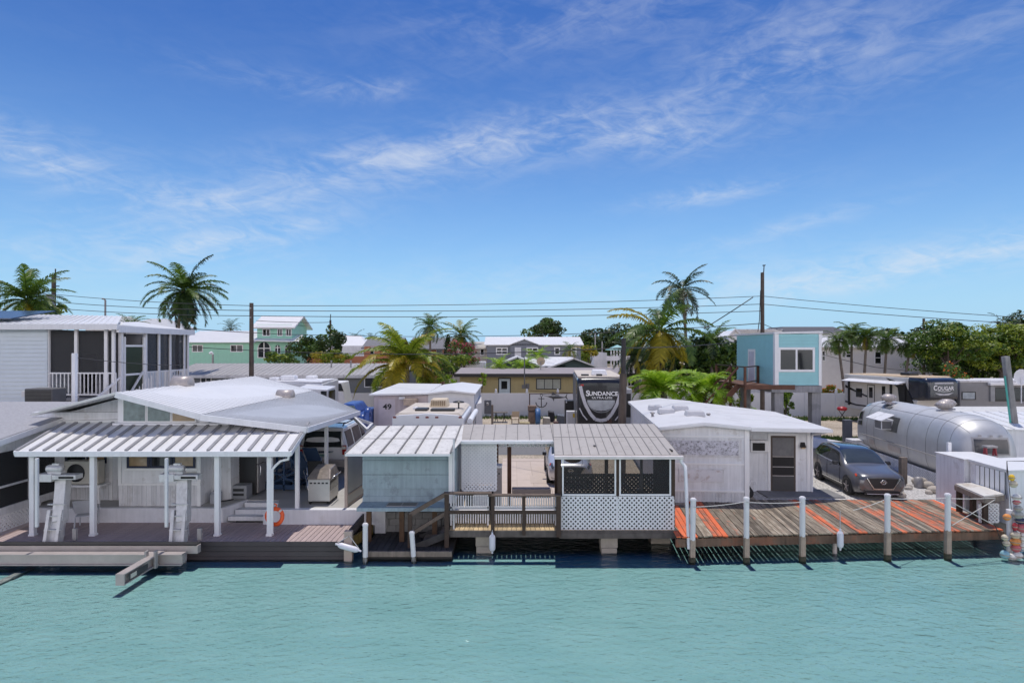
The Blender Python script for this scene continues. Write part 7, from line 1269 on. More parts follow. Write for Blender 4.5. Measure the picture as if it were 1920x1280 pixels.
mb = MB(); mb.box(-1.06, -.9, Y0, .02, 3.46, 3.54); mb.build('red_badge', M('red_badge', (.4, .02, .02), .4), t, True)
mb = MB(); mb.box(-.45, .45, -.15, .3, .75, 1.5); mb.build('kingpin_box', black, t, True, .04); mb = MB(); mb.tube([(0, -.2, 1.45), (0, -.2, .95)], .06, 8); mb.box(-.12, .12, -.3, -.1, 1.25, 1.4); mb.build('kingpin', alu_dull, t, True)
for s in (-.8, .8): mb = MB(); mb.box(s - .05, s + .05, .5, .6, 0, 1.1); mb.build('landing_leg', alu_dull, t, True)
mb = MB(); mb.box(1.26, 1.95, 3.0, 5.5, .9, 3.1); o = mb.build('slide_out', M('trailer_grey', (.42, .42, .45), .4), t, True, .04); mb = MB(); mb.box(1.38, 1.88, 2.985, 3.0, 1.5, 2.85); mb.build('slide_end', black, o, True, .01)
# --- angled trailer at right
t, h, sec = fifthwheel('pale fifth wheel trailer with dark blue nose and tan roof at right', gx(1770, 40), 40, radians(11.5), 2.5, 8, 3.3, None, 1)
rows = [sec(0, 3.0, 2.0, 1.05), sec(.08, 3.12, 1.85, 1.14), sec(.3, 3.22, 1.8, 1.22), sec(.75, 3.26, 1.75, 1.26), sec(1.5, 3.28, 1.75, 1.26)]
lf = Loft(rows); mb = MB(); lf.grid(mb, 4, 3); mb.build('nose_cap', M('midnight_blue_cap', (.022, .026, .04), .2, var=.15, coat=.5), t, True)
tbody = M('pale_trailer_side', (.62, .60, .57), .4, var=.04); mb = MB(); mb.box(-1.26, 1.26, 1.5, 7.4, .6, 3.2); mb.hexa([(-1.26, 1.1, .75), (1.26, 1.1, .75), (1.26, 1.5, .7), (-1.26, 1.5, .7), (-1.26, .75, 1.75), (1.26, .75, 1.75), (1.26, 1.5, 1.75), (-1.26, 1.5, 1.75)]); mb.build('body', tbody, t, True, .05)
mb = MB(); mb.hexa([(-1.2, .5, 3.22), (1.2, .5, 3.22), (1.2, 7.2, 3.16), (-1.2, 7.2, 3.16), (-1.12, .6, 3.33), (1.12, .6, 3.33), (1.12, 7.1, 3.26), (-1.12, 7.1, 3.26)]); mb.build('roof', M('tan_roof_membrane', (.52, .40, .27), .8, var=.1), t, True, .04)
mb = MB(); mb.box(-.5, .3, 2.2, 3.0, 3.3, 3.5); mb.build('roof_air_conditioner', black, t, True, .06)
t.location.z = .22
# side: rounded white edge stripe, windows, doors, awning
sx = -1.262
def side_poly(pts, name, mt, d=.006, par=None): mb = MB(); mb.prism([(sx - d, y, z) for y, z in pts], (.004, 0, 0)); return mb.build(name, mt, par or t, True)
side_poly([(7.3, 2.4), (6.4, 2.1), (5.2, 1.75), (4.4, 1.6), (5.2, 1.62), (6.4, 1.95), (7.3, 2.2)], 'side_swoosh', capb); side_poly([(7.3, 1.2), (6.2, 1.02), (4.8, 1.0), (3.2, 1.2), (4.8, .9), (6.2, .9), (7.3, 1.05)], 'side_swoosh', capb); side_poly([(3.4, 3.1), (2.4, 2.8), (1.6, 2.0), (1.5, 1.6), (1.75, 2.0), (2.6, 2.95)], 'side_swoosh', capb)
for y0, y1, z0, z1 in ((5.6, 6.2, 1.55, 2.2), (3.45, 3.75, 1.4, 2.5)): o = side_poly([(y0, z0), (y1, z0), (y1, z1), (y0, z1)], 'side_window', black); side_poly([(y0 + .05, z0 + .05), (y1 - .05, z0 + .05), (y1 - .05, z1 - .05), (y0 + .05, z1 - .05)], 'pane', glass, .012, o)
o = side_poly([(4.4, .9), (5.1, .9), (5.1, 2.55), (4.4, 2.55)], 'door', black); side_poly([(4.45, .95), (5.05, .95), (5.05, 2.5), (4.45, 2.5)], 'door_leaf', tbody, .012, o); side_poly([(4.58, 1.6), (4.92, 1.6), (4.92, 2.35), (4.58, 2.35)], 'pane', glass, .018, o)
mb = MB(); mb.hexa([(sx - .02, 1.7, 2.85), (sx - .02, 6.9, 2.85), (sx - .02, 6.9, 2.92), (sx - .02, 1.7, 2.92), (sx - .7, 1.7, 2.72), (sx - .7, 6.9, 2.72), (sx - .7, 6.9, 2.76), (sx - .7, 1.7, 2.76)]); mb.build('awning', dirty_white, t, True)
for y in (1.75, 2.9, 6.85): mb = MB(); mb.bar((sx - .06, y, .9), (sx - .06, y, 2.8), .1, .12); mb.build('awning_arm', black, t, True)
mb = MB(); mb.hexa([(sx - .05, .95, 1.3), (sx - .02, 2.2, 1.3), (sx, 2.2, 1.3), (sx, .95, 1.3), (sx - .05, 1.7, 2.7), (sx - .02, 2.4, 2.7), (sx, 2.4, 2.7), (sx, 1.7, 2.7)]); mb.build('dark_panel', black, t, True)
mb = MB(); a = [(-.75, 2.86), (.75, 2.86), (.7, 2.95), (-.7, 2.95)]; mb.prism([(x, -.012, z) for x, z in a], (0, .006, 0)); mb.build('nose_highlight_strip', silver, t, True); mb = MB(); a = [(-.75, 2.28), (0, 2.2), (.75, 2.28), (.35, 2.12), (-.35, 2.12)]; mb.prism([(x, -.012, z) for x, z in a], (0, .006, 0)); mb.build('nose_highlight_strip', silver, t, True)
text('C', .44, wht_l, t, (-.68, -.016, 2.46), (1, 0, 0), (0, 0, 1), .02, local=True); text('OUGAR', .34, wht_l, t, (.12, -.016, 2.46), (1, 0, 0), (0, 0, 1), .02, sx=1.05, local=True); text('HALF-TON', .09, wht_l, t, (.05, -.016, 2.36), (1, 0, 0), (0, 0, 1), .01, sx=1.6, local=True) if False else None
strip([(-.5, 2.40), (0, 2.36), (.5, 2.40)], .03, 'nose_underline', wht_l, -.016)
for y in (4.2, 5.0): mb = MB(); mb.lathe([(.1, 0), (.36, 0), (.38, .04), (.38, .2), (.1, .22)], (sx + .05, y, .16), 16, 'X'); mb.build('wheel', rubber, t, True)
# --- grey trailer at far right
g = thing('grey_travel_trailer', 'grey and silver travel trailer side with awning at right edge', 'travel trailer', P(1870, 42)); D = 42; x0, x1 = gx(1800, D), gx(1990, D); zt = gz(716, D)
mb = MB(); mb.box(x0, x1, D, 44.4, .6, zt); mb.build('body', M('ribbed_grey_side', (.23, .23, .24), .5, var=.08), g, bevel=.06)
mb = MB()
for i in range(16): mb.box(x0 + .1, gx(1848, D), D - .012, D, 1.75 + i*.07, 1.79 + i*.07)
mb.build('side_ribs', M('ribbed_grey_side', (.23, .23, .24), .5), g); mb = MB(); mb.box(x0 - .05, x1, D - .05, 44.45, zt - .02, zt + .14); mb.build('roof', dirty_white, g, bevel=.04)
mb = MB(); mb.box(gx(1851, D), x1, D - .3, D - .02, gz(722, D), gz(717, D)); mb.build('awning', white, g, bevel=.03); mb = MB(); mb.box(gx(1855, D), gx(1863, D), D - .12, D, gz(752, D), gz(722, D)); mb.build('awning_arm', M('decal_grey', (.25, .26, .28), .4), g)
window(g, (gx(1803, D), D - .015, gz(749, D)), (1, 0, 0), gx(1829, D) - gx(1803, D), gz(734, D) - gz(749, D), black, M('sky_reflecting_glass', (.32, .36, .4), .1, var=.3), .05, 0); window(g, (gx(1864, D), D - .015, gz(752, D)), (1, 0, 0), gx(1930, D) - gx(1864, D), gz(726, D) - gz(752, D), black, glass, .06, 1)
mb = MB(); mb.box(x0 - .5, x0, D + .3, 44, .9, zt - .3); mb.build('nose', M('black_nose', (.02, .02, .022), .3), g, bevel=.15)

# --- passenger cars
def car_sec(y, pts): return [(-x, y, z) for x, z in pts] + [(x, y, z) for x, z in reversed(pts[:-1])]
def wheel(t, x, y, r, s, rim_m):
    o = MB(); o.lathe([(r*.62, -.11), (r*.93, -.115), (r, -.07), (r, .07), (r*.93, .115), (r*.62, .11)], (x, y, r), 22, 'X'); wh = o.build('wheel', rubber, t, True)
    m_ = MB(); e = x + s*.095; m_.lathe([(0, 0), (r*.60, 0), (r*.66, s*.02)], (e - s*.03, y, r), 20, 'X'); m_.build('rim_back', black, wh, True); m_ = MB()
    for k in range(5): a = 2*pi*k/5 + .3; m_.bar((e, y, r), (e, y + cos(a)*r*.62, r + sin(a)*r*.62), .03, .055, (1, 0, 0))
    m_.lathe([(r*.6, -.012), (r*.67, 0), (r*.6, .012)], (e, y, r), 20, 'X'); m_.build('rim', rim_m, wh, True)
def arch_trim(t, x, y, r, s):
    mb = MB(); pts = [(y + cos(a)*r, max(.17, r*.93 + sin(a)*r)) for a in [-.5 + (pi + 1.0)*i/18 for i in range(19)]]; mb.prism([(x - s*.3, yy, z) for yy, z in pts], (s*.3, 0, 0)); mb.build('wheel_arch', black, t, True)
def kicks(name, lab, loc, rz, paint, roofm, cat='car'):
    t = thing(name, lab, cat, loc, rz); Rr = [
     car_sec(0, [(.50,.36),(.60,.44),(.66,.55),(.64,.70),(.52,.79),(.30,.825),(0,.835)]), car_sec(.10, [(.68,.27),(.76,.40),(.80,.57),(.75,.75),(.60,.86),(.34,.895),(0,.905)]),
     car_sec(.34, [(.80,.22),(.86,.38),(.87,.62),(.82,.81),(.64,.925),(.36,.955),(0,.965)]), car_sec(.95, [(.83,.20),(.88,.38),(.885,.66),(.84,.89),(.68,1.01),(.40,1.045),(0,1.055)]),
     car_sec(1.22, [(.83,.20),(.88,.38),(.885,.68),(.855,.94),(.74,1.055),(.44,1.09),(0,1.10)]), car_sec(1.52, [(.83,.20),(.88,.38),(.885,.70),(.855,.97),(.74,1.19),(.48,1.285),(0,1.315)]), car_sec(1.98, [(.83,.20),(.88,.38),(.885,.71),(.855,.99),(.69,1.37),(.50,1.505),(0,1.535)]),
     car_sec(2.6, [(.83,.20),(.88,.38),(.885,.72),(.855,1.0),(.68,1.42),(.50,1.56),(0,1.585)]), car_sec(3.3, [(.83,.20),(.88,.38),(.89,.74),(.86,1.03),(.67,1.42),(.49,1.55),(0,1.575)]),
     car_sec(3.85, [(.82,.22),(.87,.40),(.885,.76),(.85,1.06),(.66,1.36),(.47,1.48),(0,1.51)]), car_sec(4.15, [(.78,.26),(.84,.44),(.86,.76),(.82,1.03),(.66,1.17),(.44,1.25),(0,1.28)]), car_sec(4.29, [(.66,.34),(.76,.5),(.78,.74),(.74,.94),(.58,1.02),(.34,1.05),(0,1.06)])]
    lf = Loft(Rr); mb = MB(); lf.grid(mb, 4, 4); mb.build('body', paint, t, True)
    def pt(c, nm, mt, off=.008, n=8, k=6, par=None): mb = MB(); lf.patch(mb, c, off, n, k, -1); return mb.build(nm, mt, par or t, True)
    pt(((5.95, 4.45), (10.0, 4.45), (10.0, 7.55), (5.95, 7.55)), 'roof_panel', roofm, .007, 12, 10)
    pt(((4.12, 4.25), (5.98, 4.40), (5.98, 7.60), (4.12, 7.75)), 'windshield', M('windscreen_glass', (.045, .055, .062), .05, var=.3, sc=1.5, spec=.8), .010, 10, 14)
    pt(((9.15, 4.5), (10.1, 4.45), (10.1, 7.55), (9.15, 7.5)), 'rear_window', glass, .012, 6, 10)
    for sd in (0, 1):
        f = (lambda v: v) if not sd else (lambda v: 12 - v)
        pt(((4.7, f(3.12)), (6.95, f(3.12)), (6.95, f(4.12)), (5.85, f(4.12))), 'side_window', glass, .01); pt(((7.05, f(3.12)), (8.35, f(3.15)), (8.3, f(4.1)), (7.05, f(4.12))), 'side_window', glass, .01); pt(((8.45, f(3.25)), (9.2, f(3.5)), (8.9, f(4.05)), (8.4, f(4.1))), 'side_window', glass, .01)
        pt(((4.55, f(3.0)), (8.6, f(3.0)), (8.6, f(3.12)), (4.6, f(3.12))), 'window_trim', chrome, .012); pt(((2.9, f(.05)), (8.9, f(.05)), (8.9, f(.75)), (2.9, f(.75))), 'sill_cladding', black, .01); pt(((3.6, f(.75)), (8.2, f(.75)), (8.2, f(.88)), (3.6, f(.88))), 'sill_strip', chrome, .014)
        pt(((.35, f(2.85)), (2.1, f(3.35)), (1.9, f(3.75)), (.5, f(3.5))), 'headlight', M('headlight_lens', (.09, .10, .11), .08, spec=.9), .014); pt(((1.75, f(2.95)), (2.15, f(3.3)), (2.05, f(3.5)), (1.7, f(3.3))), 'side_marker', M('amber_red_lens', (.55, .06, .02), .25), .018)
        s = -1 if not sd else 1
        mb = MB(); mb.box(s*.865 - .005, s*.865 + .005, 0, 0, 0, 0) if False else None
        mb.hexa([(s*.90, 1.52, .98), (s*1.06, 1.55, .98), (s*1.06, 1.72, .98), (s*.90, 1.70, .98), (s*.88, 1.53, 1.12), (s*1.05, 1.56, 1.12), (s*1.05, 1.72, 1.12), (s*.88, 1.70, 1.12)]); mb.build('door_mirror', black, t, True, .03)
        for y in (.82, 3.44): arch_trim(t, s*.898, y, .385, s); wheel(t, s*.80, y, .335, s, alu)
        for y in (2.2, 3.15): mb = MB(); mb.box(min(s*.89, s*.915), max(s*.89, s*.915), y, y + .2, .86, .89); mb.build('door_handle', paint, t, True)
        mb = MB(); mb.tube([lf.S(6.4, 4.75 if not sd else 7.25) + V((0, 0, .03)), lf.S(7.5, 4.8 if not sd else 7.2) + V((0, 0, .05)), lf.S(9.2, 4.8 if not sd else 7.2) + V((0, 0, .03))], .022, 6); mb.build('roof_rail', M('satin_rail', (.62, .62, .64), .35, metal=.6), t, True)
        mb = MB(); mb.hexa([(s*.60, .02, .34), (s*.76, .10, .34), (s*.76, .16, .34), (s*.60, .12, .34), (s*.58, .02, .56), (s*.70, .07, .56), (s*.70, .14, .56), (s*.58, .12, .56)]); mb.build('fog_light_recess', black, t, True, .01)
    mb = MB(); mb.hexa([(-.30, -.02, .40), (.30, -.02, .40), (.30, .1, .40), (-.30, .1, .40), (-.52, -.02, .78), (.52, -.02, .78), (.52, .1, .80), (-.52, .1, .80)]); gr = mb.build('grille', black, t, True)
    mb = MB(); mb.bar((-.56, -.03, .79), (-.33, -.03, .42), .03, .045, (0, 1, 0)); mb.bar((.56, -.03, .79), (.33, -.03, .42), .03, .045, (0, 1, 0)); mb.bar((-.35, -.03, .415), (.35, -.03, .415), .02, .035); mb.build('grille_surround', chrome, gr, True)
    mb = MB(); mb.tube([V((.085*cos(a), -.035, .66 + .07*sin(a))) for a in [2*pi*i/18 for i in range(19)]], .012, 6, False); mb.box(-.12, .12, -.05, -.03, .645, .675); mb.build('badge', chrome, gr, True)
    mb = MB(); mb.box(-.6, .6, .0, .15, .20, .33); mb.build('lower_bumper', black, t, True, .03); mb = MB(); mb.box(-.55, .55, -.015, .0, .22, .245); mb.build('bumper_strip', silver, t, True)
    pt(((.45, 4.6), (3.7, 4.5), (3.7, 4.56), (.45, 4.68)), 'bonnet_crease', M('crease_grey', (.1, .1, .11), .4), .004); pt(((.45, 7.4), (3.7, 7.5), (3.7, 7.44), (.45, 7.32)), 'bonnet_crease', M('crease_grey', (.1, .1, .11), .4), .004)
    mb = MB()
    for y in (1.45, 2.55, 3.5): mb.tube([lf.S({1.45: 4.75, 2.55: 6.95, 3.5: 8.35}[y], v/4) + V((-.004, 0, 0)) for v in range(3, 13)], .006, 4, False); mb.tube([lf.S({1.45: 4.75, 2.55: 6.95, 3.5: 8.35}[y], 12 - v/4) + V((.004, 0, 0)) for v in range(3, 13)], .006, 4, False)
    mb.build('door_gap', black, t, True); return t
grey_paint = M('gunmetal_car_paint', (.155, .155, .163), .3, metal=.45, var=.03, coat=.8); silver_paint = M('silver_car_paint', (.62, .62, .64), .3, metal=.4, var=.03, coat=.6); black_roof = M('gloss_black_roof', (.02, .023, .03), .12, var=.1, coat=.8)
kicks('parked_suv', 'grey compact suv with black roof parked nose to orange dock', (13.28, 21.95, 0), radians(-5), grey_paint, black_roof)
kicks('parked_car', 'silver car parked facing the canal behind the screened room', (2.3, 24.0, 0.0), radians(-1), silver_paint, silver_paint)
# white full size suv seen from behind in the carport
def big_suv(lab, loc, rz):
    t = thing('white_suv', lab, 'car', loc, rz); P_ = M('white_car_paint', (.72, .72, .73), .28, var=.02, coat=.7)
    def s_(y, zt, zr, hw, wt): return car_sec(y, [(hw*.95, .42), (hw, .55), (hw, .8), (hw*.985, 1.12), (wt, zr), (wt*.86, zt - .03), (0, zt)])
    lf = Loft([s_(0, 1.25, 1.15, .93, .86), s_(.05, 1.55, 1.35, .97, .84), s_(.22, 1.90, 1.78, .99, .80), s_(.5, 1.95, 1.82, 1.0, .80), s_(2.5, 1.97, 1.84, 1.0, .80), s_(3.1, 1.90, 1.78, 1.0, .79), s_(3.7, 1.25, 1.2, 1.0, .85), s_(5.0, 1.12, 1.05, .96, .8), s_(5.15, .95, .9, .85, .7)])
    mb = MB(); lf.grid(mb, 4, 4); mb.build('body', P_, t, True)
    def pt(c, nm, mt, off=.01): mb = MB(); lf.patch(mb, c, off, 8, 8, -1); return mb.build(nm, mt, t, True)
    mb = MB(); mb.hexa([(-.78, -.03, 1.2), (.78, -.03, 1.2), (.78, .03, 1.2), (-.78, .03, 1.2), (-.72, .12, 1.82), (.72, .12, 1.82), (.72, .2, 1.82), (-.72, .2, 1.82)]); mb.build('rear_window', glass, t, True, .02)
    for f in (lambda v: v, lambda v: 12 - v):
        pt(((2.3, f(3.1)), (3.35, f(3.1)), (3.35, f(3.95)), (2.3, f(3.95))), 'side_window', glass); pt(((3.42, f(3.1)), (3.95, f(3.1)), (3.95, f(3.95)), (3.42, f(3.95))), 'side_window', glass); pt(((4.02, f(3.1)), (5.4, f(3.1)), (5.0, f(3.95)), (4.02, f(3.95))), 'side_window', glass)
    for s in (-1, 1):
        mb = MB(); mb.box(s*.87 - .08, s*.87 + .08, -.04, .06, .9, 1.28); o = mb.build('tail_light', M('tail_red', (.30, .02, .015), .2), t, True, .02); mb = MB(); mb.box(s*.87 - .07, s*.87 + .07, -.05, -.04, 1.12, 1.24); mb.build('reverse_lens', M('clear_lens', (.6, .55, .5), .2), o, True)
        for y in (1.1, 4.1): wheel(t, s*.88, y, .4, s, alu); arch_trim(t, s*1.005, y, .46, s)
        mb = MB(); mb.tube([(s*.68, .5, 1.98), (s*.68, .6, 2.05), (s*.68, 2.6, 2.06), (s*.68, 2.7, 2.0)], .025, 6); mb.build('roof_rail', black, t, True)
        mb = MB(); mb.box(s*1.1 - .1, s*1.1 + .1, 3.3, 3.4, 1.15, 1.35); mb.build('door_mirror', black, t, True, .03)
    mb = MB(); mb.box(-.68, .68, .9, .96, 2.04, 2.08); mb.box(-.68, .68, 2.2, 2.26, 2.04, 2.08); mb.build('roof_crossbar', black, t, True)
    mb = MB(); mb.box(-1.0, 1.0, -.14, .1, .42, .72); mb.build('bumper', M('tan_bumper', (.36, .33, .3), .5), t, True, .05); mb = MB(); mb.box(-.45, .45, -.045, -.01, .98, 1.06); mb.build('tailgate_bar', chrome, t, True, .01)
    mb = MB(); mb.box(-.2, .2, -.05, -.03, .8, .97); o = mb.build('number_plate', M('plate_pale', (.5, .55, .52), .4), t, True); mb = MB(); mb.box(-.15, .15, -.056, -.051, .85, .92); mb.build('plate_mark', M('plate_mark', (.12, .25, .22), .4), o, True); return t
big_suv('white full size suv seen from behind under the corrugated carport roof', (-7.6, 24.6, PZ - .03), 0)
# blue covered jeep with spare wheel and small trailer frame
bj = thing('covered_jeep', 'small off road car under shiny blue cover with spare wheel', 'car', P(668, 30)); D = 30; bluec = M('blue_tarp', (.035, .085, .30), .35, var=.35, sc=3); x0, x1 = gx(632, D), gx(682, D)
mb = MB(); mb.hexa([(x0, D, .6), (x1, D, .6), (x1, D + 3.5, .6), (x0, D + 3.5, .6), (x0 + .1, D + .1, gz(775, D)), (x1 - .0, D + .1, gz(775, D)), (x1, D + 3.4, gz(775, D)), (x0 + .1, D + 3.4, gz(775, D))]); mb.hexa([(x0 + .1, D + .3, gz(775, D)), (x1 - .3, D + .1, gz(775, D)), (x1 - .3, D + 2.5, gz(775, D)), (x0 + .1, D + 2.5, gz(775, D)), (x0 + .1, D + .5, gz(758, D)), (x1 - .55, D + .3, gz(758, D)), (x1 - .55, D + 2.3, gz(758, D)), (x0 + .1, D + 2.3, gz(758, D))]); mb.build('cover', bluec, bj, bevel=.1)
mb = MB(); mb.prism([(x1 - .8, D + .12, gz(773, D)), (x1 - .35, D + .08, gz(773, D)), (x1 - .5, D + .2, gz(761, D)), (x1 - .8, D + .25, gz(761, D))], (0, -.02, 0)); mb.build('side_window', glass_teal, bj)
for px, py, r in ((690, 777, .36), (680, 787, .3)): c = at(px, py, D - .1); mb = MB(); mb.lathe([(r*.3, -.1), (r*.9, -.12), (r, -.06), (r, .06), (r*.9, .12), (r*.3, .1)], c, 18, 'X'); mb.build('spare_wheel', bluec, bj)
for y in (.6, 2.8): mb = MB(); mb.lathe([(.1, -.1), (.36, -.1), (.38, 0), (.36, .1), (.1, .1)], (x1 - .1, D + y, .38), 16, 'X'); mb.build('wheel', rubber, bj)
tf = thing('trailer_frame', 'bare white triangular trailer frame propped beside the blue cover', 'trailer', P(690, 25)); mb = MB(); q = lambda px, py, D_: at(px, py, D_); mb.bar(q(664, 783, 25.2), q(688, 806, 24.6), .1, .12); mb.bar(q(664, 783, 25.2), q(698, 795, 25.4), .1, .12); mb.bar(q(698, 795, 25.4), q(688, 806, 24.6), .1, .12); mb.bar(q(698, 795, 25.4), q(699, 830, 25.4), .08, .08); mb.bar(q(688, 806, 24.6), q(689, 840, 24.6), .08, .08); mb.build('frame', dirty_white, tf)
mb = MB(); mb.hexa([(-7.9, 27.9, .9), (-6.9, 27.9, .9), (-6.9, 31, .9), (-7.9, 31, .9), (-7.75, 28, 1.45), (-7.05, 28, 1.45), (-7.05, 31, 1.3), (-7.75, 31, 1.3)]); tag(mb.build('jet_ski', bluec, bevel=.12), 'blue covered watercraft in front of the white suv nose', 'watercraft')

# ------------------------------------------------------------------ poles, wires, yard things
def pole(px, py, D, r, lab, name='utility_pole', px_b=None, cat='utility pole', m=None):
    t = thing(name, lab, cat, P(px_b or px, D)); mb = MB(); mb.tube([P(px_b or px, D), P(px, D, gz(py, D))], [r*1.15, r*.85], 10); mb.build('shaft', m or pole_wood, t); return t
p1 = pole(471.5, 568, 40, .15, 'tall dark wooden pole rising behind the corrugated roof'); mb = MB()
for z in (8.0, 7.4): mb.tube([P(471, 39.8, z), P(468, 39.8, z)], .05, 6)
mb.build('insulator', alu_dull, p1)
p2 = pole(1429.5, 511, 45, .15, 'tallest dark wooden pole standing behind teal house'); mb = MB(); c = P(1430, 45, gz(511, 45)); mb.tube([c, c + V((.08, 0, .05)), c + V((.1, 0, .5))], .035, 6); mb.box(c.x + .02, c.x + .18, 44.9, 45.1, c.z + .5, c.z + .56); mb.build('pole_top_pin', black, p2); mb = MB(); mb.tube([P(1426, 44.8, gz(545, 45)), P(1424, 44.6, gz(600, 45)), P(1421, 44.6, gz(622, 45))], .03, 6); mb.build('service_cable', black, p2)
p3 = pole(100.5, 515, 50, .17, 'dark power pole with grey transformer among far left palm fronds'); c = P(94, 49.7, gz(573, 50)); mb = MB(); mb.tube([c, c + V((0, 0, .9))], .3, 14); mb.build('transformer', M('transformer_grey', (.3, .31, .33), .5), p3); mb = MB(); mb.tube([P(104, 50, gz(560, 50)), P(104, 50, gz(504, 50))], .05, 6); mb.bar(P(101, 49.8, gz(537, 50)), P(111, 49.8, gz(537, 50)), .08, .08); mb.bar(P(101, 49.8, gz(521, 50)), P(112, 49.8, gz(519, 50)), .06, .06); mb.build('bracket', black, p3)
p4 = pole(619.5, 600, 72, .14, 'thin far power pole beside dark conifer'); mb = MB(); mb.tube([P(619, 71.8, gz(605, 72)), P(620, 71.8, gz(589, 72))], .05, 6); mb.box(gx(616, 71.8), gx(619, 71.8), 71.6, 71.9, gz(617, 72), gz(609, 72)); mb.build('bracket', black, p4)
p5 = pole(1168.5, 700, 25, .17, 'thick weathered wooden post in front of the dark nosed trailer', 'wooden_post', cat='post', px_b=1164); mb = MB(); mb.tube([P(1168.7, 25, gz(703, 25)), P(1169.5, 25, gz(634, 25))], [.1, .09], 10); mb.build('upper_shaft', M('dark_pole_wood', (.05, .045, .045), .85, var=.3), p5)
pole(1732, 597, 60, .13, 'far pole top showing above the spreading tree')
for px, py, D, lab in ((1116, 624, 95, 'pale boat mast rising near the teal pavilion'), (1129, 640, 95, 'second pale mast of the far boat, shorter')): mb = MB(); mb.tube([P(px, D), P(px, D, gz(py, D))], .09, 6); tag(mb.build('boat_mast', alu_dull), lab, 'mast')
sl_ = thing('street_lamp', 'grey street lamp with bent arm above far left roofs', 'street lamp', P(197, 55)); mb = MB(); mb.tube([P(197, 55), P(197.5, 55, gz(563, 55))], .08, 8); mb.build('mast', alu_dull, sl_); mb = MB(); mb.tube([P(197.5, 55, gz(563, 55)), P(196, 54.9, gz(561, 55)), P(191, 54.8, gz(560, 55))], .07, 6); mb.build('lamp_head', alu_dull, sl_)
sl_ = thing('street_lamp', 'small white lamp post in front of the mint wall', 'street lamp', P(398, 60)); mb = MB(); mb.tube([P(399, 60), P(399, 60, gz(664, 60))], .1, 8); mb.build('mast', alu_dull, sl_); mb = MB(); mb.tube([P(399, 60, gz(664, 60)), P(396.5, 59.9, gz(660.5, 60)), P(392.5, 59.8, gz(663, 60))], .12, 6); mb.build('lamp_head', white, sl_)
wire_m = M('cable_black', (.03, .03, .032), .6)
def wire(pts, lab, r=.022):
    mb = MB(); q = []
    for (a, b) in zip(pts[:-1], pts[1:]):
        a, b = V(a), V(b); n = 16; sg = (b - a).length * .006; q += [a.lerp(b, i/n) - V((0, 0, sg*4*(i/n)*(1 - i/n))) for i in range(n)]
    mb.tube(q + [V(pts[-1])], r, 4, False); tag(mb.build('power_line', wire_m), lab, 'wire')
def w3(*a): return [at(px, py, D) for px, py, D in a]
wire(w3((-30, 541, 52), (104, 552, 50), (471, 573, 40), (1429, 555, 45), (1990, 600, 40)), 'highest power line running past every tall pole', .02)
wire(w3((-30, 558, 52), (104, 566, 50), (471, 582, 40), (1429, 570, 45), (1990, 611, 40)), 'second highest power line across the lots')
wire(w3((104, 578, 50), (471, 592, 40), (1429, 583, 45)), 'third power line down from the sky, ending at tallest pole')
wire(w3((345, 615, 48), (619, 628, 72), (900, 630, 70), (1429, 606, 45), (1470, 620, 58)), 'low wire passing the far thin pole', .03)
wire(w3((350, 650, 40), (690, 663, 38), (1169, 652, 25), (1382, 640, 38)), 'lowest wire strung over the yard to the thick post', .02)
wire(w3((1320, 616, 44), (1412, 557, 45)), 'slanting guy wire near the two tall coconut palms', .035)
wire(w3((142, 670, 24), (250, 681, 27), (345, 684, 33)), 'thin cable from service post to screened porch', .014)
wire(w3((1545, 665, 60), (1640, 688, 55), (1760, 700, 50)), 'cable sagging in front of the white two storey house', .025)
wire(w3((480, 601, 66), (552, 604, 66), (619, 604, 72)), 'short cable from tower roof to far thin pole', .03)
# yard furniture
mt = thing('meter_cabinet', 'dark grey electric meter cabinet on a post by white travel trailer', 'cabinet', P(914, 37)); D = 37; mb = MB(); mb.box(gx(908, D), gx(921, D), D, D + .3, gz(776, D), gz(750, D)); mb.build('box', M('meter_grey', (.13, .135, .15), .6), mt, bevel=.02); mb = MB(); mb.lathe([(.1, 0), (.1, -.06), (.0, -.08)], P(914, D, gz(757, D)), 12, 'Y'); mb.build('meter_glass', alu_dull, mt); mb = MB(); mb.box(gx(921, D), gx(925, D), D, D + .12, 0, gz(759, D)); mb.build('post', old_wood, mt)
tb = thing('patio_table', 'slim dark metal patio table by the white fence', 'table', P(938, 44.5)); D = 44.5; mb = MB(); mb.box(gx(922, D), gx(952, D), D, D + .8, .70, .74); mb.build('top', M('brown_table_top', (.14, .12, .10), .5), tb)
for px in (930, 945): mb = MB(); x = gx(px, D); mb.tube([(x - .1, D + .1, 0), (x, D + .3, .35), (x - .05, D + .1, .7)], .025, 6); mb.tube([(x + .12, D + .7, 0), (x, D + .5, .35), (x + .05, D + .7, .7)], .025, 6); mb.build('leg', black, tb)
resin_chair(P(966, 44), radians(185), 'beige plastic armchair in the yard beside patio table', M('beige_resin', (.55, .46, .36), .55), 'yard_chair')
ar = thing('pergola_frame', 'rusty thin metal frame holding anchor and fish ornaments', 'frame', P(1030, 45)); D = 45
for px in (993, 1079): mb = MB(); mb.box(gx(px, D) - .04, gx(px, D) + .04, D, D + .08, 0, gz(737, D)); mb.build('post', M('rusty_pipe', (.10, .06, .045), .8, var=.3), ar)
mb = MB(); mb.bar(P(992, D, gz(738, D)), P(1080, D, gz(737, D)), .06, .06); mb.bar(P(992, D, gz(732, D)), P(1080, D, gz(737, D)), .03, .03); mb.build('rail', M('rusty_pipe', (.10, .06, .045), .8), ar)
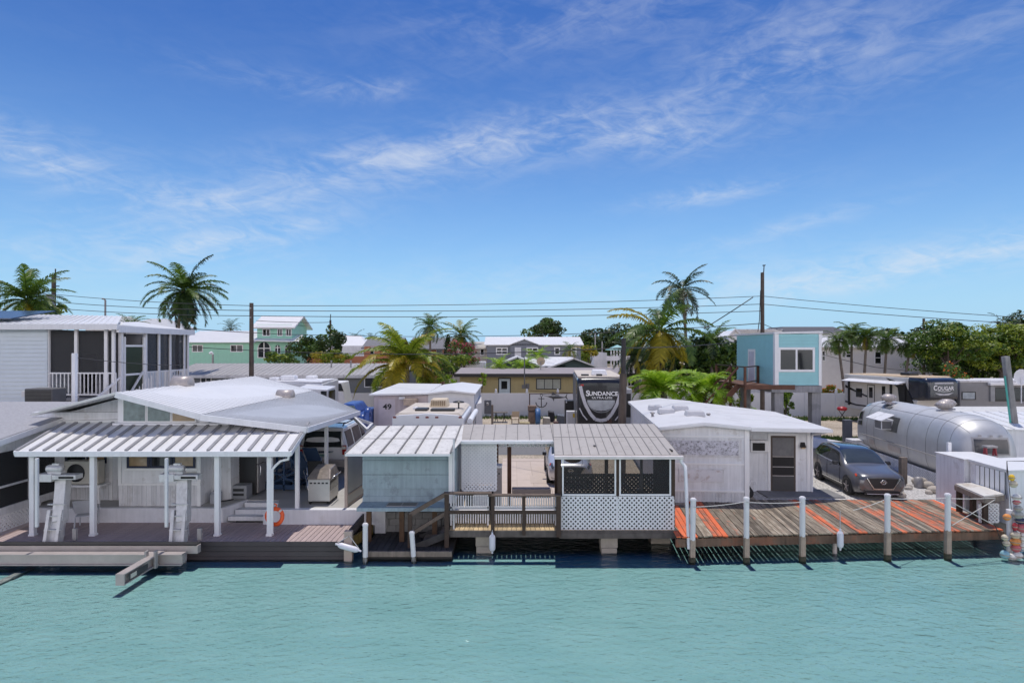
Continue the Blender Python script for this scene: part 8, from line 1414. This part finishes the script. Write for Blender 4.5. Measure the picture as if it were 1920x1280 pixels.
an = thing('anchor_ornament', 'black anchor ornament hung before the white fence', 'ornament', P(1015, 45)); c = P(1015, 44.9, gz(743, 45)); mb = MB(); mb.bar(c + V((0, 0, -.75)), c, .06, .05); mb.bar(c + V((-.22, 0, -.15)), c + V((.22, 0, -.15)), .05, .05); mb.tube([c + V((.4*cos(a), 0, -.42 + .36*sin(a))) for a in [pi + pi*i/10 for i in range(11)]], .035, 6); mb.tube([c + V((.09*cos(a), 0, .09 + .09*sin(a))) for a in [2*pi*i/10 for i in range(11)]], .02, 6); mb.build('anchor', black, an)
fi = thing('marlin_ornament', 'dark leaping marlin ornament hung before the white fence', 'ornament', P(1042, 45)); c = P(1041, 44.9, gz(743, 45)); mb = MB(); mb.tube([c + V((x, 0, z)) for x, z in ((-.95, .12), (-.55, .02), (-.3, 0), (0, -.02), (.35, -.05), (.62, -.06), (.75, -.04))], [.012, .03, .11, .14, .09, .04, .03], 8)
mb.prism([c + V((x, 0, z)) for x, z in ((-.3, .08), (-.18, .34), (.05, .16), (.3, .1), (.2, .02), (-.3, .02))], (0, .02, 0)); mb.prism([c + V((x, 0, z)) for x, z in ((.7, -.04), (.9, .26), (.84, -.02), (.98, -.3))], (0, .02, 0)); mb.prism([c + V((x, 0, z)) for x, z in ((-.25, -.08), (-.1, -.36), (-.05, -.1))], (0, .02, 0)); mb.build('fish', M('fish_grey', (.08, .085, .095), .4), fi)
sp_ = thing('drum_fan', 'blue rimmed drum fan standing in the yard by rusty frame', 'fan', P(1005, 43)); D = 43; c = P(1009, D, .62); mb = MB(); mb.lathe([(.42, -.18), (.55, -.2), (.58, -.1), (.58, .1), (.5, .15)], c, 18, 'X'); mb.build('drum', M('blue_drum', (.06, .16, .36), .5, var=.2), sp_); mb = MB(); mb.lathe([(.0, .0), (.45, 0)], c + V((.0, -.0, 0)), 14, 'X'); mb.build('blades', black, sp_); mb = MB(); mb.box(gx(991, D), gx(1003, D), D - .1, D + .8, 0, .95); mb.box(gx(990, D), gx(1006, D), D, D + .7, 1.0, 1.35); mb.build('crate', M('brown_crate', (.24, .17, .13), .8, var=.4, sc=4), sp_)
fr = thing('black_locker', 'tall black locker beside the dark nosed trailer', 'cabinet', P(1069, 39)); D = 39; mb = MB(); mb.box(gx(1060, D), gx(1080, D), D, D + .7, 0, gz(751, D)); mb.build('body', black, fr, bevel=.02); mb = MB(); mb.box(gx(1061, D), gx(1063, D), D - .03, D, gz(755, D), gz(752, D)); mb.build('latch', white, fr)
cb = thing('white_chest', 'white chest box with yellow sticker by the black locker', 'chest', P(1071, 36.5)); D = 36.5; mb = MB(); mb.box(gx(1063, D), gx(1079, D), D, D + .6, 0, gz(771, D)); mb.build('body', dirty_white, cb, bevel=.03); mb = MB(); mb.box(gx(1074, D), gx(1082, D), D - .04, D - .01, gz(782, D), gz(775, D)); mb.build('sticker', M('yellow_sticker', (.6, .42, .04), .5), cb)
R = random.Random(8)
for px, py, w_, h_, col, lab in ((1025, 782, .55, .5, (.5, .47, .42), 'pale clutter box in the yard'), (1034, 777, .5, .75, (.03, .03, .035), 'black crate in the yard clutter'), (1043, 788, .35, .4, (.10, .05, .04), 'small rusty stool in the yard clutter'), (1052, 780, .6, .6, (.12, .14, .17), 'blue grey tub in the yard clutter'), (984, 786, .8, .3, (.45, .38, .22), 'yellowish mat bundle under the yard chair')):
    D = (CAMZ) * FPX / (py + 14 - HZ); x = gx(px, D); mb = MB(); mb.hexa([(x - w_/2, D, 0), (x + w_/2, D, 0), (x + w_/2, D + .5, 0), (x - w_/2, D + .5, 0), (x - w_*.42, D, h_), (x + w_*.45, D + .03, h_*.9), (x + w_*.42, D + .5, h_), (x - w_*.45, D + .5, h_*1.08)]); tag(mb.build('yard_box', M('clutter_' + str(px), col, .7, var=.3, sc=5), bevel=.03), lab, 'box')
rg = thing('camp_grill', 'small red camping grill on black folding legs by the fence', 'grill', P(1579, 45.5)); D = 45.5; c = P(1579, D, .0); mb = MB(); mb.lathe([(.02, .78), (.3, .8), (.36, .92), (.3, 1.02), (.05, 1.08)], c, 14); mb.build('lid', M('red_enamel', (.42, .02, .03), .35), rg); mb = MB(); mb.tube([c + V((-.3, 0, 0)), c + V((.25, 0, .8))], .03, 6); mb.tube([c + V((.3, 0, 0)), c + V((-.25, 0, .8))], .03, 6); mb.box(c.x - .3, c.x + .3, D - .2, D + .2, .08, .1); mb.build('legs', black, rg)
sk = thing('upturned_skiff', 'white upturned skiff bow lying by the grass strip', 'boat', P(1545, 33)); mb = MB(); a = P(1520, 33.2, 0); mb.hexa([a, a + V((2.0, -.2, .0)), a + V((2.0, .2, 0)), a + V((0, 1.2, 0)), a + V((.1, .3, .6)), a + V((1.9, -.05, .35)), a + V((1.9, .1, .35)), a + V((.1, .8, .6))]); mb.build('hull', white, sk, bevel=.08)
